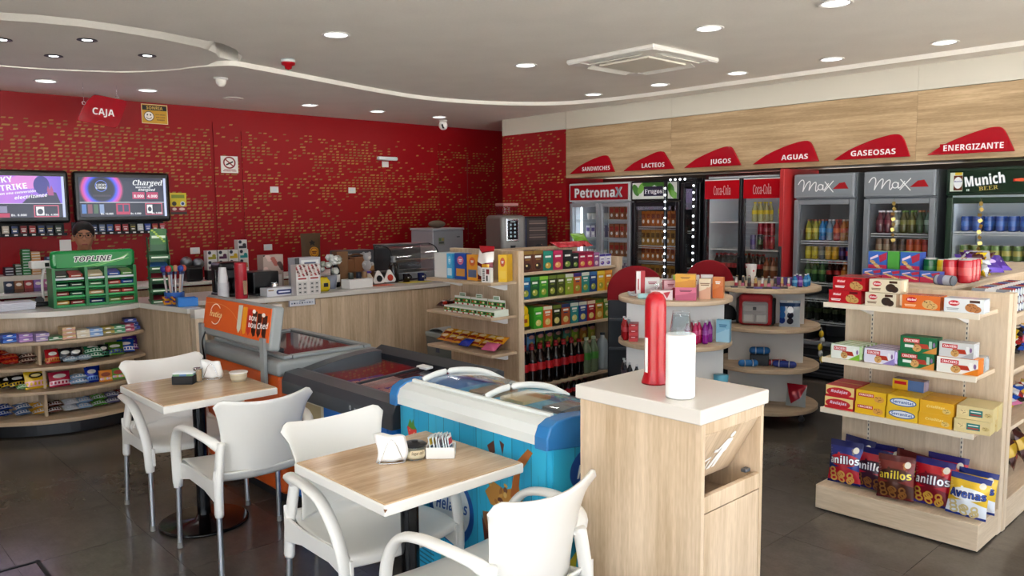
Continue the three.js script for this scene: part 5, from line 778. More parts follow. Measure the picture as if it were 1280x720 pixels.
  const wb = single('wafer_carton', 'tall blue and pink wafer carton on top of the gondola', 'carton', 'wafer cartons on the gondola', packBox(.105, .155, .09, waf, '#3a58b0', '#6ab04a'), M.print); wb([4.70, 1.3115, -1.885], NX); wb([4.715, 1.3115, -1.712], NX); one('green_wafer_carton', 'tall plain green wafer carton between the blue and pink ones', 'carton', packBox(.062, .155, .09, swatch('#4aa23a'), '#3f9432'), M.print, [4.705, 1.3115, -1.799], [0, NX, 0]);
  const wl = single('wafer_pack', 'low blue and pink wafer pack in front of the tall wafer cartons', 'carton', 'low wafer packs', packBox(.10, .06, .07, waf, '#3a58b0'), M.print); for (let k = 0; k < 4; k++) wl([4.58, 1.2635, -1.87 + k * .103], NX);
  const gc = product('snack_tin', 'green snack tin in the shrink-wrapped row on the gondola', 'tin', 'snack tins on the gondola', (t) => canParts(t, .12, .036, '#0f5a34', '#2a7a40')), yc = product('snack_tin', 'yellow snack tin beside the green row on the gondola', 'tin', 'snack tins on the gondola', (t) => canParts(t, .12, .03, '#d8b81c', '#e2c83a')), rc = product('snack_tin', 'red snack tin in the wrapped cluster on the gondola', 'tin', 'snack tins on the gondola', (t) => canParts(t, .125, .036, '#b8202c', '#d04a4a'));
  for (const z of [-1.875, -1.80, -1.725]) gc([4.83, 1.2335, z]); gc([4.80, 1.2335, -1.645]); gc([4.72, 1.2335, -1.62]); yc([4.70, 1.2335, -1.548]); for (let k = 0; k < 3; k++) for (let q = 0; q < 2; q++) rc([4.66 + k * .076, 1.2335, -1.478 + q * .075 - k * .004 - .02]);
  { const t = thing('round_tin', 'flat round tin lying on its side at the gondola edge', 'tin', [4.47, 1.2335 + .026, -1.46], PI / 2 - .3); part(t, 'tin', cyl(.026, .026, .1, 24), M.greyDark, null, [0, 0, PI / 2]); part(t, 'tin_band', new THREE.CylinderGeometry(.0264, .0264, .085, 24, 1, true), liq('#aab2c0', .4), [0, 0, 0], [0, 0, PI / 2]); part(t, 'tin_stripe', new THREE.CylinderGeometry(.0267, .0267, .03, 24, 1, true), liq('#5a5a8a', .4), [.012, 0, 0], [0, 0, PI / 2]); }
  const rollC = ['#2a3aa0', '#b02a34', '#8a8f98', '#3a2a70', '#8a3a2a']; const rl = rollC.map((c, i) => product('candy_roll', ['royal blue', 'red', 'silver', 'violet', 'brown'][i] + ' candy roll lying on the gondola side shelf', 'candy', 'candy rolls on the gondola side shelf', (t) => { part(t, 'roll', cyl(.022, .022, .17, 14), liq(c, .25), null, [PI / 2, 0, 0]); part(t, 'roll_end', cyl(.0205, .0205, .172, 14), liq('#cfd6d8', .3), null, [PI / 2, 0, 0]); part(t, 'roll_band', new THREE.CylinderGeometry(.0223, .0223, .05, 14, 1, true), liq('#e2e2e4', .3), null, [PI / 2, 0, 0]); }));
  for (let k = 0; k < 14; k++) for (let j = 0; j < 3; j++) rl[(k * 2 + j) % 5]([4.50 + k * .0465 + (j % 2) * .02, 1.1015 + .0225 + j * .040, -1.25]);
  // foil-wrapped chocolates
  const ch = (c, i, l) => single('wrapped_chocolate', l, 'chocolate', 'foil chocolates on the gondola', bag(.07, .055, .03, swatch(c), i), M.foil); const chs = [ch('#5a2a8a', 1, 'purple foil chocolate heaped on the gondola'), ch('#d8b81c', 2, 'yellow foil chocolate heaped on the gondola'), ch('#4a1c1c', 3, 'dark brown foil chocolate heaped on the gondola'), ch('#c8ccd4', 4, 'silver foil chocolate heaped on the gondola')];
  for (let k = 0; k < 56; k++) { const layer = Math.floor(k / 14), m = layer * .012, x = 4.93 + m + rand(k, 1) * (.2 - 2 * m), z = -1.56 + m + rand(k, 2) * (.12 - m); chs[k % 4]([x, 1.2345 + layer * .033, z], rand(k, 3) * 6, -1.1 + rand(k, 4) * .9); }
  const pb = single('chocolate_bag', 'purple chocolate bag on the gondola', 'chocolate', 'purple chocolate bags', bag(.17, .12, .05, art(80, 60, (g, w, h) => { fill(g, '#43208a', 0, 0, w, h); oval(g, '#c8b0e0', 40, 26, 22, 9); fill(g, '#6a4ac0', 0, 46, w, 14); }), 3), M.foil); pb([5.27, 1.2365, -1.49], -.9, -.6); pb([5.40, 1.2365, -1.47], -.6, -.9); pb([5.30, 1.2365, -1.6], -.4, -.5);
  // side shelves
  const sc = [['blue', '#1c4aa8'], ['red', '#9a1a24'], ['yellow', '#d6b430'], ['pink', '#d87aa0'], ['black', '#16161c'], ['white', '#d8dce2']]; const sp = sc.map(([n, c], i) => single('candy_bag', n + ' candy bag on the long side of the end gondola', 'candy bag', 'candy bags on the gondola side', bag(.13, .10, .05, art(40, 40, (g, w, h) => { fill(g, c, 0, 0, w, h); oval(g, '#f2eee6', 20, 16, 12, 6); fill(g, sc[(i + 2) % 6][1], 0, 30, w, 10); }), i), M.foil));
  for (let k = 0; k < 10; k++) for (let j = 0; j < 3; j++) { sp[(k * 2 + j) % 6]([4.56 + k * .11, .8125 + j * .032, -1.24 - j * .02], rand(k, j) * .5 - .25, -1.35); if (j < 2) sp[(k + 3 * j + 3) % 6]([4.57 + k * .11, .5125 + j * .034, -1.24], rand(k, j + 5) * .5 - .25, -1.3); }
  const bb = single('snack_bag', 'brown and gold snack bag on the long side base', 'snack bag', 'bags on the long side base', bag(.2, .2, .09, art(60, 60, (g, w, h) => { fill(g, '#4a2018', 0, 0, w, h); fill(g, '#c8a028', 0, 20, w, 18); oval(g, '#a8281c', 36, 48, 16, 8); }), 5), M.foil); for (let k = 0; k < 4; k++) bb([4.60 + k * .2, .165, -1.27], .2, -.35);
  one('blue_pouch', 'small bright blue pouch at the foot of the corner post', 'pouch', bag(.1, .1, .05, swatch('#1c62c8'), 9), M.foil, [4.56, .1575, -1.17], [-.6, .2, 0]);
}
// ---------- goods on the middle gondola ----------
{
  const T_ = NX, y1 = 1.1025, y2 = .8385, y3 = .5535;
  const cer = (bg, t, c2, c3) => art(80, 96, (g, w, h) => { fill(g, bg, 0, 0, w, h); oval(g, c2, 40, 26, 22, 16); fill(g, c3, 10, 56, 60, 28); bars(g, '#fff', 40, 22, 22); });
  const G = 'cartons on the middle gondola end';
  one('cereal_box', 'plain white cardboard box on the middle gondola end', 'box', packBox(.17, .20, .16, swatch('#d9d8d4'), '#cdd6dc'), M.board, [4.02, y1 + .1, -5.07], [0, T_, 0], G);
  one('cereal_box', 'slim sky blue box beside the plain white one', 'box', packBox(.07, .20, .16, cer('#4ab0e0', 'O', '#8ad0f0', '#c8e4f0'), '#3a9ad0'), M.print, [4.01, y1 + .1, -4.945], [0, T_, 0], G);
  one('cereal_box', 'deep blue cereal box with a pink badge', 'box', packBox(.14, .205, .06, cer('#1c4aa0', 'i', '#d06a8a', '#c88a3a'), '#183f8c'), M.print, [3.97, y1 + .1025, -4.82], [0, T_, 0], G);
  one('cereal_box', 'orange cereal box beside the chocolate sack', 'box', packBox(.13, .20, .06, cer('#e09a2a', 'z', '#d0602a', '#5a6a8a'), '#d88c20'), M.print, [3.97, y1 + .1, -4.675], [0, T_, 0], G);
  one('chocolate_sack', 'red and white open sack of chocolate bars', 'sack', bag(.18, .26, .12, art(90, 130, (g, w, h) => { fill(g, '#6a1418', 0, 0, w, h); poly(g, '#f2ece6', [[0, 10], [40, 30], [90, 20], [90, 60], [50, 70], [0, 50]]); poly(g, '#c01c28', [[0, 0], [90, 0], [90, 16], [30, 26]]); oval(g, '#eee', 30, 96, 22, 20); fill(g, '#d8a030', 50, 70, 30, 16); }), 4), M.foil, [4.0, y1 + .006, -4.53], [-.1, T_, 0]);
  one('barcode_carton', 'small white carton with black print before the chocolate sack', 'box', packBox(.09, .11, .03, art(50, 60, (g, w, h) => { fill(g, '#ecece8', 0, 0, w, h); for (let k = 0; k < 7; k++) fill(g, '#222', 6, 8 + k * 7, 12, 4); fill(g, '#7a1c24', 26, 6, 16, 20); fill(g, '#333', 26, 32, 8, 22); }), '#e2e2de'), M.print, [3.915, y1 + .055, -4.47], [0, T_ + .15, 0]);
  one('cereal_box', 'yellow drink powder box on the middle gondola end', 'box', packBox(.07, .205, .13, cer('#e6b81c', 'n', '#b8461c', '#e8c040'), '#e2b01a'), M.print, [4.06, y1 + .1025, -4.425], [0, T_ + .5, 0], G);
  const tr = art(110, 60, (g, w, h) => { fill(g, '#f0f0ea', 0, 0, w, h); fill(g, '#3a8a2c', 0, 16, w, 30); for (let k = 0; k < 6; k++) oval(g, ['#b0461c', '#e8d8b0', '#1c1c1c'][k % 3], 12 + k * 18, 30, 7, 8); for (let k = 0; k < 3; k++) oval(g, '#b02c20', 20 + k * 36, 52, 6, 7); });
  const dsp = product('candy_tray', 'green and white candy tray with a raised tag', 'tray', 'candy trays on the middle gondola end', (t) => { part(t, 'tray', packBox(.19, .05, .15, tr, '#dfe8d8'), M.print, [0, .025, 0]); part(t, 'back_card', packBox(.19, .07, .004, tr, '#dfe8d8'), M.print, [0, .084, -.04]); part(t, 'tag', packBox(.07, .035, .004, art(30, 16, (g, w, h) => { fill(g, '#e8eee4', 0, 0, w, h); fill(g, '#5a8a5a', 3, 4, 24, 3); fill(g, '#5a8a5a', 3, 9, 24, 3); }), '#e8eee4'), M.print, [0, .13, -.04]); });
  for (let k = 0; k < 3; k++) dsp([3.985, y2, -4.90 + k * .205], T_ + .03); 
  const cb = single('brown_candy_bag', 'dark brown candy bag at the wall end of the green trays', 'candy bag', 'brown candy bags', bag(.14, .09, .05, art(40, 30, (g, w, h) => { fill(g, '#3a1814', 0, 0, w, h); oval(g, '#e0d0c8', 14, 12, 7, 6); oval(g, '#b03020', 28, 20, 7, 5); }), 2), M.foil); cb([3.97, y2 + .004, -5.10], T_, -1.1); cb([4.06, y2 + .004, -5.08], T_ + .3, -1.1);
  const wc = [['golden orange', '#d8921c'], ['amber', '#c87a14'], ['plum', '#4a1420'], ['yellow', '#e0b02a']], ws = wc.map(([n, c], i) => single('wafer_bag', n + ' wafer bag lying on the low end shelf', 'snack bag', 'wafer bags on the low end shelf', bag(.12, .11, .05, art(50, 40, (g, w, h) => { fill(g, c, 0, 0, w, h); oval(g, '#f0d8a0', 25, 18, 14, 8); fill(g, '#8a2a14', 8, 28, 34, 6); }), i), M.foil));
  for (let k = 0; k < 7; k++) for (let j = 0; j < 2; j++) ws[(k + j * 2) % 4 === 2 && k < 5 ? 0 : (k + j * 2) % 4]([3.97 + j * .06, y3 + .003 + j * .035, -5.12 + k * .105], T_ + rand(k, j) * .3, -1.2);
  one('blue_wafer_bag', 'royal blue bag among the orange wafer bags', 'snack bag', bag(.13, .09, .05, swatch('#1a2f9a'), 3), M.foil, [3.925, y3 + .004, -4.77], [-1.0, T_, 0]); one('pink_wafer_bag', 'pink bag at the post end of the orange wafer bags', 'snack bag', bag(.15, .09, .05, swatch('#d0608a'), 3), M.foil, [3.925, y3 + .004, -4.475], [-1.0, T_ + .1, 0]);
  // long side, fronts to +z
  const sach = (c1, c2, c3) => art(60, 92, (g, w, h) => { fill(g, c1, 0, 0, w, h); fill(g, c2, 0, 0, w, 16); fill(g, '#f0f0e6', 12, 22, 36, 9); fill(g, c2, 16, 36, 28, 5); oval(g, c3, 30, 68, 18, 14); oval(g, '#e8d89a', 24, 64, 6, 5); });
  const put = (name, label, group, w, h, d, c1, c2, c3) => single(name, label, 'box', group, packBox(w, h, d, sach(c1, c2, c3), c1), M.print);
  { const g = 'drink mix boxes on the top shelf of the middle gondola', y = 1.1595, zz = -4.44; const R = [['brown and gold coffee box', .11, .165, '#5a3020', '#8a6a2c', '#20140e'], ['brown and gold coffee box', .11, .165, '#5a3020', '#8a6a2c', '#20140e'], ['teal tea box', .11, .155, '#127a66', '#1c8a74', '#c8a040'], ['magenta tea box', .11, .155, '#a8184a', '#c02458', '#e0a060'], ['black tea box', .11, .155, '#12161a', '#1c2420', '#7a9a3a'], ['small black tea box', .075, .125, '#12161a', '#1c2420', '#7a9a3a'], ['crimson tea box', .09, .13, '#b01c4a', '#8a1438', '#d8a050'], ['crimson tea box', .09, .13, '#b01c4a', '#8a1438', '#d8a050'], ['mauve tea box', .07, .12, '#7a4a78', '#a06a9a', '#d0b0c0'], ['white and violet carton', .075, .10, '#d8d6e4', '#3a2a8a', '#5a3a9a'], ['white and violet carton', .075, .10, '#d8d6e4', '#3a2a8a', '#5a3a9a']];
    let x = 4.225; const K = {}; for (const [l, w, h, a, b, c] of R) { K[l] ??= put('drink_mix_box', l + ' on the middle gondola top shelf', g, w, h, .07, a, b, c); K[l]([x + w / 2, y + h / 2, zz]); if (w > .08) K[l]([x + w / 2, y + h / 2, zz - .08]); x += w + .004; }
    const rb = single('red_snack_bag', 'red bag laid over the boxes of the top shelf', 'snack bag', 'red bags on the top shelf', bag(.14, .12, .05, swatch('#c02434'), 2), M.foil); for (let k = 0; k < 4; k++) rb([4.90 + k * .11, 1.30, -4.60], .1 * k, -1.2); one('green_snack_bag', 'lime green bag at the end of the red bags', 'snack bag', bag(.16, .13, .06, swatch('#6aa028'), 4), M.foil, [5.30, 1.316, -4.76], [-.8, -.2, 0]); }
  { const g = 'soup sachet boxes on the second shelf', C = [['blue', '#1a5a8a', '#2a86a8'], ['deep green', '#1c5a2c', '#3a8a3a'], ['leaf green', '#3a8a2a', '#8ac03a'], ['dark olive', '#2a3414', '#6a7a2a'], ['olive', '#46501c', '#7a8a34'], ['lime', '#8aa82a', '#d8dcc8'], ['violet and orange', '#c0642a', '#3a2a78'], ['sea green', '#2a8a80', '#d8dccc'], ['navy', '#1c3a7a', '#3a6aa0'], ['golden yellow', '#d8a81c', '#e8c840'], ['orange', '#d07a1c', '#e89a3a']]; C.forEach(([n, a, b], i) => { const k = put('sachet_box', n + ' soup sachet box on the second shelf', g, .095, .17, .08, a, b, '#9aa03a'); for (let j = 0; j < 2; j++) k([4.262 + i * .1, .9475 + .085, -4.45 - j * .09]); }); }
  { const g = 'gelatine boxes on the third shelf', C = [['apple green', '#3a9a2a', '#5ab83a'], ['tangerine', '#d8622a', '#e8e0c8'], ['olive black', '#262a14', '#6a7a2a'], ['rust', '#b0522a', '#2a3a6a'], ['aqua', '#2a8a8a', '#d8e0d0'], ['indigo', '#24408a', '#d8d8c0'], ['ruby', '#b01c28', '#e0c8a8'], ['amber', '#c8862a', '#5a8a2a'], ['moss', '#5a8a2a', '#c8c88a']]; C.forEach(([n, a, b], i) => { const k = put('gelatine_box', n + ' dessert box on the third shelf', g, .1, .17, .08, a, b, '#d8c878'); for (let j = 0; j < 2; j++) k([4.40 + i * .106, .7015 + .085, -4.45 - j * .09]); });
    const yp = product('yellow_sachet_display', 'bright yellow rounded display pack beside the post', 'box', undefined, (t) => { part(t, 'pack', rbox(.1, .13, .06, .02), liq('#e8c414', .3), [0, .065, 0]); part(t, 'top', new THREE.SphereGeometry(.05, 16, 12), liq('#e8c414', .3), [-.01, .15, 0]); part(t, 'spot', rbox(.04, .03, .004, .01, 1), liq('#a04a14', .4), [0, .07, .031]); part(t, 'foot', rbox(.11, .025, .07, .008), liq('#2a1c10', .5), [0, .0125, 0]); }); yp([4.275, .7015, -4.46]); }
  { const g = 'sauce packets hung behind the bottles', C = ['#14583a', '#1a4aa0', '#5a86b0', '#4a7a2a', '#6a8a2a', '#2a4a24', '#4a8a70', '#7a9a2a', '#b0702a', '#a8a83a'], N = ['bottle green', 'cobalt', 'pale blue', 'grass green', 'yellow green', 'forest green', 'jade', 'chartreuse', 'copper', 'khaki']; C.forEach((c, i) => { const k = single('sauce_packet', N[i] + ' sauce packet behind the cola bottles', 'packet', g, bag(.1, .16, .025, art(50, 80, (g2, w, h) => { fill(g2, c, 0, 0, w, h); fill(g2, '#1c2a4a', 0, 0, w, 22); oval(g2, '#c88a80', 25, 26, 16, 8); oval(g2, '#d8c060', 25, 56, 10, 12); }), i), M.foil); k([4.27 + i * .108, .4915, -4.60]); }); }
  const cola = bottle('cola_bottle', 'large cola bottle with red label and red cap on the middle gondola', 'large cola bottles on the middle gondola', .31, .044, '#170a07', '#b3141c', '#a01820'), lime = bottle('soda_bottle', 'large clear soda bottle with green label on the middle gondola', 'clear soda bottles on the middle gondola', .31, .044, '#7a8a6a', '#4a9a3a', '#c8d0b0');
  for (let k = 0; k < 8; k++) { for (let j = 0; j < 2; j++) cola([4.262 + k * .0935, .2465, -4.445 - j * .095]); } for (let k = 0; k < 2; k++) lime([4.262 + (8 + k) * .0935, .2465, -4.445]);
  const colaS = bottle('cola_bottle', 'small cola bottle with red label in the low row of the middle gondola', 'small cola bottles low on the middle gondola', .16, .03, '#170a07', '#b3141c', '#a01820'); for (let k = 0; k < 8; k++) colaS([4.50 + k * .068, .0605, -4.435], 0); const amb = bottle('soda_bottle', 'small amber soda bottle in the low row of the middle gondola', 'amber bottles low on the middle gondola', .16, .03, '#8a4a2a', '#b0603a', '#b86a3a'); for (let k = 0; k < 3; k++) amb([4.25 + k * .072, .0605, -4.44]);
  { const t = thing('water_jug', 'clear jug with a dark handle at the end of the bottle row', 'jug', [5.24, .2465, -4.46]); part(t, 'jug', lathe([[0, 0], [.055, 0], [.06, .02], [.06, .2], [.04, .26], [.02, .28], [.02, .3], [0, .3]], 20), liq('#aab4ba', .15)); part(t, 'handle', tube([[.05, .22, .03], [.075, .2, .05], [.075, .1, .05], [.055, .06, .035]], .012, 14, 8), M.black); part(t, 'cap', cyl(.022, .022, .02, 14), M.dark, [0, .312, 0]); }
}
// ---------- goods on the two round stands ----------
function local(cx, cz, turn) { return (lx, y, lz) => [cx + lx * Math.cos(turn) + lz * Math.sin(turn), y, cz - lx * Math.sin(turn) + lz * Math.cos(turn)]; }
const cosm = (c1, c2, t, tc) => art(56, 64, (g, w, h) => { fill(g, c1, 0, 0, w, h); poly(g, c2, [[0, 40], [56, 24], [56, 64], [0, 64]]); bars(g, tc, 28, 13, t.length * 6 + 8); oval(g, c2, 40, 36, 8, 10); });
{
  const P = local(4.53, -3.20, standTurn), Y = 1.0465, g = 'cosmetics on the round stand', B = (l, w, h, d, a, s, lx, lz, dt = 0, y = Y) => one('cosmetic_box', l, 'box', packBox(w, h, d, a, s), M.print, P(lx, y + h / 2, lz), [0, standTurn + dt, 0], g);
  B('tall red and white cosmetic box on the round stand', .06, .175, .05, art(40, 100, (x, w, h) => { fill(x, '#ece8e6', 0, 0, w, h); fill(x, '#b8202c', 20, 0, 20, h); fill(x, '#b8202c', 7, 30, 5, 42); }), '#a81c28', -.235, .10, .2);
  B('white cosmetic box with pink flower on the round stand', .10, .13, .06, cosm('#e8e4e0', '#d8c8cc', 'Rosa', '#a04a5a'), '#e2dedc', -.155, .09, .1); B('white and red cosmetic box on the round stand', .085, .12, .05, cosm('#eae6e4', '#b83a4a', 'Crema', '#8a2a38'), '#dcd8d8', -.06, .06, -.1); B('pink cosmetic box with dark red side', .09, .12, .055, cosm('#e8b8c0', '#a8283c', 'Kit', '#8a1c30'), '#a8283c', -.035, .16, .25);
  B('flat white and red gift box on the round stand', .14, .062, .06, art(70, 32, (x, w, h) => { fill(x, '#ecd8da', 0, 0, w, h); poly(x, '#c02a3a', [[10, 4], [24, 26], [30, 6]]); poly(x, '#c02a3a', [[40, 8], [52, 26], [62, 4]]); }), '#d8bcc0', -.085, .265, -.02);
  B('pink cosmetic box under a yellow one', .135, .085, .08, cosm('#d8708c', '#c05878', 'Nuit', '#5a1c30'), '#d06a88', .07, .27, -.05); B('golden yellow cosmetic box on a pink one', .13, .085, .08, cosm('#e0a42a', '#d08a1c', 'Oro', '#8a4a10'), '#d89a24', .068, .268, -.08, Y + .0855);
  B('cream cosmetic box on the round stand', .075, .135, .05, cosm('#e6d8bc', '#d8a88a', 'Natura', '#8a6a4a'), '#b89a70', .195, .20, -.1); B('orange cosmetic box on the round stand', .07, .14, .05, cosm('#e08848', '#d87434', 'Sun', '#fff'), '#e08a4c', .285, .12, -.25); B('lime green cosmetic box behind the yellow one', .09, .15, .05, cosm('#9ab83a', '#7a9a2a', 'Té', '#fff'), '#8aaa34', .03, .12, 0); B('white cosmetic box behind the cream one', .08, .15, .05, cosm('#e6e2e2', '#d0a0b0', 'Mily', '#a03a5a'), '#dcd8d8', .12, .10, 0); B('white cosmetic box behind the orange one', .08, .15, .05, cosm('#e6e2e2', '#d0a0b0', 'Agua', '#3a5aa0'), '#dcd8d8', .21, .06, 0);
  { const t = thing('perfume_bottle', 'glass perfume bottle with silver cap on the round stand', 'perfume', P(-.12, Y, .185), standTurn, g); part(t, 'flask', rbox(.06, .06, .035, .01), liq('#d8c0b8', .08), [0, .03, 0]); part(t, 'collar', cyl(.01, .01, .012, 12), M.chrome, [0, .066, 0]); part(t, 'stopper', rbox(.035, .025, .02, .006), M.chrome, [0, .084, 0]); }
  { const t = thing('hair_ribbon', 'yellow and white ribbon tangle at the stand edge', 'ribbon', P(-.31, Y, .09)); part(t, 'loop', tube([[0, .008, 0], [.06, .03, .02], [.09, .012, .06], [.03, .02, .08], [-.03, .012, .05], [-.02, .03, .01], [.03, .012, .04]], .007, 40, 6), liq('#c8cad0', .4)); part(t, 'yellow_loop', tube([[.02, .008, .05], [.05, .02, .10], [.02, .006, .13], [.0, .016, .09]], .007, 24, 6), liq('#d8b820', .4)); }
  one('pastel_sponge', 'pale blue and yellow sponge on the round stand', 'sponge', rbox(.08, .035, .05, .012), liq('#a8d4d8', .7), P(-.205, Y + .0175, .235), [0, standTurn, 0]);
  const y2 = .7465; const bt = (l, c, k) => bottle('shampoo_bottle', l, 'bottles on the second level of the cosmetics stand', .155, .021, c, k, '#d8d8da');
  const mag = bt('magenta shampoo bottle on the cosmetics stand', '#b81c58', '#d04a80'), pur = bt('purple shampoo bottle on the cosmetics stand', '#8a1c8a', '#a04aa8'), pk = bt('dark pink shampoo bottle on the cosmetics stand', '#98143c', '#c02a54'); pk(P(.085, y2, .25)); mag(P(.135, y2, .235)); pk(P(.11, y2, .19)); mag(P(.16, y2, .18)); pur(P(.20, y2, .20)); pur(P(.23, y2, .13)); one('blue_carton', 'pale blue carton on the cosmetics stand rim', 'box', packBox(.09, .15, .05, cosm('#8ac4e0', '#a8d8ee', 'Bebé', '#3a7aa8'), '#7ab4d4'), M.print, P(.325, y2 + .075, .1), [0, standTurn - .3, 0]);
  one('white_jar_box', 'white lidded jar on the second level of the cosmetics stand', 'jar', lathe([[0, 0], [.035, 0], [.035, .06], [.037, .062], [.037, .085], [0, .085]], 20), M.white, P(.03, y2, .22));
  const rd = bt('red spray bottle on the cosmetics stand', '#a8141c', '#c8404a'); rd(P(-.345, y2, .05)); rd(P(-.33, y2, .13)); bt('grey spray bottle with white cap on the cosmetics stand', '#8a8f94', '#b8bcc0')(P(-.31, y2, .10)); for (let k = 0; k < 6; k++) one('red_sachet_box', 'small red box stacked on the cosmetics stand', 'box', packBox(.06, .04, .05, cosm('#a8141c', '#c83a40', 'Dog', '#fff'), '#98121a'), M.print, P(-.275 + (k % 2) * .002, y2 + .02 + Math.floor(k / 2) * .041, .17 - (k % 2) * .055), [0, standTurn, 0], 'red boxes on the cosmetics stand');
  const y3 = .4365; one('white_carton', 'white carton on the third level of the cosmetics stand', 'box', packBox(.13, .06, .08, cosm('#dfe8f0', '#b8ccd8', 'Gasa', '#4a7a9a'), '#d0dce6'), M.print, P(.14, y3 + .03, .22), [0, standTurn, 0]); one('aqua_tub', 'aqua blue tub on the rim of the cosmetics stand', 'tub', lathe([[0, 0], [.045, 0], [.05, .09], [0, .09]], 20), liq('#5aa8c4', .3), P(.31, y3, .14)); { const db = bt('dark bottle low on the cosmetics stand', '#1a1a20', '#4a3a44'); for (const [x, z] of [[-.34, .06], [-.30, .14], [-.25, .2], [-.35, -.02]]) db(P(x, y3, z)); }
}
{
  const turn = Math.atan2(-5.63, 3.12), P = local(5.63, -3.12, turn), Y = 1.0465;
  { const t = thing('paper_cup', 'tall red and white patterned cup on the round stand', 'cup', P(-.12, Y, -.12), 0); part(t, 'cup', lathe([[0, 0], [.028, 0], [.045, .15], [.043, .15], [.027, .004], [0, .004]], 24), liq('#e0dcd8', .4)); for (let k = 0; k < 8; k++) part(t, 'dot', new THREE.SphereGeometry(.008, 8, 6).scale(1, 1, .4), liq('#b83a44', .4), [Math.sin(k * 2.4) * (.031 + .012 * k / 8), .03 + k * .014, Math.cos(k * 2.4) * (.031 + .012 * k / 8)], [0, k * 2.4, 0]); }
  const mk = (l, c, c2) => product('nail_polish', l, 'nail polish', 'small cosmetics on the backpack stand', (t) => { part(t, 'flask', rbox(.026, .035, .026, .006), liq(c, .1), [0, .0175, 0]); part(t, 'cap', cyl(.008, .01, .04, 12), liq(c2, .3), [0, .055, 0]); });
  const np = [mk('red nail polish with white cap on the backpack stand', '#a81c3a', '#d8d4d0'), mk('pink nail polish with dark cap on the backpack stand', '#c86a88', '#2a2a30'), mk('dark plum nail polish on the backpack stand', '#4a1a2c', '#1c1c20'), mk('gold capped nail polish on the backpack stand', '#8a3a2a', '#c8a860')];
  for (let k = 0; k < 34; k++) np[k % 4](P(-.22 + (k % 9) * .047, Y, .28 - Math.floor(k / 9) * .055 - .02 * Math.abs((k % 9) - 4) * .5), turn);
  const cp = single('makeup_palette', 'flat dark makeup palette on the backpack stand', 'makeup', 'palettes on the backpack stand', rbox(.075, .012, .045, .004, 1), liq('#3a3034', .3)), cp2 = single('makeup_palette', 'flat violet makeup palette on the backpack stand', 'makeup', 'palettes on the backpack stand', rbox(.075, .012, .045, .004, 1), liq('#5a4a98', .3)), cp3 = single('makeup_palette', 'flat beige makeup palette on the backpack stand', 'makeup', 'palettes on the backpack stand', rbox(.075, .012, .045, .004, 1), liq('#b8a890', .4)); for (let k = 0; k < 9; k++) [cp3, cp, cp3, cp, cp2, cp, cp2, cp, cp3][k](P(-.28 + k * .056, Y + .006, .2 + .10 * Math.sin((k + .5) / 9 * PI) + .02), turn + .3 * rand(k, 8));
  const bb = (l, c, c2) => bottle('spray_bottle', l, 'spray bottles on the backpack stand', .095, .019, c, c2, '#e2e4e8'); const s1 = bb('blue spray bottle on the backpack stand', '#2a7ab8', '#6ab0d8'), s2 = bb('violet spray bottle on the backpack stand', '#6a3a98', '#9a78c0'); [[.2, .17], [.24, .14], [.28, .1]].forEach(([x, z], i) => (i === 1 ? s2 : s1)(P(x, Y, z))); s2(P(.22, Y, .06)); s1(P(.3, Y, .02)); one('violet_box', 'violet gift box behind the spray bottles', 'box', rbox(.14, .06, .09, .006, 1), liq('#5a3a8a', .4), P(.12, Y + .03, .0), [0, turn, 0]);
  { // backpack
    const t = thing('backpack', 'red and grey backpack with front pocket on the round stand', 'backpack', P(-.075, .7515, .17), turn - .1); part(t, 'bag_body', rbox(.25, .24, .10, .035, 4), liq('#a81824', .6), [0, .12, 0]); part(t, 'front_panel', rbox(.19, .17, .04, .02, 3), liq('#9a9a9c', .6), [0, .1, .045]); part(t, 'pocket', rbox(.075, .06, .02, .008), liq('#b4b4b4', .6), [-.045, .06, .066]); part(t, 'pocket', rbox(.075, .06, .02, .008), liq('#b4b4b4', .6), [.045, .06, .066]); part(t, 'flap', rbox(.17, .05, .02, .008), liq('#a8a8aa', .6), [0, .135, .066]); part(t, 'emblem', rbox(.025, .025, .006, .006, 1), liq('#2a2a30', .4), [0, .135, .078]); part(t, 'top_band', rbox(.22, .05, .1, .02), liq('#c22a34', .55), [0, .215, .005]); for (const s of [-1, 1]) part(t, 'side_strap', rbox(.03, .2, .08, .012), M.blackMatt, [s * .128, .11, -.01]); part(t, 'carry_loop', tube([[-.03, .235, 0], [-.02, .262, 0], [.02, .262, 0], [.03, .235, 0]], .006, 14, 6), M.blackMatt); }
  { const t = thing('toy_bag', 'clear bag of blue and white toys beside the backpack', 'bag', P(.17, .7515, .17), turn); part(t, 'bag', bag(.15, .2, .09, art(60, 80, (g, w, h) => { fill(g, '#b8c4d0', 0, 0, w, h); for (let k = 0; k < 12; k++) oval(g, ['#1c3a8a', '#e8eef4', '#2a6ab0', '#101830'][k % 4], 8 + (k * 23) % 46, 24 + (k * 17) % 50, 9, 10); fill(g, '#24406a', 0, 8, w, 10); }), 4), M.foil); part(t, 'hang_hole', rbox(.04, .012, .004, .003, 1), M.white, [0, .19, .05]); }
  one('black_cap', 'black cap at the far side of the backpack', 'cap', new THREE.SphereGeometry(.085, 18, 12, 0, PI * 2, 0, PI * .6).scale(1, 1.05, .8), M.blackMatt, P(-.29, .802, .08));
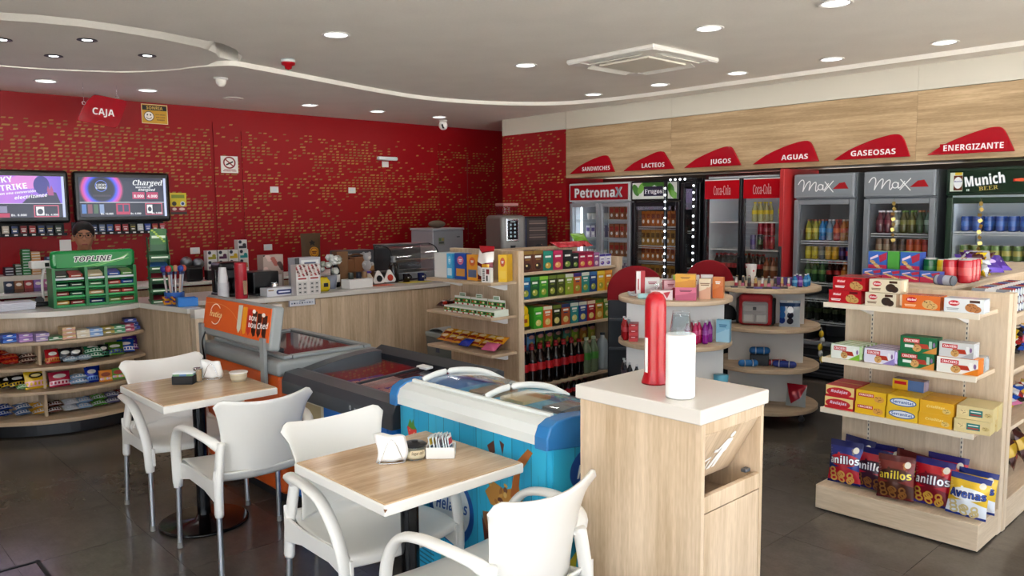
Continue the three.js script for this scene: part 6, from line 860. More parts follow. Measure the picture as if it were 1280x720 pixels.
  const roll = (l, c, lx, lz, y, len, r, dt) => { const t = thing('rolled_mat', l, 'roll', P(lx, y + r, lz), turn + dt, 'rolls on the third level of the backpack stand'); part(t, 'roll', new THREE.CapsuleGeometry(r, len, 4, 14), liq(c, .5), null, [0, 0, PI / 2]); for (const s of [-.3, .3]) part(t, 'band', new THREE.TorusGeometry(r * 1.02, .004, 6, 18), liq('#c8ccd2', .4), [s * len, 0, 0], [0, PI / 2, 0]); };
  const y3 = .4465; roll('bright blue roll lying on top of a dark box', '#1c6ab0', -.04, .2, y3 + .085, .1, .028, .1); one('dark_box', 'dark box under the bright blue roll', 'box', rbox(.14, .084, .09, .006, 1), M.dark, P(-.04, y3 + .042, .19), [0, turn, 0]); roll('deep blue roll at the stand rim', '#16308a', .14, .25, y3, .12, .026, -.15); roll('red roll behind the deep blue one', '#a01c2a', .08, .19, y3, .12, .024, .2); roll('sky blue roll beside the dark box', '#2a78c0', -.12, .28, y3, .1, .026, .3);
  one('green_box', 'green and white box on the lowest level of the backpack stand', 'box', packBox(.1, .13, .05, art(40, 50, (g, w, h) => { fill(g, '#2a8a3a', 0, 0, w, h); fill(g, '#d8dcd8', 30, 0, 10, h); }), '#8a9490'), M.print, P(-.05, .131 + .065, .22), [0, turn + .35, 0]);
  { const t = thing('hanging_toys', 'yellow and silver toys hung at the side of the backpack stand', 'toy', P(.41, .70, -.02)); part(t, 'string', box(.003, .28, .003), M.pale, [0, -.12, 0]); for (let k = 0; k < 5; k++) part(t, 'toy', new THREE.SphereGeometry(.022, 10, 8).scale(1, 1.3, .8), liq(['#d8b81c', '#c8ccd0'][k % 2], .3), [Math.sin(k * 2) * .02, -.03 - k * .05, 0]); part(t, 'hook', rod([0, .02, 0], [-.06, .03, .02], .004, 6), M.steel); }
  one('red_bag', 'crumpled red and white bag low at the side of the backpack stand', 'bag', bag(.15, .17, .09, art(40, 50, (g, w, h) => { fill(g, '#b8c0c4', 0, 0, w, h); poly(g, '#b01c30', [[0, 0], [40, 0], [30, 30], [12, 44]]); }), 6), M.foil, P(.24, .1325, .16), [-.2, turn - .3, 0]);
}
// ---------- candy on the till counter shelves ----------
{
  const band = (c1, c2, t) => art(70, 30, (g, w, h) => { fill(g, c1, 0, 0, w, h); fill(g, c2, 0, 18, w, 6); oval(g, '#f0eee8', 35, 11, 16, 5); });
  const S1 = [['royal blue', '#2a5ac0', '#7ab0e8', 1.19, 2], ['lilac', '#a884c8', '#e0b0d8', 1.285, 2], ['pale mauve', '#a898c8', '#e8d0d8', 1.385, 2], ['green and white', '#3a7a4a', '#d8e0d8', 1.465, 1], ['cream and rose', '#d8b88a', '#d08a9a', 1.555, 3], ['ivory', '#e0d4bc', '#f0e8d8', 1.65, 2], ['ice blue', '#8ab0e0', '#d8e4f0', 1.745, 2], ['olive gold', '#b0a04a', '#3a4a6a', 1.835, 2], ['mint', '#4a9a6a', '#c8dcd0', 1.925, 2], ['ruby pink', '#b0345a', '#e0a0b0', 2.005, 2], ['navy', '#1c2f8a', '#8aa0d8', 2.07, 3]];
  for (const [n, a, b, x, k] of S1) { const p = single('gum_box', n + ' gum box on the top candy shelf', 'gum', 'gum boxes on the top candy shelf', packBox(.088, .028, .13, band(a, b), a), M.print); for (let i = 0; i < k; i++) p([x + i * .004 - (n === 'navy' ? .01 * i : 0), .7135 + .014 + i * .0285, fz(x) - .11 - i * .02 - (n === 'navy' ? .03 : 0)], .15 - (x - 1.1) * .32); }
  const Bc = (l, n, c1, c2, w, h, spots, name = 'candy_bag', seedv = 1, t) => { const p = single(name, l, 'candy bag', n, bag(w, h, .05, art(60, 50, (g, W, H) => { fill(g, c1, 0, 0, W, H); fill(g, c2, 0, 30, W, 14); oval(g, t ? '#1a1a1a' : '#e8e4dc', 30, 16, 18, 7); if (t) oval(g, '#e8d890', 30, 16, 13, 4); for (let k = 0; k < 6; k++) oval(g, c1, 6 + k * 10, 37, 3, 4); }), seedv), M.foil); for (const [x, y, dz, rx, dt] of spots) p([x, y, fz(x) - dz], dt ?? (.15 - (x - 1.1) * .3), rx); };
  const L2 = .5235, L3 = .3435, L4 = .1275, g2 = 'candy on the second candy shelf', g3 = 'candy on the third candy shelf', g4 = 'candy on the lowest candy shelf';
  Bc('red chocolate bar pack lying in a pile on the second candy shelf', g2, '#a8141c', '#c85a2a', .15, .1, [[1.13, L2, .16, -1.4], [1.13, L2 + .03, .17, -1.4], [1.15, L2 + .06, .18, -1.4], [1.23, L2, .15, -1.4], [1.22, L2 + .032, .17, -1.4]]); Bc('brown and silver bar pack on the second candy shelf', g2, '#4a2018', '#c8b8a8', .12, .1, [[1.315, L2, .15, -1.4], [1.32, L2 + .032, .16, -1.4]]);
  Bc('upright red candy bag on the second candy shelf', g2, '#a81018', '#c07a2a', .095, .105, [[1.455, L2, .13, -.35], [1.46, L2, .2, -.1]]); Bc('black candy bag on the second candy shelf', g2, '#0f1118', '#4a4a50', .1, .105, [[1.54, L2, .16, -.25], [1.615, L2, .18, -.1]]); Bc('clear blue candy pack lying before the black bags', g2, '#8aa8c0', '#d0dce4', .11, .07, [[1.56, L2, .06, -1.35], [1.655, L2, .07, -1.35]]); Bc('emerald mint pack on the second candy shelf', g2, '#146a42', '#b8d8c8', .13, .09, [[1.73, L2, .10, -1.1], [1.735, L2 + .03, .13, -1.0]]); Bc('black and green mint pack on the second candy shelf', g2, '#0c1a16', '#2a7a5a', .08, .10, [[1.81, L2, .15, -.3]]);
  Bc('olive green gummy bag on the second candy shelf', g2, '#4a7a1c', '#2a3a7a', .13, .10, [[1.90, L2, .13, -.6], [1.91, L2, .19, -.3]]); Bc('bright blue gummy bag on the second candy shelf', g2, '#1a4ab0', '#d8dce8', .13, .10, [[2.0, L2, .16, -.5], [2.02, L2, .22, -.2]]); Bc('purple gummy bag on the second candy shelf', g2, '#6a3a9a', '#d8c8e0', .11, .11, [[2.075, L2, .26, -.25], [2.06, L2, .18, -.8]]);
  Bc('black licorice bag on the third candy shelf', g3, '#121214', '#d0a820', .12, .10, [[1.14, L3, .16, -.9], [1.2, L3, .18, -.8], [1.25, L3, .2, -.6]]); Bc('yellow marshmallow bag with black oval on the third candy shelf', g3, '#d8b018', '#e8b0b8', .155, .145, [[1.345, L3, .14, -.3]], 'marshmallow_bag', 2, 'rups'); Bc('crimson marshmallow bag on the third candy shelf', g3, '#a81c3c', '#e8c8d0', .15, .115, [[1.49, L3, .13, -.35]], 'marshmallow_bag', 3); Bc('small green mint tin bag on the third candy shelf', g3, '#4a8a3a', '#c8d8c0', .08, .05, [[1.255, L3, .07, -1.2]]); Bc('pale blue candy strip on the third candy shelf', g3, '#7aa8d0', '#e8eef4', .13, .07, [[1.61, L3, .08, -1.3], [1.62, L3 + .03, .12, -1.3]]); Bc('royal blue candy bag on the third candy shelf', g3, '#1430a0', '#5a8ad0', .10, .12, [[1.71, L3, .14, -.3], [1.74, L3, .22, -.1]]);
  for (const [n, c, d, x] of [['orange', '#d8821c', '#8a3a1c', 1.80], ['green', '#5aa02a', '#a8342a', 1.90], ['dark green', '#3a6a1c', '#c8a01c', 1.985]]) one('candy_carton', n + ' candy carton on the third candy shelf', 'candy box', packBox(.088, .088, .05, art(44, 44, (g, w, h) => { fill(g, c, 0, 0, w, h); oval(g, d, 22, 16, 16, 8); for (let k = 0; k < 6; k++) oval(g, ['#d8d0e8', '#e8b0c0', '#e8d060'][k % 3], 6 + k * 7, 32, 5, 5); }), c), M.print, [x, L3 + .044, fz(x) - .10], [-.12, .12 - (x - 1.1) * .3, 0], 'candy cartons on the third candy shelf');
  const flat = [['deep blue', '#1a3a8a', 1.16], ['steel blue', '#4a6a9a', 1.27], ['amber', '#d8a02a', 1.37], ['chestnut', '#5a2a1c', 1.46], ['white', '#d8dce4', 1.57], ['powder blue', '#8ab0d8', 1.66], ['fresh green', '#4a9a2a', 1.77], ['lavender', '#6a6a9a', 1.87], ['brick red', '#8a2a1c', 1.96]]; for (const [n, c, x] of flat) Bc(n + ' bar pack lying flat on the lowest candy shelf', g4, c, '#c8ccd4', .11, .12, [[x, L4, .16, -1.42], [x + .01, L4 + .036, .2, -1.4]], 'bar_pack', x * 10);
}
// ---------- on the till counter ----------
{
  const t = thing('gum_display', 'green gum display rack with a curved printed header', 'display', [1.80, CT + .0035, -6.70], -.02), W = .60;
  const hd = art(300, 90, (g, w, h) => { fill(g, '#1c8a42', 0, 0, w, h); g.strokeStyle = '#7ac86a'; g.lineWidth = 4; for (const [a, b] of [[60, 40], [110, 60], [150, 30]]) { g.beginPath(); g.moveTo(a, 90); g.quadraticCurveTo(220, 70, 290, b - 20); g.stroke(); } poly(g, '#e8f4e0', [[180, 66], [262, 36], [286, 18], [270, 44]]); txt(g, 'TOPLINE', 140, 38, 46, '#18202a', { italic: true, line: '#f2f4f0', lw: 7, max: 150 }); bars(g, '#e8f4e0', 188, 58, 40, 1, 3); });
  const G = mat('#187a3c', .3), prof = [[0, 0], [.06, 0], [.06, .10], [.045, .13], [.015, .142], [0, .142]];
  part(t, 'header', rbox(W, .135, .06, .03, 4), mat('#1c8a42', .2), [0, .365, -.01]); part(t, 'header_print', packBox(W - .07, .105, .003, hd, '#1c8a42'), M.print, [0, .357, .0215]);
  for (const x of [-W / 2 + .012, -.065, .075, W / 2 - .012]) part(t, 'upright', box(.022, .30, .17), x === -.065 || x === .075 ? G : G, [x, .152, -.06]); part(t, 'back_plate', box(W, .30, .008), G, [0, .152, -.149]); part(t, 'bottom_plate', box(W, .006, .17), G, [0, .003, -.06]);
  const cells = [[-.183, .205], [.005, .116], [.188, .20]]; const cc = [['#c89a4a', '#8a2a2a', '#14503a', '#1c3a2a', '#a03020'], ['#1c2f6a', '#c8a070', '#3a7a4a', '#c8b890', '#b8c83a'], ['#7a9a4a', '#b03a30', '#c04038', '#1c4aa0', '#4a8a3a']]; const nm = ['gold', 'blue', 'green'];
  cells.forEach(([x, w], ci) => { for (let r = 0; r < 4; r++) { const y = .012 + r * .068; part(t, 'tray', rbox(w, .008, .15, .002, 1), G, [x, y, -.055], [.25, 0, 0]); part(t, 'tray_lip', rbox(w, .016, .006, .002, 1), r === 3 ? M.pale : mat('#2a9a52', .3), [x, y + .002, .021]);
    const n = ci === 1 ? 1 : 2; for (let k = 0; k < n; k++) one('gum_pack_box', `open gum carton in the ${['wall-side', 'narrow middle', 'till-side'][ci]} column of the green display`, 'gum', packBox(w / n - .012, .03, .10, band2(cc[ci][(r + k) % 5]), cc[ci][(r + k) % 5]), M.print, [1.80 + x + (k - (n - 1) / 2) * w / n, CT + .0035 + y + .032, -6.745], [.25, -.02, 0], `gum cartons in display column ${['one', 'two', 'three'][ci]}`); } });
}
function band2(c) { const k = 'b' + c; if (!SW.has(k)) SW.set(k, art(40, 16, (g, w, h) => { fill(g, c, 0, 0, w, h); fill(g, '#e8e4da', 6, 4, 28, 4); fill(g, '#00000055', 0, 11, w, 5); })); return SW.get(k); }
{
  const t = thing('candy_stand', 'narrow tiered green candy stand with stepped trays', 'display', [2.21, CT + .0035, -6.48], -.1), G = mat('#1c5a2c', .4); t.scale.set(1.25, 1.05, 1.25);
  part(t, 'back_card', box(.11, .50, .006), G, [.02, .25, -.06]); part(t, 'top_card', packBox(.10, .12, .004, art(40, 50, (g, w, h) => { fill(g, '#2a6a2c', 0, 0, w, h); fill(g, '#d8e8d0', 4, 22, 32, 8); for (let k = 0; k < 7; k++) oval(g, '#a8c83a', 6 + (k * 13) % 30, 6 + (k * 17) % 40, 3, 3); }), '#1c5a2c'), M.print, [.02, .50, -.055]); for (const s of [-1, 1]) part(t, 'side_card', face([[0, 0], [.10, 0], [.05, .38], [.02, .5], [0, .5]], .003), G, [s * .06 + .01, 0, -.06], [0, -PI / 2, 0]);
  for (let k = 0; k < 5; k++) { const y = .01 + k * .084, cc = ['#8a2438', '#2a1c24', '#a02c3c', '#3a6aa8', '#2a5a3a'][k]; part(t, 'tray', rbox(.125, .008, .09, .002, 1), G, [0, y, -.01], [.3, 0, 0]); part(t, 'tray_front', packBox(.125, .03, .004, art(44, 12, (g, w, h) => { fill(g, '#1c5a2c', 0, 0, w, h); bars(g, '#e8f0e0', 22, 4, 34, 1, 4); }), '#1c5a2c'), M.print, [0, y + .002, .036]); one('candy_carton', ['crimson', 'black', 'red', 'sky blue', 'forest green'][k] + ' candy carton in the tiered stand', 'candy', packBox(.13, .022, .09, band2(cc), cc), M.print, [2.21, CT + .0035 + y * 1.05 + .0235, -6.49], [.3, -.1, 0]); }
}
{
  const tr = thing('blue_tray', 'bright blue plastic tray on the till counter end', 'tray', [2.275, CT + .0035, -6.10], -.2), Bm = mat('#1a72c4', .3);
  part(tr, 'floor', box(.14, .004, .10), Bm, [0, .002, 0]); for (const s of [-1, 1]) { part(tr, 'wall', rbox(.145, .065, .005, .002, 1), Bm, [0, .033, s * .05]); part(tr, 'wall', rbox(.005, .065, .1, .002, 1), Bm, [s * .07, .033, 0]); }
  const jar = thing('stick_holder', 'clear holder of long candy tubes with coloured tops', 'holder', [2.245, CT + .0035, -6.27], 0); part(jar, 'cup', lathe([[0, 0], [.07, 0], [.075, .10], [.073, .10], [.068, .004], [0, .004]], 24), mat('#2a5aa8', .3));
  const C = [['indigo', '#2a2a80'], ['scarlet', '#c03a40'], ['emerald', '#2a8a4a'], ['tan', '#b07a5a'], ['cobalt', '#24409a'], ['coral', '#d0604a']]; C.forEach(([n, c], i) => { const o = thing('candy_tube', n + ' topped candy tube in the stick holder', 'candy', [2.245 - .048 + i * .019, CT + .0075 + .002, -6.27 + .02 * Math.sin(i * 2)], 0, 'candy tubes in the stick holder'); o.rotation.z = .10 - i * .045; part(o, 'tube', cyl(.0085, .0085, .26, 12), liq(['#a8a0a0', '#b89a90', '#98a0b0'][i % 3], .15), [0, .13, 0]); part(o, 'figure_top', new THREE.SphereGeometry(.024, 14, 10).scale(1, 1.15, 1), liq(c, .35), [0, .275, 0]); part(o, 'collar', cyl(.014, .012, .03, 12), liq('#1c2a5a', .4), [0, .245, 0]); });
  const cd = single('small_candy_bag', 'small orange and violet candy bag beside the blue tray', 'candy bag', 'small bags by the blue tray', bag(.06, .05, .025, art(24, 20, (g, w, h) => { fill(g, '#c88a2a', 0, 0, w, h); oval(g, '#5a3a9a', 12, 10, 7, 5); }), 2), M.foil); for (let k = 0; k < 4; k++) cd([2.165 + (k % 2) * .05, CT + .006 + Math.floor(k / 2) * .03, -6.20 + (k % 2) * .03], .3 * k, -.9);
  const pap = single('magazine', 'white folded magazine in the pile on the till counter', 'magazine', 'magazines on the till counter', rbox(.30, .014, .2, .004, 1), mat('#d4d6e2', .6)); for (let k = 0; k < 4; k++) pap([1.24 + k * .004, CT + .0105 + k * .0145, -6.86], .1 - k * .03);
  { const d = thing('tape_dispenser', 'black tape dispenser on the shelf beside the magazines', 'dispenser', [1.48, CT + .0035, -6.95]); part(d, 'body', rbox(.12, .035, .05, .012), M.black, [0, .0175, 0]); part(d, 'reel', cyl(.03, .03, .025, 18), M.dark, [-.015, .045, 0], [PI / 2, 0, 0]); }
}
// stock behind the till
{
  const y1 = 1.0725, carton = (l, c, w, h, x, n, g) => { const k = single('cigarette_carton', l, 'carton', g, packBox(w, h, .1, art(30, 12, (q, W, H) => { fill(q, c, 0, 0, W, H); fill(q, '#dfe4e8', 2, 4, W - 4, 3); }), c), M.print); for (let i = 0; i < n; i++) k([x + rand(i, x * 9) * .006, y1 + h / 2 + i * (h + .001), -8.63]); };
  carton('dark violet cigarette carton in the low stack behind the till', '#2a2438', .07, .025, 1.575, 3, 'cartons behind the till'); carton('grey green cigarette carton in the stack behind the till', '#3f5a48', .05, .025, 1.65, 4, 'cartons behind the till'); carton('green cigarette carton in the tall stack behind the till', '#1c7a3a', .065, .026, 1.72, 9, 'cartons behind the till'); carton('tan cigarette carton in the tall stack behind the till', '#c8965a', .075, .026, 1.80, 8, 'cartons behind the till'); carton('white and red cigarette carton in the stack behind the till', '#c8a8a8', .05, .026, 1.875, 4, 'cartons behind the till');
  for (let j = 0; j < 3; j++) carton(`slate blue cigarette carton in ${['the first', 'the second', 'the third'][j]} blue stack behind the till`, '#3a5a7c', .07, .022, 1.735 + .23 + j * .075 - .04, [7, 8, 7][j], 'blue cartons behind the till');
  const lo = ['#24304a', '#8a5a3a', '#a03a3a', '#8a6ab0', '#b86a98', '#c8c0c8', '#6a9ac0'], ln = ['navy', 'brown', 'red', 'lilac', 'pink', 'white', 'light blue']; lo.forEach((c, i) => one('tobacco_pack', ln[i] + ' pack in the row on the bench behind the till', 'packet', packBox(.07, .11, .05, art(30, 44, (g, w, h) => { fill(g, c, 0, 0, w, h); oval(g, '#e8e2dc', 15, 14, 10, 6); fill(g, '#00000044', 0, 30, w, 14); }), c), M.print, [1.53 + i * .078, .9245 + .055, -8.40], [-.1, 0, 0], 'packs on the bench behind the till'));
  { const d = thing('card_terminal', 'white card terminal on an arm by the till', 'terminal', [1.52, CT + .0035, -7.08]); part(d, 'foot', cyl(.05, .06, .012, 20), M.white, [0, .006, 0]); part(d, 'arm', tube([[0, .01, 0], [0, .2, 0], [.02, .3, .0]], .01, 16, 8), M.white); part(d, 'head', rbox(.14, .06, .1, .012), M.white, [-.01, .315, 0]); part(d, 'screen', box(.03, .03, .003), M.black, [.03, .315, .0515]); }
  // capsule boxes
  const cap_ = (c) => art(48, 48, (g, w, h) => { fill(g, '#e4e2de', 0, 0, w, h); oval(g, '#24283a', 13, 11, 8, 8); fill(g, c, 6, 30, 38, 12); oval(g, c, 34, 26, 9, 8); }); const col = { olive: '#a8a02a', plum: '#5a1c4a', yellow: '#d8b01c', teal: '#2a9a98', violet: '#4a2a48', chestnut: '#6a4a24', apricot: '#c88a5a', caramel: '#b88a4a', black: '#1c1c22', noir: '#26262c' };
  const cb = (n, x, lev) => one('capsule_box', `white coffee capsule box with ${n} print`, 'box', packBox(.105, .105, .09, cap_(col[n]), '#d8d6d0'), M.print, [x, .9205 + .0525 + lev * .1055, -8.44], null, 'coffee capsule boxes');
  cb('noir', 3.66, 0); cb('black', 3.775, 0); cb('apricot', 3.66, 1); cb('caramel', 3.775, 1); cb('yellow', 3.66, 2); cb('teal', 3.775, 2); cb('chestnut', 3.54, 1); cb('plum', 3.54, 2); cb('violet', 3.42, 1); cb('olive', 3.42, 2); 
  one('capsule_box', 'white coffee capsule box with grey print on top of the stack', 'box', packBox(.105, .105, .09, cap_('#30303a'), '#d8d6d0'), M.print, [3.765, .9205 + .0525 + 3 * .1055, -8.44], null, 'coffee capsule boxes');
  for (const x of [3.42, 3.54]) one('carton_riser', 'black carton under the capsule boxes', 'box', rbox(.112, .104, .1, .004, 1), M.blackMatt, [x, .9205 + .0522, -8.44], null, 'black cartons under the capsule boxes');
  { const m = thing('coffee_maker', 'dark capsule coffee maker with round chrome tops', 'coffee maker', [3.22, .9205, -8.46]); part(m, 'body', rbox(.18, .16, .2, .03, 3), M.black, [0, .08, 0]); part(m, 'dome', new THREE.SphereGeometry(.062, 20, 14), M.steel, [-.05, .2, 0]); part(m, 'dome', new THREE.SphereGeometry(.062, 20, 14), M.steel, [.065, .18, .02]); }
  { const b = thing('paper_bag', 'brown paper bag with a dark star and a yellow seal', 'bag', [4.62, .9205, -8.50], .05); part(b, 'bag', bag(.27, .47, .12, art(110, 180, (g, w, h) => { fill(g, '#5a4226', 0, 0, w, h); poly(g, '#15120c', [[55, 30], [62, 38], [72, 40], [64, 46], [66, 56], [55, 50], [44, 56], [46, 46], [38, 40], [48, 38]]); oval(g, '#d8981c', 62, 86, 26, 24); g.strokeStyle = '#8a4a10'; g.lineWidth = 3; g.beginPath(); g.arc(62, 86, 19, 0, 7); g.stroke(); bars(g, '#6a2a08', 62, 80, 26, 2, 5); }), 2), M.board); part(b, 'base_fold', box(.2, .01, .1), mat('#4a3820', .8), [0, .006, .05]); }
  { const d = thing('box_fridge', 'light grey box freezer in the back corner', 'freezer', [6.36, 0, -8.25]); part(d, 'cabinet', rbox(.50, 1.37, .48, .015), mat('#a8adb4', .4), [0, .70, 0]); part(d, 'top_lid', rbox(.52, .03, .5, .01), mat('#bcc0c6', .35), [0, 1.402, 0]); part(d, 'energy_label', packBox(.1, .1, .003, art(24, 24, (g, w, h) => { fill(g, '#9aa09a', 0, 0, w, h); fill(g, '#6a8a5a', 3, 3, 8, 8); fill(g, '#b0a05a', 13, 3, 8, 8); fill(g, '#5a605a', 3, 13, 18, 6); }), '#9aa09a'), M.print, [-.12, 1.25, .2415]); part(d, 'badge', box(.05, .012, .003), M.greyDark, [.16, 1.3, .2415]); part(d, 'foot', box(.44, .015, .42), M.black, [0, .0075, 0]); }
  one('crumpled_bag', 'crumpled brown bag on the grey box freezer', 'bag', new THREE.SphereGeometry(.1, 12, 8).scale(1.3, .5, .8), mat('#6a5a4a', .8), [6.32, 1.4665, -8.2]);
}
// coffee machines by the red stub wall
{
  const c = thing('coffee_cabinet', 'oak cabinet under the coffee machines', 'cabinet', [6.55, 0, -6.95]); part(c, 'carcass', wood_up(rbox(.95, .95, .55, .003, 1)), M.oak, [0, .475, 0]); part(c, 'cabinet_top', rbox(.98, .03, .58, .003, 1), M.stone, [0, .9655, 0]);
  const m = thing('coffee_machine', 'silver bean coffee machine with a lit touch panel', 'coffee machine', [6.34, .981, -6.9], -.25); part(m, 'housing', rbox(.34, .6, .42, .05, 4), mat('#8a8784', .35, { metal: .5 }), [0, .30, 0]); part(m, 'screen_frame', rbox(.17, .27, .02, .02, 3), M.chrome, [-.02, .43, .205]); part(m, 'touch_panel', packBox(.13, .22, .004, art(40, 70, (g, w, h) => { fill(g, '#0c1018', 0, 0, w, h); for (let k = 0; k < 8; k++) oval(g, '#b8d0d8', 12 + (k % 2) * 16, 16 + Math.floor(k / 2) * 14, 4, 4); bars(g, '#e8f0f4', 20, 4, 20, 1, 3); }), '#0c1018'), M.gloss, [-.02, .43, .2165]); part(m, 'spout', cyl(.03, .025, .1, 14), M.dark, [-.02, .2, .22]); part(m, 'drip_tray', rbox(.2, .03, .1, .006), M.black, [0, .02, .25]); part(m, 'bean_hopper', rbox(.2, .11, .22, .02), M.clear, [.03, .656, -.02]); part(m, 'hopper_lid', rbox(.2, .03, .22, .01), liq('#c88a8a', .4), [.03, .725, -.02]);
  const n = thing('vending_coffee_machine', 'dark brown coffee dispenser with picture front', 'coffee machine', [6.77, .981, -6.95], -.25); part(n, 'housing', rbox(.3, .58, .42, .015), mat('#2a1c1a', .35), [0, .29, 0]); part(n, 'picture_front', packBox(.26, .5, .004, art(60, 110, (g, w, h) => { fill(g, '#3a2a28', 0, 0, w, h); for (let k = 0; k < 9; k++) fill(g, ['#6a5a54', '#8a7468', '#4a3a38'][k % 3], 4, 4 + k * 6, 52, 4); poly(g, '#c88a6a', [[16, 80], [44, 66], [50, 84], [22, 96]]); oval(g, '#1c1010', 34, 74, 12, 8); fill(g, '#b8b0ac', 6, 98, 48, 8); }), '#3a2a28'), M.print, [0, .3, .2125]); part(n, 'side_trim', rbox(.02, .56, .02, .004), liq('#16204a', .4), [-.155, .29, .2]);
}
// ---------- on the service counter ----------
{
  const Y = CT + .0035;
  one('white_carton', 'long white carton with a blue oval print on the service counter', 'box', packBox(.30, .07, .12, art(110, 26, (g, w, h) => { fill(g, '#dcdde2', 0, 0, w, h); g.fillStyle = '#2a3470'; g.beginPath(); g.roundRect(32, 7, 54, 14, 7); g.fill(); bars(g, '#e8ecf8', 59, 12, 40, 1, 4); bars(g, '#8a6a4a', 14, 6, 18, 1, 3); }), '#d2d4da'), M.print, [3.14, Y + .035, -6.30], [0, .05, 0]);
  const pc = single('patterned_carton', 'white and red patterned carton of coffee sachets', 'box', 'patterned coffee cartons', packBox(.115, .26, .09, art(56, 120, (g, w, h) => { fill(g, '#dcd6d2', 0, 0, w, h); for (let k = 0; k < 26; k++) oval(g, ['#6a3a34', '#a8464a', '#c8a8a0'][k % 3], (k * 23) % 56, (k * 11) % 46, 5, 4, k); fill(g, '#e8e4e0', 4, 46, 48, 18); bars(g, '#a83a3a', 28, 52, 36, 1, 6); for (let k = 0; k < 6; k++) { fill(g, '#c0bcb8', 8 + (k % 2) * 22, 70 + Math.floor(k / 2) * 16, 18, 13); fill(g, '#2a2a2e', 13 + (k % 2) * 22, 74 + Math.floor(k / 2) * 16, 8, 4); } }), '#d0c8c4'), M.print); pc([3.27, Y + .13, -6.18]); pc([3.39, Y + .13, -6.19]);
  one('white_gift_box', 'white and grey gift box behind the patterned cartons', 'box', packBox(.26, .30, .12, art(90, 100, (g, w, h) => { fill(g, '#c2c4cc', 0, 0, w, h); fill(g, '#eceef0', 22, 8, 62, 20); bars(g, '#5a6a8a', 53, 15, 40, 1, 5); oval(g, '#aab6cc', 52, 60, 36, 26); fill(g, '#4a4a4e', 0, 0, 16, 100); }), '#a8aab4'), M.print, [3.50, Y + .15, -6.52], [0, .05, 0]);
  one('doll_carton', 'pink and cream patterned carton behind the black kettle box', 'box', packBox(.2, .33, .1, art(60, 100, (g, w, h) => { fill(g, '#b8a49a', 0, 0, w, h); for (let k = 0; k < 14; k++) oval(g, ['#4a3430', '#d8bcb4', '#a85a50'][k % 3], (k * 19) % 60, (k * 13) % 44, 7, 5); fill(g, '#e2dcd8', 6, 54, 48, 40); }), '#a8968c'), M.print, [3.24, Y + .165, -6.66], [0, .1, 0]);
  { const m = thing('kettle_box', 'black coffee machine with a steel jug on the service counter', 'coffee machine', [3.09, Y, -6.52]); part(m, 'housing', rbox(.24, .19, .2, .012), M.black, [0, .105, -.02]); part(m, 'jug', lathe([[0, 0], [.04, 0], [.042, .05], [.03, .085], [.034, .09]], 18), M.chrome, [.05, .01, .13]); part(m, 'base', rbox(.26, .012, .3, .004, 1), M.dark, [0, .006, .02]); }
  { const m = thing('coffee_maker', 'black drip coffee maker with glass pots', 'coffee maker', [2.83, Y, -6.60]); part(m, 'back_column', rbox(.22, .26, .08, .02), M.black, [0, .13, -.08]); part(m, 'top', rbox(.24, .07, .2, .03, 3), M.black, [0, .255, -.01]); part(m, 'base', rbox(.24, .03, .22, .01), M.black, [0, .015, 0]); for (const s of [-1, 1]) part(m, 'pot', lathe([[0, 0], [.045, 0], [.052, .06], [.035, .11], [.035, .12], [0, .12]], 18), mat('#3a3c40', .08), [s * .055, .03, .03]); part(m, 'badge', box(.04, .02, .003), M.chrome, [.02, .25, .0915]); }
  { const t = thing('cup_stack', 'stack of white paper cups behind the orange sign', 'cups', [2.71, Y, -6.45]); const cupg = lathe([[0, 0], [.03, 0], [.042, .1], [.044, .1]], 20); for (let k = 0; k < 9; k++) part(t, 'cup', cupg, mat('#e6e6e8', .5), [0, .245 - k * .017 + .0, 0], [PI, 0, 0]).position.y += -.0 + .01; part(t, 'sleeve', lathe([[.0445, 0], [.046, .002], [.046, .13], [.045, .13]], 20), mat('#d4d6da', .3)); }
  { const t = thing('straw_holder', 'red cylinder holder with wooden stirrers behind the orange sign', 'holder', [2.80, Y, -6.30], .2); part(t, 'cylinder', lathe([[0, .3], [.045, .3], [.05, .29], [.05, 0], [0, 0]], 28), mat('#b01c2c', .35)); part(t, 'window', rbox(.035, .13, .004, .002, 1), mat('#6a1420', .4), [.0, .09, .049]); for (let k = 0; k < 5; k++) part(t, 'stirrer', rod([-.012 + k * .006, .035, .0535], [-.016 + k * .008, .15, .0535], .0022, 6), mat('#c8b08a', .6)); }
  { const t = thing('yellow_jar', 'glossy yellow round jar with a dark label', 'jar', [3.56, Y, -6.32]); part(t, 'jar', lathe([[0, 0], [.055, 0], [.07, .02], [.072, .09], [.05, .115], [.05, .125], [0, .125]], 28), liq('#d8c01c', .15)); part(t, 'label', rbox(.045, .035, .004, .002, 1), M.dark, [0, .06, .0715]); }
  { const t = thing('gift_bouquet', 'clear cellophane bouquet of silver wrapped sweets', 'gift', [3.735, Y, -6.47]); part(t, 'base', lathe([[0, 0], [.05, 0], [.06, .12], [0, .12]], 16), liq('#8a90a0', .3)); for (let k = 0; k < 16; k++) part(t, 'sweet', new THREE.IcosahedronGeometry(.034, 0), liq(['#c2c6c0', '#98a090', '#d8dad6'][k % 3], .15), [(rand(k, 1) - .5) * .16, .15 + rand(k, 2) * .16, (rand(k, 3) - .5) * .1]); }
  { const t = thing('wine_bottle', 'dark wine bottle with a white label', 'bottle', [3.84, Y, -6.55]); part(t, 'bottle_body', lathe([[0, 0], [.036, 0], [.038, .01], [.038, .17], [.016, .22], [.014, .28], [0, .28]], 22), liq('#100c10', .1)); part(t, 'bottle_label', new THREE.CylinderGeometry(.0384, .0384, .07, 20, 1, true), M.paper, [0, .085, 0]); part(t, 'capsule', cyl(.0155, .0155, .05, 14), liq('#b8b8bc', .3), [0, .26, 0]); }
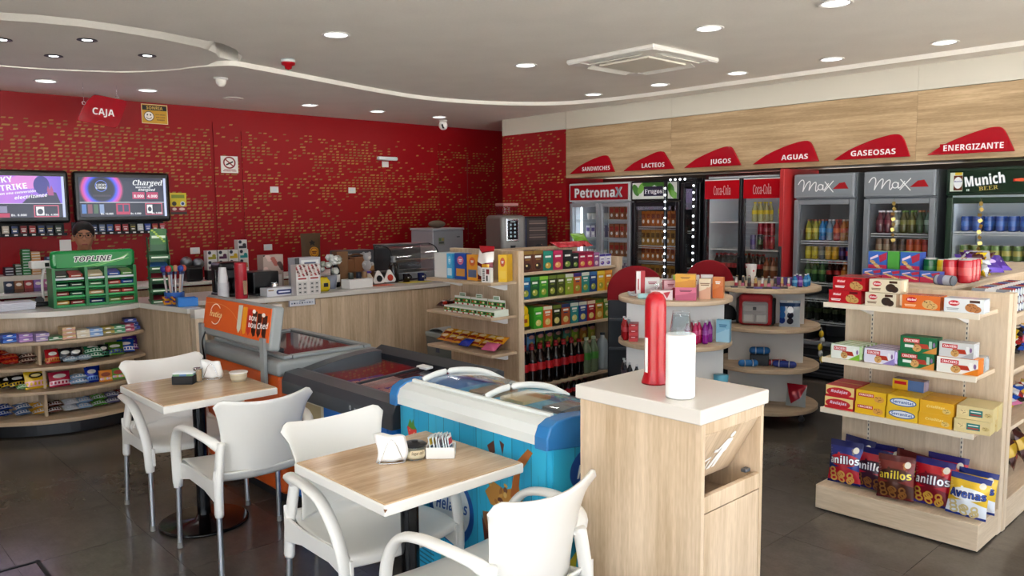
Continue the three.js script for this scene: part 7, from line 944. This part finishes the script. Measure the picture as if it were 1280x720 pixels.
  one('cardboard_flat', 'tall brown cardboard sheet box between the wine and the gift basket', 'box', packBox(.13, .33, .08, swatch('#7a5636'), '#6a4a2e'), M.board, [3.93, Y + .165, -6.62], [0, .1, 0]);
  { const t = thing('gift_basket', 'brown wicker gift basket with boxes in cellophane', 'basket', [4.17, Y, -6.72]); part(t, 'basket', lathe([[0, 0], [.13, 0], [.16, .13], [.15, .13], [.12, .01], [0, .01]], 24).scale(1.25, 1, .8), mat('#6a4526', .8)); for (const [x, y, w, h] of [[-.1, .1, .12, .2], [.04, .12, .15, .2], [.14, .1, .1, .14]]) part(t, 'gift', rbox(w, h, .1, .008), mat(['#8a5a34', '#a0784a', '#6a4a30'][Math.round(w * 100) % 3], .6), [x, y + h / 2 - .06, -.02]); part(t, 'handle', new THREE.TorusGeometry(.16, .01, 8, 24, PI), mat('#5a3a20', .7), [0, .13, 0]); }
  { const t = thing('teddy_gift', 'small grey toy bear in cellophane tied with a violet ribbon', 'toy', [4.10, Y, -6.42]); const fur = mat('#a8a4a4', .8); part(t, 'body', new THREE.SphereGeometry(.045, 16, 12).scale(1, 1.2, .9), fur, [0, .20, 0]); part(t, 'head', new THREE.SphereGeometry(.04, 16, 12), fur, [0, .28, .01]); for (const s of [-1, 1]) { part(t, 'ear', new THREE.SphereGeometry(.015, 10, 8), fur, [s * .032, .312, 0]); part(t, 'paw', new THREE.SphereGeometry(.018, 10, 8), fur, [s * .045, .21, .02]); } part(t, 'muzzle', new THREE.SphereGeometry(.015, 10, 8), liq('#d0cac6', .8), [0, .272, .045]); part(t, 'wrap', lathe([[0, 0], [.03, 0], [.06, .07], [.03, .12], [.03, .15]], 16), mat('#b8a890', .3)); part(t, 'ribbon', new THREE.TorusGeometry(.033, .01, 8, 18), liq('#4a2a98', .4), [0, .135, 0], [PI / 2, 0, 0]); }
  { const t = thing('white_tray', 'white cardboard tray with small jars', 'tray', [3.95, Y, -6.36], .12); part(t, 'tray_box', rbox(.27, .085, .13, .003, 1), M.white, [0, .0425, 0]); for (const [x, c] of [[-.07, '#3a4038'], [.02, '#1c2030'], [.09, '#8a6a4a']]) part(t, 'jar', lathe([[0, 0], [.026, 0], [.026, .06], [0, .06]], 16), liq(c, .2), [x, .0855, 0]); }
  const tg = (l, c, x, z) => { const t = thing('triangle_card', l, 'card', [x, Y, z], .05, 'triangular cards'); const o = []; for (let k = 0; k < 3; k++) { const a = PI / 2 + k * 2 * PI / 3; for (let j = -3; j <= 3; j++) { const b = a + j * .22; o.push([Math.cos(a) * .045 + Math.cos(b) * .028, .062 + Math.sin(a) * .045 + Math.sin(b) * .028]); } } part(t, 'card', face(o, .008, .002), M.white, null, [-.15, 0, 0]); part(t, 'disc', cyl(.032, .032, .006, 24), liq(c, .4), [0, .058, .008], [PI / 2 - .15, 0, 0]); };
  tg('white triangular card with a black disc', '#14161c', 4.26, -6.46); tg('white triangular card with a red disc', '#c83a24', 4.40, -6.48); one('orange_mat', 'thin orange mat under the triangular cards', 'mat', box(.2, .003, .14), liq('#c8502a', .6), [4.24, Y + .0015, -6.38]); one('yellow_mat', 'thin yellow mat before the glass display', 'mat', box(.3, .003, .16), liq('#c8b83a', .6), [4.66, Y + .0015, -6.42]);
  for (const [n, c, x] of [['black', '#20141a', 4.59], ['navy blue', '#161f5a', 4.77]]) { const t = thing('mug', n + ' mug before the glass display', 'mug', [x, Y + .003, -6.47]); part(t, 'mug', lathe([[0, 0], [.034, 0], [.036, .08], [.032, .08], [.03, .006], [0, .006]], 20), liq(c, .2)); part(t, 'ear', new THREE.TorusGeometry(.022, .006, 8, 16), liq(c, .2), [.038, .042, 0]); part(t, 'badge', rbox(.014, .014, .003, .003, 1), M.white, [0, .045, .0355]); }
  { const t = thing('glass_flask', 'tall clear flask of dark liquid before the glass display', 'flask', [4.50, Y, -6.56]); part(t, 'flask_body', lathe([[0, 0], [.05, 0], [.055, .02], [.05, .16], [.03, .2], [0, .2]], 20), liq('#26211f', .08)); part(t, 'neck', lathe([[.03, .2], [.022, .23], [.028, .26], [0, .26]], 16), liq('#7a7e84', .1)); }
  { // curved glass pastry display
    const t = thing('pastry_display', 'curved glass pastry warmer with steel base', 'display case', [4.83, Y, -6.78]); part(t, 'base', rbox(.62, .07, .36, .01), M.steel, [0, .05, 0]); part(t, 'foot_rail', rbox(.6, .015, .33, .004, 1), M.black, [0, .0075, 0]); const pr = [[-.18, .09], [-.18, .36], [-.02, .36], [.10, .32], [.17, .22], [.18, .09]];
    part(t, 'curved_glass', sheetGeo(4, 20, (u, v) => { const p = new THREE.CatmullRomCurve3([V(-.02, .355, 0), V(.10, .32, 0), V(.16, .22, 0), V(.175, .09, 0)]).getPoint(v); return V(-.29 + .58 * u, p.y, p.x); }, .004), M.glass); for (const s of [-1, 1]) { part(t, 'end_glass', face([[-.175, .087], [.17, .087], [.155, .22], [.09, .32], [-.02, .352], [-.175, .352]].map(([a, b]) => [-a, b]), .004).rotateY(PI / 2), M.glass, [s * .292 - .002, 0, 0]); part(t, 'end_frame', tube([[s * .296, .087, .178], [s * .296, .22, .163], [s * .296, .325, .10], [s * .296, .36, -.02], [s * .296, .36, -.18]], .006, 24, 8), M.dark); }
    part(t, 'top_plate', rbox(.6, .012, .18, .003, 1), M.steel, [0, .364, -.1]); part(t, 'back_plate', rbox(.6, .27, .01, .003, 1), mat('#2a2d32', .3), [0, .222, -.178]); part(t, 'inner_shelf', box(.56, .006, .24), M.chrome, [0, .21, -.03]); part(t, 'knob', new THREE.SphereGeometry(.014, 12, 10), liq('#c87a50', .4), [.30, .12, .19]);
  }
  { const m = thing('oven', 'small dark toaster oven behind the gift basket', 'oven', [4.29, Y, -6.99]); part(m, 'housing', rbox(.4, .32, .2, .012), mat('#4a4c50', .35, { metal: .5 }), [0, .16, 0]); part(m, 'door_glass', rbox(.28, .22, .008, .006, 1), M.blackGloss, [-.04, .15, .103]); part(m, 'door_handle', rod([-.16, .28, .12], [.08, .28, .12], .007, 8), M.chrome); }
  { // grey swing bin between counter and middle gondola
    const t = thing('swing_bin', 'grey plastic swing-lid bin between the counter and the shelving', 'bin', [4.36, 0, -5.52]); const Gb = mat('#7c8280', .5), L = mat('#9a9f9c', .45); part(t, 'bin_body', new THREE.CylinderGeometry(.2, .17, .53, 4, 1).rotateY(PI / 4), Gb, [0, .265, 0]); part(t, 'lid_collar', rbox(.30, .045, .30, .012), L, [0, .545, 0]); part(t, 'swing_lid', sheetGeo(6, 16, (u, v) => { const a = -1.1 + 2.2 * v; return V(-.125 + .25 * u, .555 + .075 * Math.cos(a) - .03, .13 * Math.sin(a) / .9); }, .01), L); part(t, 'emblem', rbox(.005, .06, .05, .002, 1), mat('#5a6078', .5), [-.1385, .42, .02]); }
}
// ---------- on the cafe tables ----------
{
  const Y = .7412;
  const sug = (n, c) => single('sugar_sachet', n, 'sachet', n.includes('black') ? 'sachets in the black tray' : 'sachets in the white box', packBox(.035, .055, .005, art(16, 24, (g, w, h) => { fill(g, '#e6e8e8', 0, 0, w, h); fill(g, c, 0, 4, w, 9); fill(g, '#2a4a6a', 2, 15, w - 4, 3); }), '#b8c4c8'), M.print);
  { const t = thing('sachet_tray', 'black sachet tray on the cafe table by the orange freezer', 'tray', [1.545, Y, -4.225], -.7); for (const s of [-1, 1]) { part(t, 'wall', rbox(.105, .045, .005, .002, 1), M.blackMatt, [0, .0225, s * .04]); part(t, 'wall', rbox(.005, .045, .085, .002, 1), M.blackMatt, [s * .052, .0225, 0]); } part(t, 'floor', box(.1, .004, .08), M.blackMatt, [0, .003, 0]); const P = local(1.545, -4.225, -.7); const a = sug('green striped sachet in the black tray', '#5a8a5a'), b = sug('blue striped sachet in the black tray', '#3a6a98'); for (let k = 0; k < 12; k++) (k % 2 ? a : b)(P(-.036 + (k % 3) * .036, Y + .034, -.028 + Math.floor(k / 3) * .019), -.7 + rand(k, 3) * .3, -.15); }
  { const t = thing('toothpick_jar', 'small glass jar of toothpicks beside the black sachet tray', 'jar', [1.612, Y, -4.215]); part(t, 'glass_jar', lathe([[0, 0], [.024, 0], [.026, .006], [.026, .062], [.022, .068], [.0215, .068], [.0245, .06], [.0245, .006], [0, .004]], 24), M.clear); part(t, 'toothpicks', cyl(.02, .019, .062, 14), mat('#c8a070', .7), [0, .036, 0]); part(t, 'jar_lid', lathe([[0, .074], [.026, .074], [.026, .068], [0, .068]], 24), M.chrome); }
  const nap = (x, z, turn, l, s) => { const t = thing('napkin_holder', l, 'napkin holder', [x, Y, z], turn); part(t, 'napkins', sheetGeo(10, 8, (u, v) => V((u - .5) * .105 + .006 * Math.sin(v * 5), v * .10 + .004 * Math.sin(u * 9) - .012 * u * v, .004 * Math.sin(u * 7 + v * 3)), .03), M.paper, [0, .006, 0]); for (const q of [-1, 1]) part(t, 'wire', tube([[-.045, .003, q * .022], [0, .09, q * .024], [.045, .003, q * .022]], .0017, 20, 6), M.chrome); part(t, 'base_wire', tube([[-.045, .003, -.022], [-.05, .003, 0], [-.045, .003, .022], [.045, .003, .022], [.05, .003, 0], [.045, .003, -.022], [-.045, .003, -.022]], .0018, 40, 6), M.chrome); };
  nap(1.69, -4.225, -.62, 'wire napkin holder beside the toothpick jar'); nap(1.575, -2.338, -.55, 'wire napkin holder beside the black-lidded sugar jar');
  { const t = thing('condiment_bowl', 'small white-lidded plastic bowl on the cafe table by the orange freezer', 'bowl', [1.772, Y, -4.07]); part(t, 'bowl', lathe([[0, 0], [.036, 0], [.045, .04], [.046, .046]], 28), mat('#d8cfb4', .35)); part(t, 'lid', lathe([[0, .054], [.045, .053], [.049, .05], [.049, .045], [.045, .045]], 28), M.whitePlastic); part(t, 'script_band', new THREE.CylinderGeometry(.0448, .042, .02, 28, 1, true), mat('#c8bfa6', .4), [0, .026, 0]); }
  { const t = thing('sugar_jar', 'glass sugar jar with black lid and script lettering', 'jar', [1.663, Y, -2.315], .0); part(t, 'glass', lathe([[0, 0], [.036, 0], [.042, .012], [.042, .042], [.04, .05]], 32), M.clear); part(t, 'sugar', lathe([[0, .004], [.034, .004], [.0385, .014], [.0385, .034], [0, .036]], 28), mat('#e2d4b4', .9)); part(t, 'lid', lathe([[0, .066], [.012, .066], [.012, .061], [.036, .06], [.043, .055], [.043, .049], [0, .049]], 32), M.black); const lt = art(120, 24, (g, w, h) => { fill(g, '#d8c8a4', 0, 0, w, h); txt(g, 'Sugar only', 60, 12, 20, '#2a2018', { f: 'serif', italic: true }); }); const lg = new THREE.CylinderGeometry(.0426, .0426, .018, 16, 1, true, -1.0, 1.3); toRect(lg.attributes.uv, 0, lg.attributes.uv.count, lt); part(t, 'lettering', lg, M.print, [0, .03, 0]); }
  { const P = local(1.748, -2.268, -.75); const t = thing('sachet_box', 'white sachet box on the chipped cafe table', 'box', [1.748, Y, -2.268], -.75); for (const s of [-1, 1]) { part(t, 'wall', rbox(.10, .042, .005, .002, 1), M.whitePlastic, [0, .021, s * .036]); part(t, 'wall', rbox(.005, .042, .075, .002, 1), M.whitePlastic, [s * .05, .021, 0]); } part(t, 'floor', box(.098, .004, .07), M.whitePlastic, [0, .003, 0]); const a = sug('red striped sachet in the white sachet box', '#b02c34'), b = sug('grey striped sachet in the white sachet box', '#8a9098'), c = sug('yellow striped sachet in the white sachet box', '#c8b03a'); for (let k = 0; k < 14; k++) [c, b, a][k % 7 < 2 ? 0 : k % 2 + 1](P(-.034 + (k % 7) * .0115, Y + .046 + rand(k, 2) * .01, -.018 + Math.floor(k / 7) * .034), -.75 + 1.2 + rand(k, 4) * .4, -.15); }
  one('edge_chip', 'brown chip of bare wood at the corner of the white table edge', 'chip', new THREE.TetrahedronGeometry(.008), mat('#6a4426', .8), [1.322, .722, -2.004], [.4, .3, .1]);
}
renderer.render(scene, camera);
